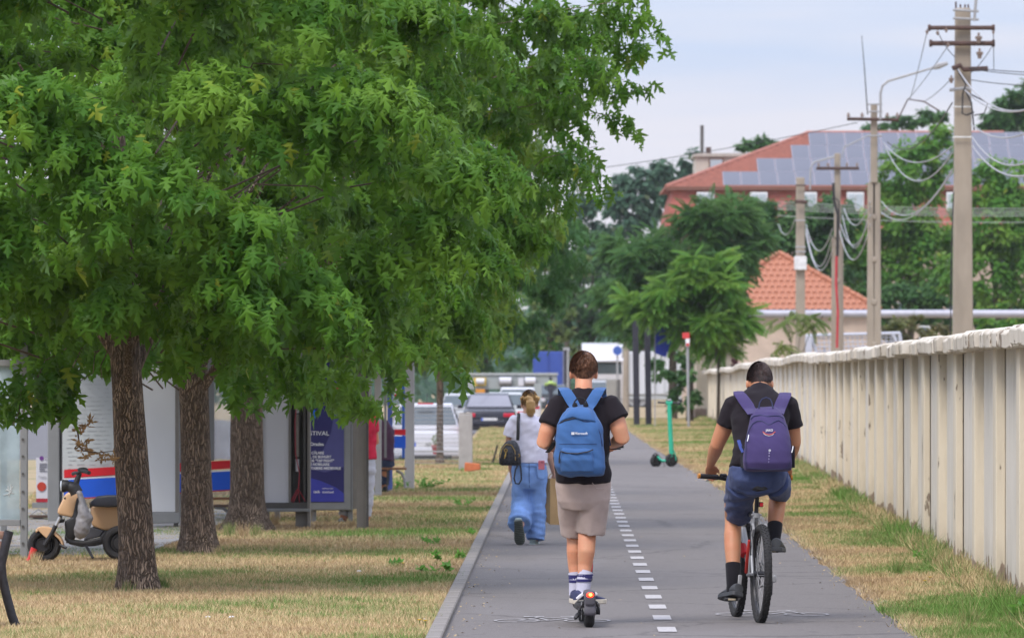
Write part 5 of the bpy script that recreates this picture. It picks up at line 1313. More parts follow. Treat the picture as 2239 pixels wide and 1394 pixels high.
def hand(mb, W, f, side, nrm, curl, k=1.0):
    """palm, four bent fingers and a thumb; f along the hand, side towards the thumb, nrm out of the back"""
    W, f, side, nrm = Vector(W), Vector(f).normalized(), Vector(side).normalized(), Vector(nrm).normalized()
    mb.tube([W, W + f * .03 * k, W + f * .065 * k, W + f * .09 * k], [(.026 * k, .017 * k), (.037 * k, .016 * k), (.041 * k, .014 * k), (.036 * k, .011 * k)], 10, side=side)
    for i, (o, L) in enumerate(((.031, .070), (.0105, .079), (-.0105, .073), (-.031, .057))):
        p = W + f * (.082 - .004 * abs(i - 1)) * k + side * o * k; a = 0; pts = [p - f * .02 * k, p]
        for q, (fr, ca) in enumerate(((.45, .55), (.32, 1.0), (.23, .75))):
            a += curl * ca; d_ = f * math.cos(a) - nrm * math.sin(a); p = p + d_ * L * fr * k; pts.append(p)
        mb.tube(pts, [.0098 * k, .0095 * k, .0088 * k, .008 * k, .0066 * k], 7)
    b = W + f * .025 * k + side * .03 * k; p2 = b + (side * .6 + f * .7 - nrm * .25).normalized() * .035 * k; p3 = p2 + (f * .85 - nrm * .5 * curl + side * .1).normalized() * .032 * k
    mb.tube([b - side * .012 * k, b, p2, p3], [.013 * k, .0125 * k, .011 * k, .008 * k], 7)
def head(mb, c, k=1.0, tilt=0.0):
    """skull, jaw, nose and ears; face towards +Y, tilt bends it forward"""
    R = Matrix.Rotation(-tilt, 3, 'X'); c = Vector(c); T = lambda *v: c + R @ Vector([q * k for q in v])
    mb.ball(c, (.074 * k, .094 * k, .112 * k), 16, rot=R); mb.ball(T(0, .035, -.06), (.055 * k, .058 * k, .06 * k), 12, rot=R); mb.ball(T(0, .02, .02), (.07 * k, .085 * k, .08 * k), 12, rot=R)
    mb.tube([T(0, .085, .015), T(0, .108, -.018), T(0, .098, -.03)], [.009 * k, .014 * k, .010 * k], 7)
    mb.tube([T(-.02, .085, -.062), T(0, .094, -.06), T(.02, .085, -.062)], .009 * k, 6); mb.ball(T(0, .082, -.1), (.02 * k, .018 * k, .016 * k), 8)
    for s_ in (-1, 1):
        mb.ball(T(s_ * .084, -.008, -.036), (.011 * k, .021 * k, .034 * k), 10, rot=R @ Matrix.Rotation(s_ * .35, 3, 'Z')); mb.ball(T(s_ * .034, .08, .03), (.022 * k, .012 * k, .007 * k), 8)
    return T
def face(root, T, k=1.0):
    for s_ in (-1, 1):
        e = MB().ball(T(s_ * .031, .082, .012), .0115 * k, 10).build('eye', mat('eye_white', (.7, .7, .7), .3, .02), root); MB().ball(T(s_ * .031, .0905, .012), .0055 * k, 8).build('iris', mat('iris_brown', (.05, .025, .012), .3), e)
        MB().tube([T(s_ * .014, .093, .034), T(s_ * .032, .09, .04), T(s_ * .05, .078, .034)], .004 * k, 6).build('eyebrow', M_HAIR2, root)
    MB().tube([T(-.02, .093, -.061), T(0, .101, -.060), T(.02, .093, -.061)], .0045 * k, 6).build('mouth', mat('lips', (.40, .13, .11), .5), root)
def hair_cap(root, T, m, low_back, low_side, k=1.0, strands=2600, seed=1, r=(.080, .099, .119), length=.03, name='hair', whorl=(.018, -.045), fade=.022):
    """a close hair cap with fine strands combed out from the whorl"""
    V, Fc = [], []; nu, nv = 40, 22
    def lowz(a):                                    # hairline by direction: back low, front high
        b = (1 - math.sin(a)) / 2                   # 1 at the back (-Y), 0 at the front
        return low_back * b ** 1.5 + (1 - b ** 1.5) * .045 if b > .5 else low_side * (b / .5) * .0 + .045 - (.045 - low_side) * (b / .5) ** 3
    nar = lambda q: 1 - .24 * sm(.015, -.085, q)
    for i in range(nv + 1):
        for j in range(nu):
            a = 2 * math.pi * j / nu; lz = lowz(a); lz += fade * max(0, -math.sin(a)); z0 = math.acos(max(-1, min(1, lz / r[2]))); th = z0 * i / nv
            q = 1 + .02 * noise.noise(Vector((a * 4, th * 5, seed))); sc = q * (1 if i < nv - 1 else (.985 if i < nv else .95))
            zz_ = r[2] * math.cos(th) * sc; V.append(T(r[0] * nar(zz_) * math.sin(th) * math.cos(a) * sc, r[1] * math.sin(th) * math.sin(a) * sc, zz_))
    for i in range(nv):
        for j in range(nu):
            a, b = i * nu + j, i * nu + (j + 1) % nu; Fc.append((a, a + nu, b + nu, b))
    rr = random.Random(seed); w0 = Vector((whorl[0], whorl[1], 0))
    for _ in range(strands):
        a = rr.uniform(0, 2 * math.pi); lz = lowz(a); z0 = math.acos(max(-1, min(1, lz / r[2]))); th = math.acos(1 - rr.random() * (1 - math.cos(z0 * .985)))
        zz_ = r[2] * math.cos(th); sk = 1 if zz_ > lz + .03 else .975; p = Vector((r[0] * nar(zz_) * sk * math.sin(th) * math.cos(a), r[1] * sk * math.sin(th) * math.sin(a), zz_))
        n = Vector((p.x / r[0] ** 2, p.y / r[1] ** 2, p.z / r[2] ** 2)).normalized()
        fl = (p - Vector((w0.x, w0.y, r[2]))); fl = fl - n * fl.dot(n); fl = fl.normalized() if fl.length > 1e-4 else X.copy()
        fl = (fl + n.cross(fl) * .35 + Vector((rr.gauss(0, .18), rr.gauss(0, .18), rr.gauss(0, .12))))
        fl = (fl - n * fl.dot(n)).normalized(); sd = n.cross(fl); L = length * rr.uniform(.6, 1.2) * (1 if th < 1.6 else .5)
        o = len(V); wd = .0017
        V += [T(*(p + n * .0005 - sd * wd)), T(*(p + n * .0005 + sd * wd)), T(*(p + fl * L * .6 + n * .0065 * (1 if th < 1.5 else .4) + sd * wd * .7)), T(*(p + fl * L - n * .004 + n * .006))]
        Fc += [(o, o + 1, o + 2), (o, o + 2, o + 3)]
    for _ in range(strands // 6):                     # combed locks, each with its own tone, standing a little proud
        a = rr.uniform(0, 2 * math.pi); lz = lowz(a) + fade * .5 * max(0, -math.sin(a)); z0 = math.acos(max(-1, min(1, (lz + .012) / r[2]))); th = math.acos(1 - rr.random() * (1 - math.cos(z0 * .96)))
        def on(th_, a_, lift):
            zz_ = r[2] * math.cos(th_); return Vector((r[0] * nar(zz_) * math.sin(th_) * math.cos(a_), r[1] * math.sin(th_) * math.sin(a_), zz_)) * (1 + lift)
        p = on(th, a, .01); fl = p - Vector((w0.x, w0.y, r[2])); n = Vector((p.x / r[0] ** 2, p.y / r[1] ** 2, p.z / r[2] ** 2)).normalized()
        fl = fl - n * fl.dot(n); fl = fl.normalized() if fl.length > 1e-4 else X.copy(); fl = (fl + n.cross(fl) * .55 + Vector((rr.gauss(0, .22), rr.gauss(0, .22), rr.gauss(0, .1)))); fl = (fl - n * fl.dot(n)).normalized()
        sd = n.cross(fl); L = length * rr.uniform(.7, 1.3) * (1 if th < 1.5 else .55); w_ = rr.uniform(.0022, .0048); h_ = .0055 if th < 1.45 else .0022
        o = len(V); cv = (p * 1.0).normalized()
        q = [p - sd * w_ * .6, p + sd * w_ * .6, p + fl * L * .5 + sd * w_ + n * h_, p + fl * L * .5 - sd * w_ + n * h_ * .4, p + fl * L + n * (h_ * .5 - L * L * 4.5)]
        V += [T(*v) for v in q]; Fc += [(o, o + 1, o + 2, o + 3), (o + 3, o + 2, o + 4)]
    me = bpy.data.meshes.new(name); me.from_pydata([tuple(v) for v in V], [], Fc); me.materials.append(m)
    me.polygons.foreach_set('use_smooth', np.ones(len(me.polygons), bool)); me.update()
    return link(name, me, root)
def shoe(root, heel, toe, m_up, m_sole, w=.047, h=.075, name='shoe', sole_h=.026, lift=Z):
    """low shoe from heel to toe (ground points)"""
    h0, t0 = Vector(heel), Vector(toe); f = (t0 - h0).normalized(); sd = f.cross(lift).normalized(); up = sd.cross(f); L = (t0 - h0).length
    def ring(t, wd, z0, z1):
        c = h0 + f * (L * t); return [c + sd * (wd * math.cos(a)) + up * ((z0 + z1) / 2 + (z1 - z0) / 2 * math.sin(a)) for a in np.linspace(0, 2 * math.pi, 14, endpoint=False)]
    u = MB().loft([ring(t, wd, sole_h * .5, zz) for t, wd, zz in ((-.02, .012, h * .6), (.01, w * .62, h * 1.0), (.10, w * .74, h * 1.08), (.28, w * .74, h * 1.05), (.45, w * .80, h * .88), (.62, w * .92, h * .70), (.80, w * .94, h * .55), (.93, w * .74, h * .46), (1.0, w * .3, h * .36))])
    o = u.build(name, m_up, root)
    def sring(t, wd, z): c = h0 + f * (L * t); return [c + sd * (wd * math.cos(a)) + f * (.0) + up * z for a in (0, math.pi)]
    out = [(-.025, .55), (.05, .80), (.3, .82), (.6, 1.0), (.82, 1.0), (.95, .78), (1.02, .35)]
    pl = [h0 + f * (L * t) + sd * (w * k) for t, k in out] + [h0 + f * (L * t) - sd * (w * k) for t, k in reversed(out)]
    n_ = len(pl); vs = [p + up * .0 for p in pl] + [p + up * sole_h for p in pl]
    MB().add(vs, [tuple(range(n_ - 1, -1, -1)), tuple(range(n_, 2 * n_))] + [(i, (i + 1) % n_, (i + 1) % n_ + n_, i + n_) for i in range(n_)]).build('sole', m_sole, o, False, .004)
    return o

# ------------------------------------------------------------------ kick scooter and its rider
dS = 40.5
M_SCB = mat('scooter_black', (.022, .021, .024), .45, .2, 30); M_SCG = mat('scooter_grey', (.085, .08, .095), .5, .15, 12); M_SCR = mat('scooter_red', (.50, .03, .02), .4, .08, 10)
sc = thing('electric_scooter', 'dark electric kick scooter with a glowing red tail light ridden by the boy', 'scooter', gp(1288, 1372, dS), math.radians(2.0))
def small_wheel(root, y, z, R, w, name='wheel', x=0.0):
    o = MB().ring((x, y, z), R - .03, .03, 'x', 40, 12, w=w).build(name, M_RUB, root); MB().cyl((x - w * .7, y, z), (x + w * .7, y, z), R - .05, 24).build('rim', M_SCB, o); MB().cyl((x - w * 1.1, y, z), (x + w * 1.1, y, z), .022, 12).build('axle', M_GALV, o)
small_wheel(sc, 0, .112, .112, .034); small_wheel(sc, .86, .112, .112, .032)
# rear mudguard hugging the wheel
def guard(root, cy, cz, R, a0, a1, hw, m, name, n=16):
    vs, fs = [], []
    for i in range(n + 1):
        a = math.radians(a0 + (a1 - a0) * i / n)
        for q, (x, dr) in enumerate(((-hw, -.012), (-hw * .92, .0), (-hw * .5, .006), (0, .008), (hw * .5, .006), (hw * .92, .0), (hw, -.012))): vs.append(Vector((x, cy + (R + dr) * math.cos(a), cz + (R + dr) * math.sin(a))))
    for i in range(n):
        for j in range(6): fs.append((i * 7 + j, i * 7 + j + 1, (i + 1) * 7 + j + 1, (i + 1) * 7 + j))
    o = MB().add(vs, fs).build(name, m, root); q = o.modifiers.new('t', 'SOLIDIFY'); q.thickness = .006; return o
mg = guard(sc, .0, .112, .135, 190, 60, .038, M_SCG, 'mudguard')
MB().box((0, -.128, .20), (.07, .05, .10)).build('mudguard_tail', M_SCG, sc, True, .018, 3)
tlm = mat('tail_lamp', (1.0, .03, .01), .3, .0, 1, emit=2.6)
tl_o = MB().ball((0, -.150, .222), (.026, .012, .018), 14).build('tail_light', tlm, sc)
MB().ball((.002, -.161, .224), (.011, .004, .009), 10).build('lamp_core', mat('lamp_core', (1.0, .42, .06), .3, .0, 1, emit=5.0), tl_o)
MB().loft([[Vector((sx * w_, y, zz)) for sx, zz in ((-1, z0), (1, z0), (1, z1), (-1, z1))] for y, w_, z0, z1 in ((.06, .05, .12, .165), (.16, .078, .112, .160), (.66, .078, .112, .160), (.74, .04, .13, .19))]).build('deck', M_SCB, sc, True, .012, 2)
MB().box((0, .41, .163), (.135, .46, .006)).build('deck_mat', mat('deck_rubber', (.03, .03, .033), .9), sc, False)
for sx in (-1, 1):
    MB().tube([(sx * .03, -.11, .19), (sx * .05, -.09, .15), (sx * .062, -.02, .118)], .006, 6).build('mudguard_stay', M_SCB, sc)
    MB().cyl((sx * .038, 0, .112), (sx * .072, 0, .112), .024, 14).build('axle_nut', M_SCB, sc)
    MB().beam((sx * .055, .0, .112), (sx * .055, .12, .135), .018, .03).build('rear_fork', M_SCB, sc)
MB().tube([(-.06, .02, .10), (-.078, -.02, .085), (-.088, -.03, .07), (-.10, -.03, .066)], [.012, .015, .014, .010], 8).build('brake_lever', M_SCB, sc)
MB().cyl((-.05, .02, .112), (-.048, .02, .112), .06, 24).build('brake_disc', M_GALV, sc)
MB().tube([(0, .70, .17), (0, .78, .24), (0, .83, .30)], [.03, .034, .03], 12).build('neck', M_SCR, sc)
MB().tube([(0, .83, .16), (0, .855, .42), (0, .88, 1.14)], [.026, .024, .021], 14).build('stem', M_SCB, sc)
MB().cyl((0, .845, .26), (0, .850, .33), .036, 14).build('folding_clamp', M_SCR, sc); MB().box((.012, .83, .33), (.06, .05, .05)).build('latch', M_SCB, sc, False, .008)
MB().tube([(-.055, .85, .112), (-.05, .84, .2), (0, .83, .22), (.05, .84, .2), (.055, .85, .112)], .014, 8).build('front_fork', M_SCB, sc)
MB().tube([(.02, .60, .18), (.025, .5, .30), (.045, .52, .38), (.048, .6, .46), (.03, .8, .5)], .0055, 7).build('red_cable', M_SCR, sc)
MB().tube([(.018, .60, .25), (.045, .55, .30), (.052, .6, .42), (.03, .82, .50)], .004, 6).build('black_cable', M_SCB, sc)
hb = MB().tube([(-.25, .84, 1.185), (-.1, .875, 1.185), (0, .88, 1.18), (.1, .875, 1.185), (.25, .84, 1.185)], .013, 9).build('handlebar', M_SCB, sc)
for sx in (-1, 1): MB().tube([(sx * .15, .865, 1.185), (sx * .27, .835, 1.187)], .018, 9).build('grip', M_SCB, sc)
MB().tube([(-.16, .84, 1.165), (-.20, .80, 1.158), (-.24, .79, 1.16)], .007, 6).build('brake_handle', M_SCR, sc)
MB().tube([(.14, .84, 1.17), (.2, .81, 1.165), (.25, .80, 1.165)], .006, 6).build('thumb_lever', M_SCB, sc)

by = thing('person', 'boy in a black tee and beige shorts riding the scooter, seen from behind', 'person', sc.location, 0, 'people')
B = lambda x, y, o=.4: at(x, y, dS + o) - by.location
mb = MB()
mb.tube([B(1274, 1075), B(1274, 1030), B(1274, 985, .40), B(1275, 930, .38), B(1276, 890, .39), B(1276, 866, .41), B(1276, 854, .42)], [(.145, .11), (.15, .10), (.137, .092), (.16, .105), (.175, .095), (.12, .07), (.062, .058)], 20, side=X)
mb.tube([B(1276, 868, .41), B(1276, 845, .42), B(1276, 822, .45)], [.066, .058, .056], 14)
Tb = head(mb, B(1276, 807, .47), 1.0, .05)
for sh_, el, wr_, rs in (((1215, 889, .40), (1189, 966, .36), (1216, 975, .72), (.064, .062, .056, .051, .038, .027)), ((1337, 887, .40), (1360, 957, .36), (1336, 972, .72), (.064, .062, .057, .052, .038, .027))):
    a, b, c = B(*sh_), B(*el), B(*wr_)
    mb.tube([a, a.lerp(b, .35), a.lerp(b, .75), b, b.lerp(c, .3), b.lerp(c, .7), c], [rs[0], rs[1], rs[2], rs[3], .046, rs[4], rs[5]], 14)
hand(mb, B(1216, 975, .72), (-.05, 1, .02), (1, .1, 0), (0, .1, 1), .75); hand(mb, B(1336, 972, .72), (.03, 1, .02), (-1, .1, 0), (0, .1, 1), .75)
mb.tube([B(1298, 1060, .42), B(1291, 1110, .44), B(1284, 1158, .46), B(1283, 1180, .43), B(1282, 1205, .41), B(1279, 1235, .42), B(1275, 1266, .40), B(1274, 1300, .40)], [.088, .08, .062, .060, .058, .048, .038, .036], 16)
mb.tube([B(1255, 1060, .44), B(1256, 1110, .52), B(1257, 1158, .60), B(1258, 1182, .58), B(1257, 1205, .57), B(1257, 1235, .58), B(1259, 1266, .56), B(1259, 1300, .56)], [.088, .08, .062, .058, .056, .047, .037, .036], 16)
link('body', fuse(mb, 'body', M_SKIN, .0085, 3), by)
face(by, Tb)
hair_cap(by, Tb, M_HAIR1, -.078, -.018, strands=5200, seed=3, r=(.089, .103, .117), length=.034)
# tee shirt with sleeves
mb = MB()
mb.tube([B(1275, 1054, .40), B(1275, 1040, .40), B(1275, 1000, .40), B(1275, 960, .39), B(1276, 925, .39), B(1276, 893, .40), B(1276, 873, .41), B(1276, 860, .42), B(1276, 850, .425)], [(.186, .135), (.186, .135), (.178, .128), (.178, .128), (.184, .128), (.182, .112), (.145, .09), (.092, .075), (.072, .066)], 28, side=X)
for a, b, w_ in (((1224, 882, .40), (1204, 931, .37), (.078, .080, .085)), ((1328, 880, .40), (1351, 919, .37), (.078, .082, .086))):
    a, b = B(*a), B(*b); mb.tube([a - (b - a) * .25, a, a.lerp(b, .5), b], [(.05, .05), (w_[0], w_[0]), (w_[1], w_[1]), (w_[2], w_[2])], 18)
def tee_fold(c, n):
    lowk = sm(1.35, 1.0, c.z); fold = noise.noise(Vector((c.x * 9 + c.z * 6, c.y * 5, c.z * 5))) + .5 * noise.noise(Vector((c.x * 20 - c.z * 10, c.y * 14, c.z * 12)))
    return .013 * fold * (.5 + lowk)
tee = link('tee_shirt', fuse(mb, 'tee_shirt', M_TEE, .0085, 3, tee_fold), by)
# shorts
mb = MB()
mb.tube([B(1275, 1032, .40), B(1275, 1060, .41), B(1276, 1092, .42), B(1276, 1108, .43)], [(.172, .125), (.184, .135), (.176, .13), (.15, .115)], 26, side=X)
mb.tube([B(1298, 1060, .42), B(1297, 1105, .43), B(1293, 1140, .44), B(1291, 1166, .45)], [(.105, .125), (.102, .115), (.097, .108), (.094, .106)], 20, side=X)
mb.tube([B(1254, 1060, .44), B(1252, 1105, .49), B(1252, 1140, .55), B(1253, 1166, .58)], [(.105, .125), (.098, .11), (.09, .102), (.084, .10)], 20, side=X)
def shorts_fold(c, n):
    return .008 * noise.noise(Vector((c.x * 8, c.y * 6, c.z * 4))) + .006 * noise.noise(Vector((c.x * 16 + c.z * 9, c.y * 8, c.z * 7))) + .004 * math.sin(c.x * 60 + 6 * noise.noise(c * 5)) * sm(.9, .6, c.z) * .5
shs = link('shorts', fuse(mb, 'shorts', M_BEIGE, .0085, 3, shorts_fold), by)
MB().tube([B(1327, 1055, .40), B(1330, 1090, .41), B(1329, 1112, .42)], .0035, 5).build('side_seam', M_BEIGE, shs)
MB().tube([B(1293, 1052, .268), B(1304, 1068, .27), B(1322, 1068, .285)], .0035, 5).build('pocket_seam', M_BEIGE, shs)
M_STRIPE = cloth('navy_stripe', (.03, .028, .12))
for (pts, rs) in ((((1281, 1250, .415), (1277, 1266, .40), (1274, 1300, .40)), (.053, .049, .047)), (((1258.5, 1252, .57), (1259, 1268, .56), (1259, 1300, .56)), (.049, .046, .045))):
    pts = [B(*p) for p in pts]; s_o = MB().tube(pts, list(rs), 16).build('sock', M_SOCKW, by)
    for t, hh in ((.35, .005), (.62, .012), (1.02, .0045), (1.2, .0045)):
        p = pts[0].lerp(pts[1], t); MB().tube([p + Z * hh, p - Z * hh], [rs[0] - .003 * t + .0012] * 2, 18, side=X).build('sock_stripe', M_STRIPE, s_o)
M_SNK = mat('navy_sneaker', (.035, .04, .10), .6, .3, 15); M_SOLE = mat('cream_sole', (.55, .50, .42), .7); M_SNW = mat('white_leather', (.62, .60, .64), .5)
so = shoe(by, B(1257, 1320, .36), B(1322, 1318, .50), M_SNK, M_SOLE, .050, .088, sole_h=.030)
for t, a0 in ((.12, .10), (.55, .08)):
    h_, t_ = B(1257, 1320, .36), B(1322, 1318, .50); p = h_.lerp(t_, t); MB().tube([p + Vector((-.01, -.044, .035)), p + Vector((.012, -.046, .055)), p + Vector((.035, -.034, .07))], .012, 6).build('white_overlay', M_SNW, so)
so = shoe(by, B(1258, 1318, .50), B(1262, 1316, .76), M_SNK, M_SOLE, .050, .088, sole_h=.030)
def backpack(name, label, root_loc, BP, prof, m, depth0, mstrap):
    """prof: list of (py, x0, x1, back offset, thickness): soft lofted bag"""
    r = thing(name, label, 'backpack', root_loc, 0, 'backpacks')
    rings = []
    for py, x0, x1, o, th in prof:
        a, b = BP(x0, py, o), BP(x1, py, o); c = (a + b) / 2; hw_ = (b - a).length / 2
        rings.append([c + Vector((hw_ * math.copysign(abs(math.cos(t)) ** .55, math.cos(t)), -th / 2 + th / 2 * math.copysign(abs(math.sin(t)) ** .75, math.sin(t)) if True else 0, 0)) for t in np.linspace(0, 2 * math.pi, 28, endpoint=False)])
    mb = MB().loft(rings)
    return r, mb
BPb = lambda x, y, o: at(x, y, dS + o) - by.location
prof = [(1041, 1232, 1312, .27, .10), (1036, 1219, 1320, .27, .15), (1020, 1213, 1322, .27, .175), (980, 1213, 1320, .27, .17), (940, 1216, 1317, .275, .155), (918, 1222, 1312, .28, .14), (902, 1232, 1304, .285, .12), (893, 1240, 1298, .29, .10), (887, 1250, 1290, .295, .07), (884.5, 1258, 1282, .295, .04)]
b1, mbk = backpack('backpack', 'blue canvas backpack with white logo lettering worn by the scooter boy', by.location, BPb, prof, M_BPB, 0, M_BPB)
def bag_fold(c, n):
    return .010 * noise.noise(Vector((c.x * 9 + c.z * 4, c.y * 7, c.z * 7))) + .007 * noise.noise(Vector((c.x * 20 + c.z * 16, c.y * 12, c.z * 14)))
link('bag', fuse(mbk, 'bag', M_BPB, .008, 4, bag_fold), b1)
def on_bag(x, y, pf, extra=.004):
    o = float(np.interp(-y, [-p[0] for p in pf], [p[3] for p in pf])); th = float(np.interp(-y, [-p[0] for p in pf], [p[4] for p in pf])); x0 = float(np.interp(-y, [-p[0] for p in pf], [p[1] for p in pf])); x1 = float(np.interp(-y, [-p[0] for p in pf], [p[2] for p in pf]))
    u = max(-1, min(1, (x - (x0 + x1) / 2) / ((x1 - x0) / 2))); ct = abs(u) ** (1 / .55); k = max(0, 1 - ct * ct) ** .375
    return o - th / 2 - th / 2 * k - extra
def seam(root, pts, pf, rad, m, name, D0, loc0, extra=.003, n=24):
    # smooth polyline through pixel points laid on the bag's skin
    ps = []
    for i in range(len(pts) - 1):
        for t in np.linspace(0, 1, max(3, n // len(pts)), endpoint=False): ps.append((pts[i][0] + (pts[i + 1][0] - pts[i][0]) * t, pts[i][1] + (pts[i + 1][1] - pts[i][1]) * t))
    ps.append(pts[-1]); return MB().tube([at(x, y, D0 + on_bag(x, y, pf, extra)) - loc0 for x, y in ps], rad, 6).build(name, m, root)
pk = []
for py, x0, x1, th in ((1034, 1230, 1298, .02), (1030, 1226, 1301, .04), (1005, 1225, 1300, .045), (985, 1226, 1298, .035), (977, 1228, 1297, .012)):
    o = on_bag(1262, py, prof, -.03); a, b = BPb(x0, py, o), BPb(x1, py, o); c = (a + b) / 2; hw_ = (b - a).length / 2
    pk.append([c + Vector((hw_ * math.copysign(abs(math.cos(t)) ** .45, math.cos(t)), (th + .012) * math.copysign(abs(math.sin(t)) ** .6, math.sin(t)), 0)) for t in np.linspace(0, 2 * math.pi, 24, endpoint=False)])
po_ = link('front_pocket', fuse(MB().loft(pk), 'front_pocket', M_BPB, .006, 3, bag_fold), b1)
MB().tube([BPb(x, y, on_bag(x, y, prof, .025)) for x, y in ((1226, 986), (1240, 990), (1262, 991), (1285, 987), (1297, 982))], .0045, 6).build('zip', M_ZIP, po_)
MB().tube([BPb(x, y, on_bag(x, y, prof, .030)) for x, y in ((1225, 986), (1223, 1000), (1223, 1012))], [.003, .005, .006], 6).build('zip_pull', M_ZIP, po_)
seam(b1, [(1217, 936), (1222, 926), (1234, 919), (1250, 915), (1262, 913)], prof, .005, M_ZIP, 'zip', dS, by.location, .002)
seam(b1, [(1262, 913), (1275, 920), (1287, 922), (1297, 922), (1306, 932), (1313, 950), (1317, 975)], prof, .0032, mat('navy_piping', (.015, .03, .10)), 'piping', dS, by.location, .001)
seam(b1, [(1222, 970), (1305, 970)], prof, .0016, mat('navy_piping', (.015, .03, .10)), 'seam', dS, by.location, .001)
fl = MB(); fp_ = [(1224, 922), (1236, 916), (1252, 911), (1270, 917), (1287, 919), (1302, 922)]
tp_ = [(1246, 891), (1252, 889), (1262, 887), (1274, 887), (1285, 889), (1293, 894)]
vs = []
for t in np.linspace(0, 1, 8):
    for (x0, y0), (x1, y1) in zip(tp_, fp_):
        x, y = x0 + (x1 - x0) * t, y0 + (y1 - y0) * t; vs.append(BPb(x, y, on_bag(x, y, prof, .006 + .012 * math.sin(math.pi * min(1, t * .9)))))
fo = fl.add(vs, [(i * 6 + j, i * 6 + j + 1, (i + 1) * 6 + j + 1, (i + 1) * 6 + j) for i in range(7) for j in range(5)]).build('top_flap', M_BPB, b1); q = fo.modifiers.new('t', 'SOLIDIFY'); q.thickness = .006
def strap(root, pts, w, m, name, D0, loc0, th=.006):
    ps = [at(x, y, D0 + o) - loc0 for x, y, o in pts]; q = []
    for i in range(len(ps) - 1):
        for t in np.linspace(0, 1, 4, endpoint=False): q.append(ps[i].lerp(ps[i + 1], t))
    q.append(ps[-1]); return MB().tube(q, [(w / 2, th)] * len(q), 10, side=X).build(name, m, root)
strap(b1, [(1266, 900, .19), (1255, 884, .265), (1244, 866, .29), (1236, 853, .32), (1232, 848, .40), (1232, 862, .52), (1228, 930, .53), (1222, 975, .50)], .075, M_BPB, 'shoulder_strap', dS, by.location)
strap(b1, [(1280, 900, .19), (1290, 884, .265), (1301, 866, .29), (1309, 853, .32), (1313, 848, .40), (1314, 862, .52), (1318, 930, .53), (1324, 975, .50)], .075, M_BPB, 'shoulder_strap', dS, by.location)
for x_ in ((1251, 1262), (1293, 1282)): pass
MB().tube([BPb(1254, 888, .215), BPb(1256, 878, .225), BPb(1262, 871, .235), BPb(1268, 869, .24), BPb(1276, 871, .235), BPb(1282, 878, .225), BPb(1284, 888, .215)], .0052, 7).build('carry_loop', M_STRAP, b1)
for x0 in (1257, 1281): MB().ball(BPb(x0, 886, .21), (.018, .006, .022), 8).build('loop_anchor', M_STRAP, b1)
MB().tube([BPb(1214, 965, .22), BPb(1206, 978, .30), BPb(1197, 988, .42)], [(.016, .004)] * 3, 8, side=X).build('webbing', M_STRAP, b1)
MB().tube([BPb(1212, 985, .18), BPb(1211, 1000, .17), BPb(1213, 1012, .17)], .006, 6).build('zip_pull', M_ZIP, b1)
MB().tube([BPb(1322, 1010, .25), BPb(1327, 1000, .32), BPb(1330, 985, .42)], [(.012, .004)] * 3, 8, side=X).build('webbing', M_STRAP, b1)
M_LOGO = mat('white_logo_print', (.72, .72, .75), .6, .02)
yo = on_bag(1262, 947, prof, .008)
text('Microsoft', .0235, M_LOGO, b1, BPb(1256.3, 949.4, yo), sx=.93, bold=.0003)
mb = MB()
for i in (0, 1):
    for j in (0, 1): pbox(mb, 1249.4 + 3.2 * i, 1252.2 + 3.2 * i, 944.2 + 3.0 * j, 946.8 + 3.0 * j, dS + yo, .002, by)
mb.build('logo_square', M_LOGO, b1, False)

# ------------------------------------------------------------------ mountain bike and its rider
dB = 41.25
bk = thing('bicycle', 'silver and black mountain bike with knobbly tyres ridden on the right lane', 'bicycle', gp(1662, 1362, dB), math.radians(6.6))
bk.rotation_euler = (0, math.radians(1.2), math.radians(6.6))
M_ALLOY = mat('frame_silver', (.26, .265, .28), .35, .1, 6, metal=.35); M_DKM = mat('dark_metal', (.03, .03, .035), .4, .15, 15, metal=.4)
def bike_wheel(y, name):
    R = .330; c = Vector((0, y, R))
    w = MB().ring(c, R - .026, .026, 'x', 64, 12, w=.027).build(name, M_RUB, bk)
    mb = MB()
    for k in range(88):
        a = 2 * math.pi * k / 88; ca, sa = math.cos(a), math.sin(a); Rm = Matrix(((1, 0, 0), (0, ca, -sa), (0, sa, ca)))
        for x in ((-.017, .004, .020) if k % 2 else (-.020, -.004, .017)):
            rr = R - .026 + math.sqrt(max(0, .027 ** 2 - x * x)) - .001
            mb.box(c + Rm @ Vector((x, 0, rr)), (.009, .013, .008), 0, Rm)
    mb.build('tread_knob', M_RUB, w, False, kind='stuff')
    MB().ring(c, R - .058, .009, 'x', 56, 6, w=.013).build('rim', M_DKM, w)
    MB().cyl(c - X * .05, c + X * .05, .02, 14).build('hub', M_DKM, w)
    mb = MB()
    for k in range(32):
        a = 2 * math.pi * k / 32; b = a + (.55 if k % 4 < 2 else -.55); sx = .03 if k % 2 else -.03
        mb.tube([c + Vector((sx, .02 * math.cos(b), .02 * math.sin(b))), c + Vector((0, (R - .06) * math.cos(a), (R - .06) * math.sin(a)))], .0014, 4, cap=False)
    mb.build('spoke', M_GALV, w)
    MB().box(c + Vector((0, -.16, -.13)), (.012, .03, .05)).build('reflector', M_RED, w, False, .004)
bike_wheel(0, 'wheel'); bike_wheel(1.05, 'wheel')
BBp = Vector((0, .43, .31)); ST = Vector((0, .27, .72)); HT, HB = Vector((0, .80, .78)), Vector((0, .85, .62))
MB().tube([BBp, ST], .019, 12).build('seat_tube', M_ALLOY, bk); MB().tube([ST - Vector((0, .01, .03)), HT - Z * .02], .02, 12).build('top_tube', M_ALLOY, bk); MB().tube([BBp, BBp.lerp(HB, .5) - Z * .01, HB], .024, 12).build('down_tube', M_ALLOY, bk)
MB().tube([HB, HT], .024, 12).build('head_tube', M_ALLOY, bk)
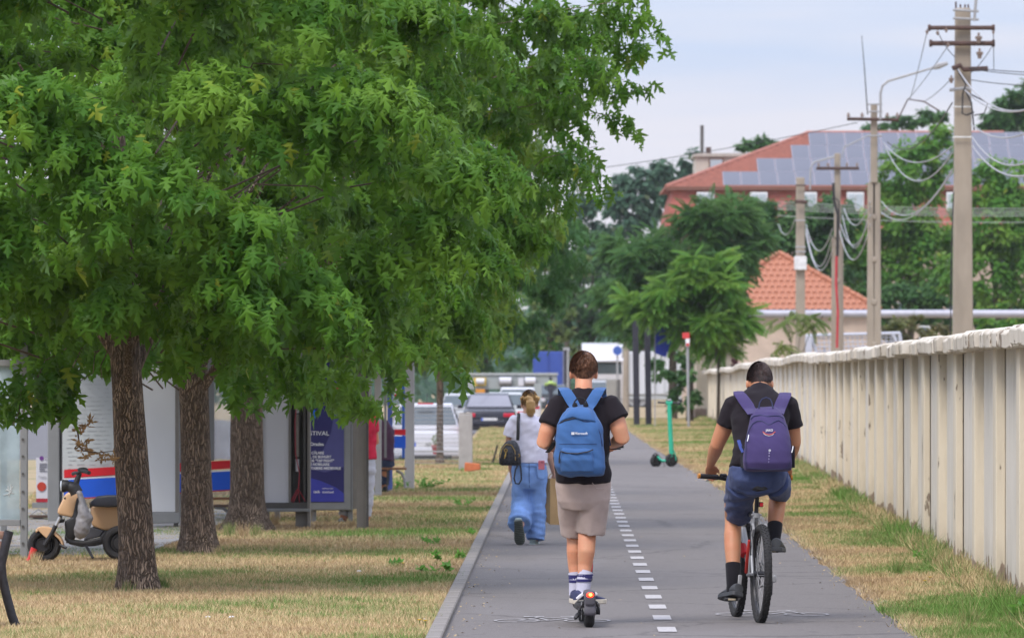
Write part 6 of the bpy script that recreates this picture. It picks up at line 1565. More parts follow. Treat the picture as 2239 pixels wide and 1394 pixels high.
for sx in (-1, 1):
    MB().tube([(sx * .058, 0, .33), (sx * .055, .08, .46), (sx * .04, .19, .62), (sx * .015, .265, .70)], .010, 9).build('seat_stay', M_ALLOY, bk)
    MB().tube([(sx * .058, 0, .33), (sx * .055, .12, .325), (sx * .035, .36, .312)], .011, 9).build('chain_stay', M_ALLOY, bk)
    MB().tube([(sx * .055, 1.05, .33), (sx * .055, .96, .52), (sx * .05, .90, .64)], .019, 9).build('fork_leg', M_DKM, bk)
    MB().beam((sx * .043, .15, .64), (sx * .043, .10, .60), .018, .07).build('brake_arm', M_GALV, bk, True, .004)
    MB().box((sx * .026, .12, .63), (.014, .05, .014)).build('brake_pad', M_DKM, bk, False, .003)
MB().tube([(-.05, .86, .63), (.05, .86, .63)], .03, 8).build('fork_crown', M_DKM, bk)
MB().tube([(-.045, .13, .66), (-.07, .05, .60), (-.068, .03, .52), (-.062, .08, .44)], .0045, 6).build('brake_cable', M_DKM, bk)
MB().tube([(-.062, .14, .55), (-.066, .2, .42), (-.05, .33, .33)], .011, 8).build('red_stay', M_SCR, bk)
MB().tube([ST, (0, .235, .86)], .0145, 12).build('seatpost', M_DKM, bk); MB().cyl(ST - Z * .02, ST + Z * .012, .025, 14).build('seat_clamp', M_GALV, bk); MB().tube([ST + Vector((-.035, -.01, 0)), ST + Vector((.035, -.01, 0))], .007, 7).build('clamp_bolt', M_GALV, bk)
rl = MB().box((.022, .215, .79), (.03, .03, .034)).build('rear_reflector', M_BLACK, bk, False, .004); MB().box((.024, .198, .79), (.022, .006, .024)).build('lens', M_RED, rl, False, .002)
MB().loft([[Vector((w_ * math.cos(a), y, z0 + h_ * math.sin(a))) for a in np.linspace(0, 2 * math.pi, 16, endpoint=False)] for y, w_, h_, z0 in ((.09, .03, .015, .905), (.12, .075, .03, .905), (.19, .078, .032, .90), (.26, .045, .026, .895), (.34, .024, .02, .895), (.37, .012, .01, .893))]).build('saddle', M_BLACK, bk)
MB().tube([(-.025, .14, .88), (-.022, .24, .862), (-.02, .32, .875)], .0045, 6).build('saddle_rail', M_GALV, bk); MB().tube([(.025, .14, .88), (.022, .24, .862), (.02, .32, .875)], .0045, 6).build('saddle_rail', M_GALV, bk)
MB().tube([HT, (0, .79, .86), (0, .84, .93)], .02, 10).build('stem', M_DKM, bk)
MB().tube([(-.31, .78, .965), (-.2, .80, .96), (-.06, .84, .935), (.06, .84, .935), (.2, .80, .96), (.31, .78, .965)], .0135, 10).build('handlebar', M_DKM, bk)
M_GOLD = mat('orange_bar_end', (.60, .24, .04), .35, .1, 5, metal=.4)
for sx in (-1, 1):
    g_ = MB().tube([(sx * .185, .802, .96), (sx * .315, .778, .966)], .0175, 12).build('grip', M_BLACK, bk); MB().tube([(sx * .312, .778, .966), (sx * .326, .776, .967)], .018, 12).build('bar_end', M_GOLD, g_)
    MB().tube([(sx * .17, .80, .955), (sx * .18, .86, .945), (sx * .26, .87, .935)], .006, 7).build('brake_lever', M_GALV, bk)
    MB().box((sx * .15, .79, .97), (.05, .04, .03)).build('shifter', M_BLACK, bk, True, .008)
MB().tube([(.03, .43, .31), (.08, .43, .31)], .012, 8).build('crank_axle', M_DKM, bk)
cw = MB().ring((.05, .43, .31), .085, .006, 'x', 36, 6, w=.004).build('chainring', M_DKM, bk)
MB().ring((.05, .43, .31), .06, .004, 'x', 30, 6).build('inner_ring', M_GALV, cw)
MB().tube([(.05, 0, .33 + .045), (.05, .43, .31 + .088)], .005, 5).build('chain', M_DKM, bk); MB().tube([(.05, 0, .27), (.05, .43, .222)], .005, 5).build('chain', M_DKM, bk)
MB().cyl((.04, 0, .33), (.052, 0, .33), .05, 20).build('cassette', M_GALV, bk)
MB().beam((.068, -.005, .30), (.072, .03, .19), .022, .03).build('derailleur', M_DKM, bk, True, .005); MB().ring((.068, .03, .19), .02, .006, 'x', 16, 6).build('jockey_wheel', M_DKM, bk); MB().box((.085, -.01, .30), (.03, .04, .05)).build('derailleur_body', M_GALV, bk, True, .008)
for sx, ez in ((-1, .145), (1, .475)):
    MB().beam((sx * .075, .43, .31), (sx * .085, .43, ez), .016, .026).build('crank_arm', M_GALV, bk, True, .004)
    MB().box((sx * .135, .43, ez), (.09, .075, .022)).build('pedal', M_BLACK, bk, True, .006)
    MB().box((sx * .135, .39, ez), (.05, .006, .012)).build('pedal_reflector', mat('pedal_reflector', (.5, .42, .3), .3), bk, False)
MB().tube([(-.02, .60, .44), (-.03, .66, .50)], .03, 10).build('frame_decal', M_RED, bk)

cy = thing('person', 'cyclist in a dark polo shirt and navy shorts pedalling the mountain bike', 'person', bk.location, 0, 'people')
C_ = lambda x, y, o: at(x, y, dB + o) - cy.location
mb = MB()
mb.tube([C_(1656, 1062, .24), C_(1657, 1030, .24), C_(1659, 985, .29), C_(1661, 935, .37), C_(1662, 893, .46), C_(1662, 868, .52), C_(1662, 856, .545)], [(.155, .12), (.16, .11), (.142, .095), (.165, .11), (.18, .10), (.12, .075), (.065, .06)], 20, side=X)
mb.tube([C_(1662, 872, .52), C_(1662, 850, .56), C_(1661, 834, .60)], [.066, .058, .056], 14)
Tc = head(mb, C_(1661, 830, .635), 1.0, .34)
for sh_, el, wr_ in (((1603, 888, .48), (1568, 972, .56), (1553, 1016, .76)), ((1724, 888, .48), (1736, 966, .56), (1722, 1018, .76))):
    a, b, c = C_(*sh_), C_(*el), C_(*wr_)
    mb.tube([a, a.lerp(b, .35), a.lerp(b, .75), b, b.lerp(c, .3), b.lerp(c, .7), c], [.066, .064, .055, .049, .049, .037, .028], 14)
hand(mb, C_(1553, 1016, .76), (.05, .55, -.42), (1, .0, .1), (0, .55, .75), .85); hand(mb, C_(1722, 1018, .76), (-.02, .55, -.42), (-1, .0, .1), (0, .55, .75), .85)
mb.tube([C_(1622, 1056, .26), C_(1610, 1092, .46), C_(1604, 1128, .64), C_(1603, 1146, .62), C_(1602, 1170, .56), C_(1602, 1200, .52), C_(1603, 1235, .48), C_(1602, 1278, .44), C_(1600, 1298, .45)], [.094, .082, .062, .057, .060, .056, .047, .036, .034], 16)
mb.tube([C_(1692, 1056, .26), C_(1700, 1058, .50), C_(1703, 1062, .72), C_(1701, 1080, .72), C_(1699, 1100, .66), C_(1697, 1125, .60), C_(1694, 1150, .55), C_(1692, 1185, .49), C_(1694, 1203, .49)], [.088, .076, .062, .058, .060, .056, .047, .037, .034], 16)
link('body', fuse(mb, 'body', M_SKIN2, .0085, 3), cy)
face(cy, Tc)
hair_cap(cy, Tc, M_HAIR2, -.086, -.026, strands=5200, seed=5, r=(.084, .102, .123), length=.024, fade=.018)
mb = MB()
mb.tube([C_(1657, 1024, .22), C_(1658, 1010, .23), C_(1659, 980, .28), C_(1661, 935, .36), C_(1662, 900, .45), C_(1662, 878, .50), C_(1662, 862, .535), C_(1662, 853, .555), C_(1662, 849, .565)], [(.186, .138), (.184, .134), (.172, .126), (.190, .132), (.206, .124), (.182, .108), (.125, .088), (.086, .074), (.074, .068)], 28, side=X)
for a, b in (((1610, 882, .48), (1590, 932, .51)), ((1716, 882, .48), (1731, 936, .51))):
    a, b = C_(*a), C_(*b); mb.tube([a - (b - a) * .25, a, a.lerp(b, .5), b], [.05, .085, .084, .078], 18)
def polo_fold(c, n):
    f = noise.noise(Vector((c.x * 8 + c.z * 9, c.y * 6, c.z * 9))) + .6 * noise.noise(Vector((c.x * 18 - c.z * 16, c.y * 12, c.z * 20)))
    return .012 * f * (.6 + .9 * sm(1.28, 1.02, c.z))
pol = link('polo_shirt', fuse(mb, 'polo_shirt', M_TEE, .0085, 3, polo_fold), cy)
clr = MB()
ps = [C_(1662, 855, .555) + Vector((.083 * math.cos(a), .078 * math.sin(a), .012 - .022 * math.sin(a) * -1 * .4)) for a in np.linspace(math.radians(150), math.radians(390), 22)]
clr.tube(ps, [(.008, .016)] * len(ps), 8); clr.build('collar', M_TEE, pol)
for a, b in (((1590, 932, .51), .074), ((1731, 936, .51), .074)): pass
mb = MB()
mb.tube([C_(1656, 1016, .20), C_(1656, 1034, .21), C_(1656, 1050, .24), C_(1658, 1059, .28)], [(.175, .13), (.198, .15), (.195, .145), (.13, .10)], 26, side=X)
mb.tube([C_(1622, 1052, .26), C_(1617, 1082, .42), C_(1616, 1108, .54), C_(1617, 1128, .62)], [(.110, .125), (.104, .12), (.094, .11), (.082, .10)], 20, side=X)
mb.tube([C_(1693, 1048, .26), C_(1701, 1056, .45), C_(1704, 1068, .62), C_(1704, 1078, .70)], [(.100, .12), (.088, .105), (.080, .095), (.076, .088)], 20, side=X)
def navy_fold(c, n):
    b = math.sin(c.z * 85 + 5 * noise.noise(Vector((c.x * 6, c.y * 4, c.z * 5)))) * sm(.95, .78, c.z)
    return .007 * noise.noise(Vector((c.x * 9, c.y * 7, c.z * 12))) + .0045 * b + .004 * noise.noise(c * 30)
link('shorts', fuse(mb, 'shorts', M_NAVY, .0085, 3, navy_fold), cy)
for pts, rs in ((((1603, 1232, .485), (1603, 1250, .465), (1602, 1280, .44), (1600, 1300, .45)), (.053, .050, .042, .04)), (((1694.5, 1146, .56), (1694, 1160, .53), (1692, 1185, .49), (1694, 1203, .49)), (.052, .048, .042, .04))):
    MB().tube([C_(*p) for p in pts], list(rs), 16).build('sock', M_SOCKB, cy)
M_CLOG = mat('grey_clog', (.055, .058, .065), .6, .15, 10)
shoe(cy, C_(1614, 1302, .36), C_(1579, 1312, .55), M_CLOG, M_CLOG, .056, .085, 'shoe', .03, Vector((.12, .30, 1)))
shoe(cy, C_(1697, 1204, .36), C_(1703, 1207, .62), M_CLOG, M_CLOG, .052, .085, 'shoe', .028)
BPp = lambda x, y, o: at(x, y, dB + o) - cy.location
prof2 = [(1030, 1634, 1722, .10, .08), (1026, 1626, 1730, .10, .14), (1010, 1623, 1732, .11, .17), (985, 1625, 1731, .13, .17), (955, 1630, 1726, .16, .16), (930, 1635, 1721, .20, .145), (912, 1640, 1715, .235, .13), (900, 1645, 1709, .26, .11), (892, 1652, 1702, .28, .08), (888.5, 1662, 1694, .285, .05)]
b2, mbk = backpack('backpack', 'purple sports backpack with small white logo and dots worn by the cyclist', cy.location, BPp, prof2, M_BPP, 0, M_BPP)
link('bag', fuse(mbk, 'bag', M_BPP, .008, 4, lambda c, n: .5 * bag_fold(c, n)), b2)
M_NPIPE = mat('navy_trim', (.012, .018, .07), .6)
sq = lambda pts, rad, nm, m=M_NPIPE, e=.0015: seam(b2, pts, prof2, rad, m, nm, dB, cy.location, e)
sq([(1641, 916), (1648, 909), (1662, 907), (1678, 910), (1693, 908), (1705, 909), (1713, 914)], .0032, 'piping')
sq([(1632, 960), (1637, 940), (1645, 926), (1655, 920), (1667, 920), (1673, 924), (1679, 928), (1686, 927), (1692, 922), (1702, 918), (1712, 924), (1720, 935), (1727, 955), (1731, 980)], .003, 'piping')
sq([(1632, 960), (1630, 1000), (1632, 1022)], .0022, 'seam'); sq([(1730, 975), (1729, 1005), (1722, 1024)], .0022, 'seam'); sq([(1632, 1022), (1680, 1026), (1722, 1024)], .0022, 'seam')
for x0, x1, nm in ((1617, 1634, 'side_pocket'), (1725, 1738, 'side_pocket')):
    r_l = [[BPp(x0 + (3 if x0 < 1680 else 0), yy, .10) , BPp(x1 - (0 if x0 < 1680 else 4), yy, .02), BPp(x1, yy, .00), BPp(x0 + 2, yy, .06)] for yy in (975, 1000, 1022)]
    MB().loft(r_l).build(nm, mat('black_mesh_fabric', (.015, .015, .022), .8, .3, 60), b2)
MB().tube([BPp(1615, 962, .10), BPp(1620, 978, .05), BPp(1625, 988, .03)], [(.012, .004)] * 3, 8, side=X).build('webbing', mat('blue_webbing', (.035, .06, .25), .8), b2)
for x, y in ((1636, 950), (1733, 975)): MB().tube([BPp(x + 1, y, on_bag(min(x, 1726), y, prof2, .008)), BPp(x, y + 7, on_bag(min(x, 1726), y + 7, prof2, .01)), BPp(x - 2, y + 14, on_bag(min(x, 1726), y + 14, prof2, .008))], .0035, 6).build('zip_pull', M_LOGO, b2)
strap(b2, [(1648, 905, .165), (1640, 893, .30), (1626, 873, .37), (1619, 862, .42), (1617, 856, .48), (1619, 880, .58), (1630, 960, .50)], .085, M_BPP, 'shoulder_strap', dB, cy.location)
strap(b2, [(1700, 905, .165), (1704, 893, .30), (1712, 873, .37), (1716, 865, .42), (1717, 859, .48), (1712, 880, .58), (1700, 960, .50)], .085, M_BPP, 'shoulder_strap', dB, cy.location)
MB().tube([BPp(1659, 892, .20), BPp(1661, 880, .215), BPp(1666, 872, .225), BPp(1675, 868.5, .23), BPp(1684, 872, .225), BPp(1688, 880, .215), BPp(1690, 892, .20)], .0048, 7).build('carry_loop', M_NPIPE, b2)
yo = on_bag(1681, 940, prof2, .012)
text('JAKO', .021, M_LOGO, b2, BPp(1674.5, 942.2, yo), sx=.95, bold=.0006)
MB().tube([BPp(x, y, on_bag(x, y, prof2, .006)) for x, y in ((1668, 943), (1673, 947.5), (1681, 950), (1689, 948), (1695, 943))], .003, 5).build('logo_swoosh', mat('orange_print', (.60, .09, .05), .6), b2)
MB().tube([BPp(x, y, on_bag(x, y, prof2, .006)) for x, y in ((1669, 946.5), (1674, 950.5), (1681, 952.5), (1688, 951), (1692, 948))], .0015, 5).build('logo_swoosh', M_LOGO, b2)
MB().ring(BPp(1683, 984, on_bag(1683, 984, prof2, .003)), .0052, .0022, 'y', 16, 6).build('print_dot', M_LOGO, b2)
for y, r_d in ((989.5, .0045), (996, .0042), (1002.5, .0036), (1009, .003)): MB().ball(BPp(1682 - (y - 989) * .06, y, on_bag(1682, y, prof2, .001)), (r_d, .0015, r_d), 10).build('print_dot', mat('lilac_print', (.38, .36, .5), .6), b2)

# ------------------------------------------------------------------ the walker
dW = 60.4
wo_ = thing('person', 'woman in a white tee and wide blue jeans walking ahead with a blonde ponytail', 'person', gp(1168, 1193, dW), 0, 'people')
Q = lambda x, y, o=0.0: at(x, y, dW + o) - wo_.location
mb = MB()
mb.tube([Q(1158, 1040), Q(1158, 1015), Q(1156, 985), Q(1153, 950), Q(1151, 920), Q(1153, 905)], [(.16, .12), (.165, .11), (.13, .09), (.145, .10), (.15, .085), (.06, .055)], 18, side=X)
mb.tube([Q(1154, 915), Q(1156, 890, .03)], [.055, .05], 12)
Tw = head(mb, Q(1158, 878, .04), .93, .05)
for pts in (((1122, 922, 0), (1114, 962, .02), (1116, 1000, .10), (1118, 1030, .18)), ((1186, 922, 0), (1196, 962, -.02), (1203, 1000, .04), (1211, 1032, .12))):
    p = [Q(*v) for v in pts]; mb.tube([p[0], p[0].lerp(p[1], .6), p[1], p[2], p[3]], [.052, .046, .040, .034, .026], 12)
hand(mb, Q(1211, 1032, .12), (.1, .2, -1), (-.3, 1, 0), (1, .2, .1), .7, .92); hand(mb, Q(1118, 1030, .18), (.1, .25, -1), (.3, 1, 0), (-1, .2, .1), .45, .92)
mb.tube([Q(1175, 1040), Q(1172, 1090, .06), Q(1168, 1140, .04), Q(1168, 1182, .0)], [.085, .06, .05, .04], 12); mb.tube([Q(1142, 1040), Q(1143, 1095, .05), Q(1140, 1135, -.15), Q(1136, 1150, -.30)], [.085, .06, .05, .04], 12)
link('body', fuse(mb, 'body', M_SKIN3, .009, 3), wo_); face(wo_, Tw, .93)
hair_cap(wo_, Tw, M_HAIR3, -.075, -.02, .93, 2600, 9, (.084, .103, .122), .045)
hair_cap(wo_, Tw, mat('dark_roots', (.035, .022, .02), .6, .3, 30), .055, .075, .93, 700, 10, (.0865, .105, .1255), .03, 'hair')
mb = MB()
mb.tube([Tw(.0, -.10, .01), Tw(.01, -.135, -.02), Tw(.012, -.13, -.07), Tw(.01, -.115, -.13), Tw(.015, -.10, -.165)], [.035, .046, .050, .042, .016], 12)
mb.tube([Tw(-.06, -.09, .02), Tw(-.02, -.12, .035), Tw(.03, -.12, .02)], [.02, .028, .02], 10); mb.tube([Tw(.06, -.065, .05), Tw(.088, -.05, .04), Tw(.09, -.035, .01)], [.018, .020, .012], 8); mb.tube([Tw(-.06, -.065, .05), Tw(-.086, -.05, .035), Tw(-.085, -.035, .0)], [.018, .018, .012], 8)
pt_ = fuse(mb, 'ponytail', M_HAIR3, .007, 2, lambda c, n: .004 * math.sin(c.x * 420 + 6 * noise.noise(c * 20))); link('ponytail', pt_, wo_)
mb = MB()
mb.tube([Q(1157, 1012), Q(1157, 1000), Q(1156, 970), Q(1154, 940), Q(1153, 920), Q(1153, 909), Q(1154, 904)], [(.185, .13), (.187, .13), (.172, .12), (.172, .12), (.165, .105), (.11, .08), (.075, .065)], 24, side=X)
for a, b in (((1127, 916, 0), (1116, 955, .01)), ((1183, 916, 0), (1192, 950, .0))):
    a, b = Q(*a), Q(*b); mb.tube([a - (b - a) * .2, a, a.lerp(b, .5), b], [.045, .07, .078, .084], 16)
link('tee_shirt', fuse(mb, 'tee_shirt', M_WTEE, .009, 3, lambda c, n: .011 * noise.noise(Vector((c.x * 7 + c.z * 8, c.y * 5, c.z * 7))) + .006 * noise.noise(Vector((c.x * 15 - c.z * 12, c.y * 9, c.z * 14)))), wo_)
mb = MB()
mb.tube([Q(1157, 1008), Q(1157, 1030), Q(1157, 1055), Q(1157, 1070)], [(.158, .12), (.178, .14), (.175, .14), (.14, .12)], 22, side=X)
mb.tube([Q(1174, 1050), Q(1174, 1090, .03), Q(1173, 1130, .02), Q(1172, 1165, .0), Q(1171, 1180, -.01)], [(.095, .12), (.090, .115), (.092, .115), (.096, .12), (.090, .115)], 18, side=X)
mb.tube([Q(1141, 1050), Q(1140, 1085, .04), Q(1140, 1110, .0), Q(1138, 1132, -.12), Q(1136, 1147, -.24)], [(.10, .12), (.096, .115), (.105, .12), (.112, .12), (.115, .11)], 18, side=X)
jn = link('jeans', fuse(mb, 'jeans', M_DENIM, .009, 3, lambda c, n: .012 * noise.noise(Vector((c.x * 8 + c.z * 5, c.y * 6, c.z * 9))) + .009 * noise.noise(Vector((c.x * 10, c.y * 9, c.z * 26))) * sm(.75, .2, c.z)), wo_)
for x0 in (1172,):
    mb = MB(); mb.prism([(p.x, p.z) for p in [Q(*q) for q in ((1172, 1018), (1195, 1018), (1196, 1040), (1188, 1046), (1176, 1044))]], .012, (0, -.145, 0)); mb.build('back_pocket', M_DENIM, jn, False, .004)
MB().tube([Q(1157, 1012, -.13), Q(1157, 1040, -.146), Q(1158, 1066, -.13)], .004, 5).build('back_seam', mat('dark_denim', (.06, .11, .26)), jn)
MB().tube([Q(x, 1016, -.10 - .03 * math.sin(math.pi * (x - 1122) / 70)) for x in range(1124, 1193, 8)], [(.004, .016)] * 9, 6).build('waistband', M_DENIM, jn)
ph_ = thing('phone', 'pink cased phone sticking out of the walker\'s back pocket', 'phone', Q(1184, 1016, -.155) + wo_.location)
MB().box((0, 0, 0), (.062, .010, .09)).build('case', mat('pink_case', (.55, .16, .20), .5), ph_, False, .004); MB().box((.005, -.006, .03), (.02, .003, .02)).build('camera_bump', mat('pink_dark', (.35, .09, .12), .4), ph_, False)
M_GSOLE = mat('grey_green_sole', (.16, .18, .16), .8, .2, 30); M_GSHOE = mat('pale_green_sneaker', (.32, .40, .40), .6, .15, 12)
shoe(wo_, Q(1164, 1193, -.05), Q(1172, 1193, .20), M_GSHOE, mat('pale_sole', (.45, .52, .50), .7), .046, .08)
# lifted rear shoe showing its sole to the camera
sh2 = thing('shoe_holder', 'x', 'x'); COL.objects.unlink(sh2); bpy.data.objects.remove(sh2)
sx_, tx_ = Q(1133, 1138, -.34), Q(1137, 1190, -.22)
o = shoe(wo_, sx_, tx_, M_GSHOE, M_GSOLE, .052, .085, 'shoe', .03, Vector((.05, .95, .2)))
f_v = (tx_ - sx_).normalized(); nrm_ = Vector((.05, -.97, .22)); nrm_ = (nrm_ - f_v * nrm_.dot(f_v)).normalized(); sv_ = f_v.cross(nrm_)
mb = MB(); L_ = (tx_ - sx_).length
for k in range(13):
    t = .03 + k * .075; wd = float(np.interp(t, [0, .3, .65, .9, 1.0], [.040, .042, .052, .045, .02])) * 2
    p = sx_ + f_v * (L_ * t) + nrm_ * .003
    Rm = Matrix((sv_, f_v, nrm_)).transposed(); mb.box(p, (wd, .010, .008), 0, Rm)
mb.build('tread', mat('dark_tread', (.075, .085, .075), .9), o, False)
# her shoulder bag
hbg = thing('handbag', 'small black quilted backpack style handbag hanging at the walker\'s left hip', 'handbag', Q(1113, 1000, -.16) + wo_.location, 0)
H = lambda x, y, o=-.16: at(x, y, dW + o) - hbg.location
def quilt():
    m, nt, b = newmat('quilted_black'); tc = nd(nt, 'ShaderNodeTexCoord'); mp = nd(nt, 'ShaderNodeMapping'); mp.inputs['Rotation'].default_value = (0, .8, 0); mp.inputs['Scale'].default_value = (38, 38, 38)
    nt.links.new(tc.outputs['Object'], mp.inputs[0]); ck = nd(nt, 'ShaderNodeTexChecker'); setv(ck, Scale=1.0); nt.links.new(mp.outputs[0], ck.inputs[0])
    nt.links.new(mixc(nt, ck.outputs['Fac'], (.012, .013, .018), (.035, .037, .048)), b.inputs['Base Color']); setv(b, Roughness=.4); bump(nt, b, ck.outputs['Fac'], .4, .004); return m
M_QUILT = quilt(); M_GOLDM = mat('gold_metal', (.55, .36, .10), .3, .1, 5, metal=.8)
rg = []
for py, x0, x1, th in ((1017, 1096, 1137, .06), (1012, 1091, 1140, .09), (995, 1091, 1139, .10), (978, 1096, 1136, .09), (967, 1104, 1131, .07), (962, 1112, 1125, .04)):
    a, b = H(x0, py), H(x1, py); c = (a + b) / 2; h_ = (b - a).length / 2; rg.append([c + Vector((h_ * math.copysign(abs(math.cos(t)) ** .6, math.cos(t)), th / 2 * math.copysign(abs(math.sin(t)) ** .6, math.sin(t)), 0)) for t in np.linspace(0, 2 * math.pi, 20, endpoint=False)])
MB().loft(rg).build('bag', M_QUILT, hbg)
MB().loft([[v * 1.0 for v in [H(x0, py, -.215), H(x1, py, -.215), H(x1, py, -.19), H(x0, py, -.19)]] for py, x0, x1 in ((1012, 1097, 1122), (990, 1096, 1123), (977, 1102, 1119))]).build('front_pocket', M_QUILT, hbg, True, .012, 2)
MB().tube([H(1093, 1000, -.21), H(1097, 982, -.21), H(1106, 971, -.205), H(1118, 972, -.205), H(1126, 985, -.205), H(1127, 1006, -.205)], .0035, 6).build('gold_zip', M_GOLDM, hbg)
MB().ring(H(1106, 984, -.222), .014, .004, 'y', 16, 6).build('clasp_ring', M_GOLDM, hbg); MB().tube([H(1106, 988, -.222), H(1105, 996, -.224), H(1103, 1002, -.222)], [.004, .009, .003], 7).build('clasp_tag', M_GOLDM, hbg); MB().ring(H(1134, 995, -.2), .012, .003, 'y', 14, 6).build('clasp_ring', M_GOLDM, hbg)
MB().tube([H(1132, 962, -.15), H(1133, 945, -.155), H(1133, 920, -.13), H(1134, 906, -.08), H(1134, 903, -.01)], [(.016, .004)] * 5, 8, side=X).build('shoulder_strap', M_BLACK, hbg)
MB().tube([H(1131, 1018, -.17), H(1127, 1026, -.18), H(1124, 1045, -.18), H(1127, 1056, -.18), H(1135, 1057, -.18), H(1140, 1048, -.18), H(1139, 1025, -.17), H(1137, 1012, -.16)], .008, 7).build('wrist_strap', M_BLACK, hbg)
pbg = thing('paper_bag', 'brown paper carrier bag held at the walker\'s right side', 'paper bag', Q(1206, 1100, .15) + wo_.location)
G = lambda x, y, o=.1: at(x, y, dW + o) - pbg.location
M_KRAFT = mat('kraft_paper', (.42, .27, .125), .9, .1, 5, .15, 60)
vs = [G(1182, 1046, .1), G(1203, 1045, .02), G(1236, 1046, .16), G(1218, 1047, .26), G(1178, 1129, .08), G(1203, 1146, .0), G(1232, 1147, .16), G(1210, 1135, .26)]
MB().add(vs, [(0, 1, 5, 4), (1, 2, 6, 5), (2, 3, 7, 6), (3, 0, 4, 7), (4, 5, 6, 7)]).build('bag', M_KRAFT, pbg, False)
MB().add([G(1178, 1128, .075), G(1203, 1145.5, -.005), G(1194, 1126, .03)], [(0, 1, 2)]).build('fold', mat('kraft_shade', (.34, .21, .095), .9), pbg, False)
MB().tube([G(1197, 1046, .06), G(1203, 1036, .1), G(1212, 1032, .12), G(1220, 1037, .13), G(1226, 1046, .12)], .005, 6).build('handle', M_KRAFT, pbg)

# ------------------------------------------------------------------ people at the shelters and far away
dR = 68.9
rp = thing('person', 'person in a red tee and white trousers standing behind the poster lightbox', 'person', gp(775, 1150, dR + .9), 0, 'people')
dR += .9
Rr = lambda x, y, o=0.0: at(x, y, dR + o) - rp.location
mb = MB()
mb.tube([Rr(790, 1020), Rr(789, 985), Rr(788, 945), Rr(787, 915), Rr(783, 895)], [(.15, .11), (.14, .10), (.16, .11), (.17, .09), (.06, .055)], 16, side=X)
Tr = head(mb, Rr(772, 873, .10), .95, .3); mb.tube([Rr(783, 905), Rr(776, 885, .06)], [.055, .05], 10)
for pts in (((815, 922, 0), (822, 965, .05), (800, 975, .22)), ((762, 922, 0), (755, 965, .05), (778, 975, .22))):
    p = [Rr(*v) for v in pts]; mb.tube([p[0], p[0].lerp(p[1], .6), p[1], p[2]], [.05, .045, .04, .028], 12)
hand(mb, Rr(800, 975, .22), (-1, .3, .1), (0, .3, 1), (0, -1, .2), .6, .95); hand(mb, Rr(778, 975, .22), (1, .3, .1), (0, .3, 1), (0, -1, .2), .6, .95)
mb.tube([Rr(803, 1020), Rr(803, 1085), Rr(800, 1140)], [.085, .06, .042], 12); mb.tube([Rr(778, 1020), Rr(762, 1085, -.05), Rr(750, 1138, -.12)], [.085, .06, .042], 12)
link('body', fuse(mb, 'body', M_SKIN, .011, 3), rp); face(rp, Tr, .95); hair_cap(rp, Tr, M_HAIR2, -.06, -.01, .95, 500, 12)
mb = MB(); mb.tube([Rr(792, 1004), Rr(791, 975), Rr(790, 940), Rr(788, 914), Rr(784, 900)], [(.165, .125), (.165, .12), (.18, .125), (.185, .11), (.08, .07)], 20, side=X)
for a, b in (((812, 912, 0), (818, 945, .03)), ((766, 912, 0), (759, 945, .03))): a, b = Rr(*a), Rr(*b); mb.tube([a - (b - a) * .3, a, b], [.05, .075, .075], 14)
link('tee_shirt', fuse(mb, 'tee_shirt', M_RTEE, .011, 3, wr(.010, 9, 9)), rp)
M_WPANT = cloth('white_denim', (.56, .56, .62)); mb = MB(); mb.tube([Rr(791, 998), Rr(791, 1030), Rr(791, 1045)], [(.155, .12), (.165, .13), (.13, .11)], 18, side=X)
mb.tube([Rr(803, 1030), Rr(803, 1085), Rr(800, 1128)], [.092, .075, .062], 14); mb.tube([Rr(779, 1030), Rr(763, 1085, -.05), Rr(751, 1128, -.10)], [.092, .075, .062], 14)
link('trousers', fuse(mb, 'trousers', M_WPANT, .011, 3, wr(.009, 8, 20)), rp)
M_WSH = mat('white_sneaker', (.60, .60, .64), .6)
for (h_, t_) in (((752, 1150, -.16), (736, 1153, -.05)), ((800, 1150, -.05), (793, 1150, .18))): shoe(rp, Rr(*h_), Rr(*t_), M_WSH, M_WSH, .05, .10)
sp_ = thing('person', 'person in a dark plum top sitting on the bench of the far shelter', 'person', gp(836, 1075, 87.2), 0, 'people')
Sp = lambda x, y, o=0.0: at(x, y, 87.2 + o) - sp_.location
mb = MB(); mb.tube([Sp(835, 1018), Sp(836, 985), Sp(834, 945), Sp(828, 918)], [(.16, .12), (.14, .10), (.16, .11), (.06, .06)], 14, side=X); Ts = head(mb, Sp(822, 897, .12), .95, .5); mb.tube([Sp(830, 925), Sp(824, 907, .08)], [.055, .05], 10)
for x0 in (826, 842): mb.tube([Sp(x0, 1016, .05), Sp(x0, 1018, .42), Sp(x0, 1068, .45)], [.085, .06, .042], 12)
for x0, x1 in ((845, 838), (820, 826)): mb.tube([Sp(x0, 940, .02), Sp(x0 + 1, 975, .12), Sp(x1, 985, .36)], [.05, .042, .028], 10); hand(mb, Sp(x1, 985, .36), (0, 1, -.3), (1, 0, 0), (0, .3, 1), .5)
link('body', fuse(mb, 'body', M_SKIN2, .013, 2), sp_); hair_cap(sp_, Ts, M_HAIR2, -.06, -.01, .95, 300, 14); face(sp_, Ts, .95)
mb = MB(); mb.tube([Sp(836, 1006), Sp(837, 980), Sp(836, 945), Sp(830, 924), Sp(827, 915)], [(.17, .13), (.165, .125), (.175, .125), (.12, .09), (.07, .06)], 16, side=X)
for x0 in (844, 820): mb.tube([Sp(x0, 935, .02), Sp(x0 + 1, 972, .10), Sp(x0 - 2, 982, .25)], [.07, .062, .05], 12)
link('jumper', fuse(mb, 'jumper', cloth('plum_knit', (.075, .035, .065)), .013, 2, wr(.01, 8, 10)), sp_)
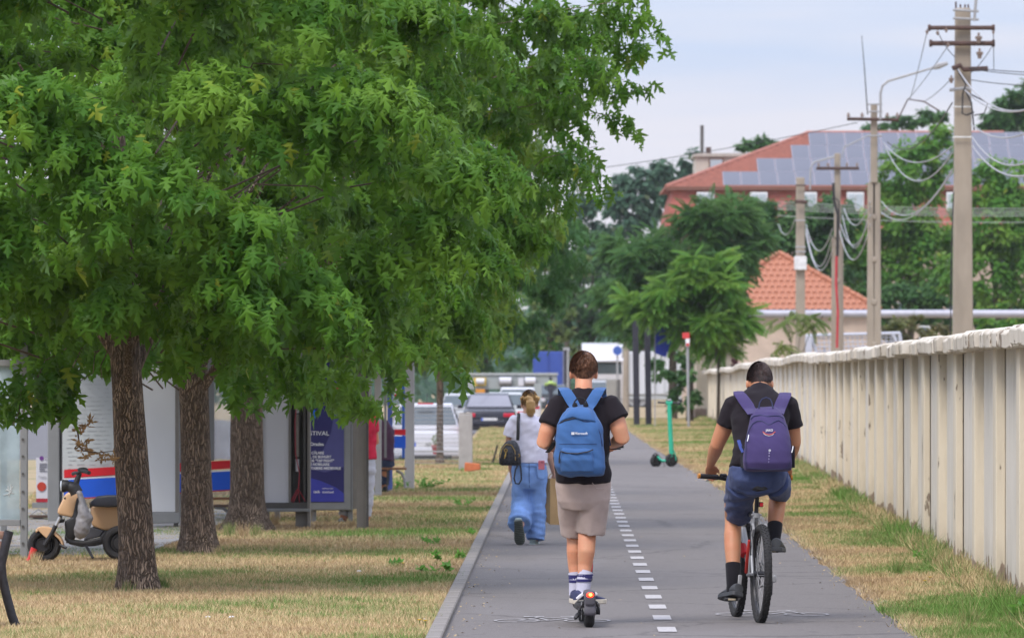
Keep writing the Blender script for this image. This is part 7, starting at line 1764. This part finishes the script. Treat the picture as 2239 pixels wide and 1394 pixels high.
mb = MB(); mb.tube([Sp(836, 1000), Sp(836, 1018, .02)], [(.165, .13), (.18, .15)], 16, side=X)
for x0 in (826, 842): mb.tube([Sp(x0, 1014, .05), Sp(x0, 1016, .42), Sp(x0, 1040, .46), Sp(x0, 1060, .45)], [.095, .08, .07, .062], 12)
link('jeans', fuse(mb, 'jeans', cloth('dark_denim_cloth', (.03, .04, .075)), .013, 2, wr(.008, 9, 12)), sp_)
for x0 in (826, 842): shoe(sp_, Sp(x0, 1075, .38), Sp(x0, 1075, .62), M_BLACK, M_BLACK, .048, .08)
# ------------------------------------------------------------------ green rental scooter, posts, signs, cabinet
dG = 112.5
gs = thing('electric_scooter', 'green rental scooter parked at the right edge of the path', 'scooter', gp(1450, 1020, dG))
M_GRN = mat('mint_green', (.03, .40, .25), .4, .06, 5)
Gs = lambda x, y, o=0.0: loc_(x, y, dG + o, gs)
for x, y, R, nm in ((1434, 1006, .115, 'rear_wheel'), (1468, 1002, .125, 'front_wheel')):
    c = Gs(x, y); c.z = R + (.0 if R > .12 else -.01); o = MB().ring((0, 0, 0), R - .035, .035, 'x', 30, 10, w=.045).build(nm, M_RUB, gs, loc=c); o.rotation_euler = (0, 0, -1.05)
    MB().cyl((-.05, 0, 0), (.05, 0, 0), R - .06, 20).build('rim', M_BLACK, o)
MB().tube([Gs(1437, 997), Gs(1442, 1003), Gs(1448, 1007), Gs(1464, 1006), Gs(1469, 994)], [(.05, .03), (.07, .025), (.075, .025), (.07, .03), (.045, .03)], 12, side=Y).build('deck', M_GRN, gs)
MB().tube([Gs(1469, 1002), Gs(1468, 985), Gs(1466, 950), Gs(1464, 905), Gs(1463, 880)], [.035, .045, .042, .042, .036], 14).build('stem', M_GRN, gs)
MB().tube([Gs(1462, 986), Gs(1470, 980), Gs(1476, 990), Gs(1478, 1006)], [(.03, .012)] * 4, 8, side=Y).build('front_mudguard', M_GRN, gs); MB().tube([Gs(1426, 996), Gs(1433, 990), Gs(1441, 995)], [(.05, .012)] * 3, 8, side=Y).build('rear_mudguard', M_BLACK, gs)
MB().tube([Gs(1438, 879), Gs(1455, 880), Gs(1463, 878), Gs(1472, 880), Gs(1488, 882)], [.018, .016, .02, .016, .018], 9).build('handlebar', M_BLACK, gs)
MB().tube([Gs(1456, 880), Gs(1470, 880)], .035, 10).build('handlebar_clamp', M_GRN, gs); MB().ball(Gs(1463, 874), (.05, .05, .022), 12).build('display', M_GALV, gs); MB().tube([Gs(1457, 884), Gs(1453, 887)], .012, 6).build('brake_lever', M_BLACK, gs)
MB().tube([Gs(1450, 1010), Gs(1454, 1018), Gs(1444, 1020), Gs(1456, 1021)], .008, 5).build('kickstand', M_RUST, gs)
for px0, d, lab in ((1390, 205, 'left'), (1416, 206, 'right')):
    p = thing('dark_post', 'tall dark square sign post, %s of the pair rising into the ailanthus' % ('left one' if lab == 'left' else 'right one'), 'post', gp(px0, 928, d), 0, 'pair of dark sign posts')
    MB().beam((.035, 0, 0), (-.02, 0, 3.9), .20, .20, up=Y).build('shaft', mat('charcoal_post', (.03, .03, .042), .5, .1, 2), p, False, .012); MB().box((.04, 0, .02), (.42, .42, .05)).build('base_plate', mat('charcoal_post', (.03, .03, .042)), p, False, .008)
sgn = thing('banner', 'blue banner on a bracket half hidden in the ailanthus leaves', 'banner', gp(1452, 915, 200.2))
mb = MB(); mb.prism([(p.x, p.z) for p in [loc_(x, y, 200.2, sgn) for x, y in ((1434, 705), (1475, 700), (1470, 735), (1456, 781), (1433, 772))]], .05, (0, .03, 0)); mb.build('cloth', mat('banner_blue', (.018, .04, .34), .7, .1, 1), sgn, False)
MB().beam(loc_(1432, 700, 200.4, sgn), loc_(1432, GY(200.4), 200.4, sgn), .04, .04).build('pole', M_GALV, sgn)
rs_ = thing('street_sign', 'red and white sign on a thin grey pole before the ivy', 'sign', gp(1506, 917, 198.5))
MB().tube([loc_(1503, 740, 198.5, rs_), loc_(1506, GY(198.5), 198.5, rs_)], .045, 10).build('pole', M_GALV, rs_)
mb = MB(); pbox(mb, 1492, 1508, 727, 740, 198.4, .03, rs_); mb.build('red_plate', mat('sign_red', (.55, .05, .05), .5), rs_, False, .01)
mb = MB(); pbox(mb, 1499, 1508, 740, 757, 198.4, .03, rs_); w_ = mb.build('white_plate', M_WHITE, rs_, False, .01)
mb = MB(); pbox(mb, 1500, 1507, 750, 756, 198.36, .02, rs_); mb.build('red_stripe', mat('sign_red', (.55, .05, .05)), w_, False)
cb_ = thing('utility_cabinet', 'grey concrete utility cabinet behind the scooter boy\'s shoulder', 'cabinet', gp(1342, 888, 262))
mb = MB(); pbox(mb, 1326, 1350, 828, 892, 262, .7, cb_); mb.build('body', mat('cabinet_concrete', (.27, .26, .24), .9, .1, 2), cb_, False, .03)
mb = MB(); pbox(mb, 1350, 1357, 829, 890, 262.1, .6, cb_); mb.build('side_panel', mat('cabinet_dark', (.13, .125, .12), .8), cb_, False)
mb = MB(); pbox(mb, 1329, 1347, 833, 886, 261.97, .03, cb_); mb.build('door', mat('cabinet_concrete', (.27, .26, .24)), cb_, False, .01)
lp_ = thing('concrete_mast', 'pale slender concrete mast beside the white truck', 'pole', gp(1368, 880, 280)); MB().tube([(0, 0, 0), (.03, 0, 3.2)], [.16, .12], 10).build('shaft', M_CONC, lp_)
gpz = thing('lamp_post', 'thin grey lamp post beside the blue trailer', 'pole', gp(1242, 880, 300)); MB().tube([(0, 0, -.4), (0, 0, 2.9)], .06, 8).build('shaft', M_GALV, gpz); MB().ball((.04, 0, 2.9), (.07, .07, .05), 10).build('lamp', M_GALV, gpz)

# ------------------------------------------------------------------ vehicles
M_DGL = mat('car_glass', (.06, .08, .09), .08, .2, 1, spec=.9); M_TAIL = mat('tail_lamp_red', (.50, .015, .04), .25, .1, 6); M_PLATE = mat('number_plate', (.62, .62, .64), .5)
def car_paint(name, c, rough=.25):
    m = mat(name, c, rough, .04, 1, spec=.6); return m
def car(name, label, px, d, W, H, L, paint, est=False, z0=None, rear=True, glass=None, rz=0.0, plate=None, tl=(.42, .10, .13, .72, -.17)):
    """rear end at the thing's base, nose away from the camera"""
    b = gp(px, 0, d); zz = ground_z(b[0], b[1]) if z0 is None else z0
    r = thing(name, label, 'car', (b[0], b[1], zz), rz, 'cars parked along the road'); h = W / 2; bl = H * .62
    def ring(y, hw_, z0_, z1_, k=.10): return [Vector(p) for p in ((-hw_ * .86, y, z0_), (-hw_, y, z0_ + k), (-hw_, y, (z0_ + z1_) / 2 + .05), (-hw_ * .96, y, z1_ - .05), (-hw_ * .86, y, z1_), (hw_ * .86, y, z1_), (hw_ * .96, y, z1_ - .05), (hw_, y, (z0_ + z1_) / 2 + .05), (hw_, y, z0_ + k), (hw_ * .86, y, z0_))]
    tr = bl - .02 if not est else bl - .03
    MB().loft([ring(.0, h * .90, .30, tr - .10), ring(.05, h * .97, .24, tr - .03), ring(.25, h * .98, .20, tr + .01), ring(.8, h, .18, bl + .02), ring(L * .55, h, .18, bl), ring(L * .75, h * .99, .18, bl - .08), ring(L * .93, h * .92, .22, bl - .2), ring(L, h * .75, .30, bl - .35)]).build('body', paint, r, True, .015, 2)
    y0, y1, y2, y3 = (.12, .55, L * .50, L * .68) if est else (.55, 1.35, L * .50, L * .70)
    def cr(y, hw_, z): return [Vector((-hw_, y, bl - .04)), Vector((-hw_ * .99, y, bl)), Vector((-hw_ * z[1], y, z[0])), Vector((hw_ * z[1], y, z[0])), Vector((hw_ * .99, y, bl)), Vector((hw_, y, bl - .04))]
    MB().loft([cr(y0, h * .90, (bl + .03, .92)), cr(y1, h * .93, (H - .04, .74)), cr((y1 + y2) / 2, h * .94, (H, .74)), cr(y2, h * .94, (H - .03, .74)), cr(y3, h * .92, (bl + .02, .92))]).build('cabin', paint, r, True, .02, 2)
    t0, t1 = .10, .90; a = Vector((0, y0, bl + .03)); c = Vector((0, y1, H - .04)); off = Vector((0, -.012, .010))
    q = lambda t, k: a.lerp(c, t) + off + X * (k * h * (.84 + (.66 - .84) * t))
    MB().add([q(t0, -1), q(t0, 1), q(t1, 1), q(t1, -1)], [(0, 1, 2, 3)]).build('rear_window', glass or M_DGL, r, False)
    a2, c2 = Vector((0, y3, bl + .02)), Vector((0, y2, H - .03)); q2 = lambda t, k: a2.lerp(c2, t) + Vector((0, .012, .01)) + X * (k * h * (.84 + (.66 - .84) * t))
    MB().add([q2(.1, -1), q2(.1, 1), q2(.9, 1), q2(.9, -1)], [(3, 2, 1, 0)]).build('windscreen', M_DGL, r, False)
    for sx in (-1, 1):
        v = [Vector((sx * h * .945, y0 + .35, bl + .03)), Vector((sx * h * .945, y3 - .25, bl + .03)), Vector((sx * h * .735, y2 - .05, H - .09)), Vector((sx * h * .735, y1 + .1, H - .09))]
        MB().add(v, [(0, 1, 2, 3)]).build('side_window', M_DGL, r, False)
        MB().box((sx * h * tl[3], .03, tr + tl[4]), (h * tl[0], tl[1], tl[2])).build('tail_light', M_TAIL, r, True, .025, 2)
        for yy in (.75, L - .85):
            w_ = MB().ring((sx * (h - .11), yy, .31), .23, .085, 'x', 26, 10, w=.10).build('wheel', M_RUB, r); MB().cyl((sx * (h - .17), yy, .31), (sx * (h - .03), yy, .31), .19, 18).build('rim', M_GALV, w_)
        MB().box((sx * (h + .09), L * .62, bl + .08), (.18, .12, .13)).build('mirror', paint, r, True, .03, 2)
    MB().box((0, .01, .40), (W * .9, .10, .22)).build('bumper', paint, r, True, .03, 2); MB().box((0, .0, .27), (W * .7, .08, .10)).build('diffuser', M_BLACK, r, False, .01)
    pl = MB().box((0, -.015, tr - .32), (.52, .02, .115)).build('licence_plate', M_PLATE, r, False, .004); MB().box((-.235, -.027, tr - .32), (.045, .006, .11)).build('plate_band', M_BLUE, pl, False)
    if plate: text(plate, .10, M_BLACK, pl, (-.20, -.028, tr - .355), 'plate_lettering', sx=.9)
    return r
M_BLKCAR = car_paint('black_car_paint', (.012, .012, .022), .18); M_WHCAR = car_paint('white_car_paint', (.58, .58, .63)); M_SILCAR = car_paint('silver_car_paint', (.38, .39, .41)); M_GRYCAR = car_paint('pale_grey_car_paint', (.46, .48, .50)); M_DKCAR = car_paint('dark_car_paint', (.03, .035, .04))
M_SHINE = mat('sky_lit_glass', (.17, .17, .21), .05, .1, 1, spec=1.0)
c1 = car('parked_car', 'black saloon car with red tail lights parked beyond the lawn', 1070, 202, 1.78, 1.40, 4.8, M_BLKCAR, False, -.30, glass=M_SHINE)
MB().box((0, -.012, .50), (.95, .02, .02)).build('chrome_strip', M_GALV, c1, False)
c2 = car('parked_car', 'white hatchback parked behind the wire mesh fence', 930, 137, 1.68, 1.47, 4.0, M_WHCAR, True, -.42, plate='        AD', tl=(.10, .1, .26, .93, .08))
MB().box((0, .36, 1.46), (.36, .05, .03)).build('brake_light', M_TAIL, c2, False, .008); MB().tube([(.02, .9, 1.47), (.03, 1.0, 1.68)], .008, 5).build('aerial', M_BLACK, c2)
MB().cyl((-.48, .20, 1.17), (-.48, .19, 1.17), .05, 16).build('round_sticker', mat('lime_sticker', (.5, .6, .05), .5), c2)
car('parked_car', 'silver hatchback showing behind the black saloon', 1105, 226, 1.72, 1.48, 4.1, M_GRYCAR, True, -.42)
car('parked_car', 'pale car half hidden behind the young maple trunk', 1010, 218, 1.72, 1.46, 4.2, M_SILCAR, True, -.42)
car('parked_car', 'silver car beside the grey cabinet under the white truck', 1308, 290, 1.78, 1.50, 4.4, M_SILCAR, True, -.05)
car('parked_car', 'dark car beside the blue trailer at the street end', 1210, 312, 1.78, 1.48, 4.4, M_DKCAR, True, -.25)
vn = car('parked_van', 'white van roof showing above the silver hatchback', 1132, 250, 1.9, 1.62, 4.8, M_WHCAR, True, -.42); vn['category'] = 'van'
# low grey barrier with white panels
ba = thing('parapet', 'long pale grey parapet with white panels across the far road', 'barrier', gp(1120, 868, 330))
mb = MB(); pbox(mb, 1010, 1218, 817, 850, 330, .5, ba); mb.build('wall', mat('pale_grey_wall', (.30, .33, .335), .8, .05, 1), ba, False)
pp('top_rail', 1008, 1220, 815, 819, 329.9, .8, mat('grey_rail', (.40, .42, .42), .7), ba)
for a, b in ((1092, 1118), (1148, 1171)):
    o = pp('panel_frame', a - 1.5, b + 1.5, 825, 842, 329.8, .1, mat('grey_dark', (.16, .16, .17), .7), ba)
    c0 = loc_(a, 832, 329.6, ba); c1_ = loc_(b, 832, 329.6, ba); MB().cyl(c0, c1_, .19, 14).build('roller', M_WHCAR, o)
o = pp('yellow_frame', 1036, 1063, 825, 843, 329.8, .1, mat('yellow_frame', (.60, .42, .05), .6), ba); MB().cyl(loc_(1041, 833, 329.6, ba), loc_(1059, 833, 329.6, ba), .16, 14).build('roller', M_WHCAR, o)
pp('white_panel', 1133, 1145, 825, 843, 329.8, .1, M_WHCAR, ba); pp('orange_panel', 1040, 1060, 850, 858, 300, .1, mat('orange_panel', (.60, .25, .03), .6), ba)
pp('pillar', 1168, 1184, 838, 905, 300, .6, mat('pale_grey_wall', (.30, .33, .335)), ba)
# person in a high visibility jacket
hv = thing('person', 'figure in a bright yellow green jacket at the street end', 'person', (at(1204, 0, 306).x, 306, .08), 0, 'people')
Hv = lambda x, y, o=0.0: loc_(x, y, 306, hv) + Y * o
mb = MB(); mb.tube([(0, 0, .05), (0.02, 0, .5), (.0, 0, .9)], [.07, .09, .13], 10); mb.tube([(0, 0, .85), (0, .08, 1.15), (0, .15, 1.32)], [(.17, .12), (.2, .13), (.07, .06)], 12, side=X); head(mb, (0, .2, 1.45), 1.0, .3)
mb.tube([(-.2, .12, 1.25), (-.26, .2, 1.0), (-.2, .4, .9)], [.06, .05, .035], 8); mb.tube([(.2, .12, 1.25), (.26, .2, 1.0), (.2, .4, .9)], [.06, .05, .035], 8)
link('body', fuse(mb, 'body', mat('dark_trousers', (.03, .03, .045), .9), .02, 2), hv)
mb = MB(); mb.tube([(0, 0, 1.12), (0, .06, 1.18), (0, .13, 1.27), (0, .16, 1.31)], [(.20, .16), (.22, .16), (.16, .12), (.08, .07)], 14, side=X); mb.tube([(-.2, .12, 1.24), (-.27, .2, 1.1)], [.075, .065], 8); mb.tube([(.2, .12, 1.24), (.27, .2, 1.1)], [.075, .065], 8)
link('jacket', fuse(mb, 'jacket', mat('hi_vis_yellow', (.32, .45, .12), .7, .05), .02, 2), hv)
# trucks
tk = thing('truck', 'white lorry cab with a roof fairing facing up the street', 'truck', (at(1318, 0, 350).x, 350, -.42))
s = S(350); w2 = 1.24
Tk = lambda x, y, o=0.0: loc_(x, y, 350 + o, tk)
MB().loft([[Vector((sx * w2, y, zz)) for sx, zz in ((-1, z0), (1, z0), (1, z1), (-1, z1))] for y, z0, z1 in ((.0, .55, 2.98), (.25, .5, 3.08), (2.2, .5, 3.2))]).build('cab', car_paint('truck_white', (.62, .62, .66)), tk, True, .08, 2)
MB().loft([[Vector((sx * k, y, zz)) for sx, zz in ((-1, 3.0), (1, 3.0), (1, z1), (-1, z1))] for y, z1, k in ((.25, 3.08, 1.1), (.9, 3.75, 1.16), (2.2, 3.98, 1.2))]).build('roof_fairing', MATS['truck_white'], tk, True, .06, 2)
MB().add([Vector((-1.08, -.015, 2.2)), Vector((1.08, -.015, 2.2)), Vector((1.04, -.015, 2.86)), Vector((-1.04, -.015, 2.86))], [(0, 1, 2, 3)]).build('windscreen', M_DGL, tk, False)
MB().box((0, -.06, 2.93), (2.1, .22, .10)).build('sun_visor', MATS['truck_white'], tk, True, .03)
MB().box((0, -.02, 1.55), (1.6, .06, .7)).build('grille', mat('grey_grille', (.25, .26, .27), .6), tk, False, .02); MB().box((0, -.06, .62), (2.45, .16, .34)).build('bumper', M_SILCAR, tk, True, .04)
for sx in (-1, 1):
    MB().box((sx * .95, -.09, .72), (.36, .05, .2)).build('headlight', M_GALV, tk, True, .03); MB().box((sx * 1.42, .1, 2.2), (.16, .12, .55)).build('mirror', M_BLACK, tk, True, .03)
    w_ = MB().ring((sx * 1.0, 1.0, .5), .36, .14, 'x', 24, 8, w=.16).build('wheel', M_RUB, tk); MB().cyl((sx * .9, 1.0, .5), (sx * 1.14, 1.0, .5), .28, 16).build('hub', M_GALV, w_)
tr_ = thing('semi_trailer', 'long white lorry trailer parked across the far right of the street', 'trailer', (at(1430, 0, 330).x, 330, 0))
TT = lambda x, y, o=0.0: loc_(x, y, 330 + o, tr_)
mb = MB(); pbox(mb, 1372, 1492, 768, 862, 330, 2.5, tr_); mb.build('box', mat('trailer_white', (.55, .56, .60), .5, .04, 1), tr_, False, .03)
for k in range(7): pp('side_rib', 1376 + 19 * k, 1378 + 19 * k, 772, 858, 329.95, .06, M_GRYCAR, tr_)
pp('side_skirt', 1376, 1490, 862, 872, 330.1, .1, M_GRYCAR, tr_)
for px in (1384, 1402, 1475): w_ = MB().ring(TT(px, 877, .3), .32, .12, 'y', 22, 8, w=.14).build('wheel', M_RUB, tr_); MB().cyl(TT(px, 877, .2), TT(px, 877, .45), .24, 16).build('hub', M_GALV, w_)
bt = thing('trailer', 'blue box trailer standing at the end of the street', 'trailer', (at(1200, 0, 340).x, 340, -.42))
mb = MB(); pbox(mb, 1166, 1234, 768, 842, 340, 7, bt); mb.build('box', mat('trailer_blue', (.035, .075, .33), .5, .06, 1), bt, False, .03)
pp('door_bar', 1199, 1200.5, 770, 838, 339.95, .06, mat('trailer_blue_dark', (.025, .05, .24), .5), bt); pp('frame', 1230, 1235, 766, 842, 339.9, .1, mat('grey_blue', (.16, .17, .26), .5), bt)
pp('chassis', 1170, 1230, 842, 850, 340, 6.6, M_BLACK, bt)
for sx in (1176, 1224):
    w_ = MB().ring(loc_(sx, 858, 340.8, bt), .36, .14, 'x', 22, 8, w=.16).build('wheel', M_RUB, bt); MB().ball(loc_(sx, 858, 340.8, bt), (.12, .26, .26), 12).build('hub', M_GALV, w_)
dk = thing('sign_column', 'dark tall column beside the blue trailer', 'column', (at(1238, 0, 338).x, 338, -.42)); mb = MB(); pbox(mb, 1233, 1243, 765, 846, 338, .35, dk); mb.build('shaft', mat('charcoal_post', (.03, .03, .042)), dk, False, .02)
pp('cap', 1231, 1245, 759, 765, 337.9, .5, M_GALV, dk)
ra = thing('round_sign', 'small round blue road sign beside the white lorry', 'sign', gp(1350, 885, 325)); MB().tube([(0, 0, 0), (0, 0, 2.75)], .05, 8).build('pole', M_GALV, ra)
o = MB().cyl(loc_(1350, 766, 324.9, ra), loc_(1350, 766, 324.86, ra), .24, 22).build('disc', mat('sign_blue', (.04, .10, .38), .5), ra)

# ------------------------------------------------------------------ weeds, flowers, litter
M_WEED = leaf_material('weed_leaf', (.07, .20, .03), (.11, .27, .04), (.14, .30, .05))
def weed(px, py, h, n, sp, label, seed, name='weed', T=T_OVAL, lf=(.03, .07), grp='green weeds in the lawn'):
    d = F * CH / (py - HY); r = thing(name, label, 'plant', gp(px, py, d), 0, grp); q = np.random.default_rng(seed)
    mb = MB(); st_ = max(2, n // 14)
    tips = [(q.normal(0, sp * .5), q.normal(0, sp * .5), h * q.uniform(.6, 1.0)) for _ in range(st_)]
    for t in tips: mb.tube([(t[0] * .2, t[1] * .2, 0), (t[0] * .6, t[1] * .6, t[2] * .5), t], .0035, 4)
    mb.build('stem', M_WEED, r)
    w = q.integers(0, st_, n); t = q.random(n) ** .8; tp = np.array(tips)[w]; P = tp * t[:, None]; f = q.normal(0, 1, (n, 3)) * [1, 1, .5] + [0, 0, .45]; nr = q.normal(0, .5, (n, 3)) + [0, -.3, .8]
    s_, f, k = frames(f, nr); link('foliage', np_mesh('foliage', *place(T, P, s_, f, k, q.uniform(*lf, n)), M_WEED), r)
    return r
k = 0
for px, py, h, n, sp, lab in ((945, 1192, .08, 60, .13, 'leafy green weed clump nearest the kerb bend in the lawn'), (985, 1252, .08, 40, .08, 'small green weed close to the kerb'), (958, 1228, .10, 36, .06, 'upright green weed beside the kerb'), (855, 1238, .06, 50, .14, 'green weed patch in the middle of the lawn'), (1028, 1170, .08, 40, .06, 'tiny green weed tuft at the kerb edge'),
                              (930, 1252, .05, 40, .10, 'flat green weed rosette near the lawn flowers'), (1008, 1225, .10, 40, .05, 'narrow green weed at the kerb'), (1010, 1108, .12, 90, .3, 'green clump farther up the lawn'), (925, 1068, .16, 160, .45, 'bushy green weeds beside the far shelter post'), (860, 1070, .20, 120, .3, 'tall weeds under the far shelter bench'),
                              (2015, 1228, .10, 60, .12, 'low green weed on the right verge'), (2145, 1180, .14, 90, .12, 'green weed against the foot of the wall')):
    weed(px, py, h, n, sp, lab, 60 + k); k += 1
weed(2222, 1362, .20, 46, .16, 'broad leaved weed in the bottom right corner', 90, lf=(.07, .14))
def tuft(px, py, h, n, label, seed, g=.75):
    d = F * CH / (py - HY); q = np.random.default_rng(seed); b = gp(px, py, d)
    a = q.uniform(0, 6.28, n); r0 = q.uniform(0, .06, n); x, y = r0 * np.cos(a), r0 * np.sin(a); hh = h * q.uniform(.5, 1.1, n); w = .006
    p0 = np.stack([x - w / 2, y, np.zeros(n)], 1); p1 = np.stack([x + w / 2, y, np.zeros(n)], 1); p2 = np.stack([x + q.normal(0, .3, n) * hh, y + q.normal(0, .3, n) * hh, hh], 1)
    o = link('grass_tuft', np_mesh('grass_tuft', np.stack([p0, p1, p2], 1).reshape(-1, 3), np.arange(3 * n).reshape(-1, 3), M_GRASS, False, np.repeat(np.clip(q.normal(g, .15, n), 0, 1), 3)), None, b); tag(o, label, 'grass', 'grass tufts')
k = 0
for px, py, h, n, g, lab in ((355, 1288, .11, 130, .8, 'grass tuft at the foot of the nearest trunk'), (280, 1292, .10, 80, .6, 'grass tuft left of the nearest trunk'), (480, 1212, .10, 70, .5, 'dry tuft beside the second trunk'), (500, 1172, .16, 130, .75, 'green tuft below the third trunk'), (560, 1172, .14, 130, .7, 'green tuft right of the third trunk'), (530, 1175, .20, 60, .15, 'tall straw stalks in front of the third trunk'),
                             (665, 1150, .22, 90, .05, 'straw stalks under the open lightbox'), (600, 1150, .2, 70, .05, 'straw stalks between trunk and lightbox leg'), (1960, 1260, .22, 60, .85, 'tall grass clump on the right verge'), (2030, 1240, .20, 70, .85, 'tall grass clump before the wall'), (2120, 1370, .22, 60, .8, 'tall grass clump at the bottom right'), (1900, 1180, .14, 80, .8, 'grass clump by the right path edge'), (2170, 1290, .2, 70, .8, 'tall grass clump at the wall foot'), (770, 1152, .1, 50, .1, 'straw tuft under the poster lightbox'), (75, 1232, .12, 70, .3, 'dry tuft by the moped front wheel')):
    tuft(px, py, h, n, lab, 200 + k, g); k += 1
M_YF = mat('yellow_petal', (.75, .50, .02), .7, .05)
for px, py, lab in ((917, 1364, 'larger yellow flower near the kerb'), (930, 1366, 'smaller yellow flower near the kerb'), (881, 1236, 'yellow flower in the middle of the lawn'), (2033, 1268, 'yellow flower on the right verge'), (2022, 1276, 'second yellow flower on the right verge')):
    d = F * CH / (py - HY); r = thing('yellow_flower', lab, 'flower', gp(px, py + 6, F * CH / (py + 6 - HY)), 0, 'yellow flowers'); MB().tube([(0, 0, 0), (0, 0, .045)], .003, 5).build('stem', M_WEED, r)
    mb = MB()
    for q in range(9):
        a = q * 2 * math.pi / 9; v = Vector((math.cos(a), math.sin(a), 0)); s_ = Vector((-v.y, v.x, 0)); mb.add([Vector((0, 0, .045)), v * .012 + s_ * .006 + Z * .05, v * .022 + Z * .054, v * .012 - s_ * .006 + Z * .05], [(0, 1, 2, 3)])
    mb.build('petals', M_YF, r, False)
M_LIT = mat('litter_white', (.62, .62, .64), .8)
for px, py, lab in ((455, 1352, 'white scrap on the lawn below the nearest trunk'), (507, 1352, 'white scrap just right of the first lawn scrap'), (930, 1357, 'white scrap beside the yellow flowers'), (785, 1251, 'white scrap in the middle of the lawn'), (926, 1220, 'white scrap near the weeds'), (1025, 1140, 'white scrap near the kerb'), (1935, 1318, 'flat white litter at the right path edge'), (1866, 1200, 'white scrap on the right verge')):
    o = MB().ball((0, 0, .012), (.022, .014, .010), 8).build('litter_scrap', M_LIT, None, loc=gp(px, py, F * CH / (py - HY))); tag(o, lab, 'litter', 'white litter scraps')

# dry bits blown along both edges of the path
r_ = np.random.default_rng(55); n_ = 800; u = r_.random(n_); d_ = 38 * (150 / 38) ** u; sd_ = r_.random(n_) < .5; e_ = np.abs(r_.normal(0, .16, n_))
x_ = np.where(sd_, [path_left(v) + .11 for v in d_] + e_, [path_right(v) for v in d_] - e_); sp_r = r_.random(n_) < .06; x_ = np.where(sp_r, [path_left(v) for v in d_] + r_.random(n_) * 3.0, x_)
P_l = np.stack([x_, d_, np.full(n_, .016)], 1); s_, f_, q_ = frames(r_.normal(0, 1, (n_, 3)) * [1, 1, .2], r_.normal(0, .25, (n_, 3)) + [0, 0, 1])
V_, F_ = place(T_OVAL, P_l, s_, f_, q_, r_.uniform(.010, .032, n_))
link('leaf_litter', np_mesh('leaf_litter', V_, F_, mat('dry_bits', (.36, .27, .15), .9, .4, 30)), kind='stuff')['label'] = 'dry grass and leaf bits blown along the path edges'
# ------------------------------------------------------------------ summer haze over the far street
HB = MB().box((0, 880, 14), (1840, 1900, 31.2))
m, nt, b = newmat('thin_haze'); nt.nodes.remove(b)
pv_ = nd(nt, 'ShaderNodeVolumePrincipled'); setv(pv_, Density=0.00010); pv_.inputs['Color'].default_value = (.86, .90, .96, 1)
nt.links.new(pv_.outputs[0], nt.nodes['Material Output'].inputs['Volume'])
HB.build('haze', m, None, False, kind='stuff')['label'] = 'thin summer haze filling the air along the street'
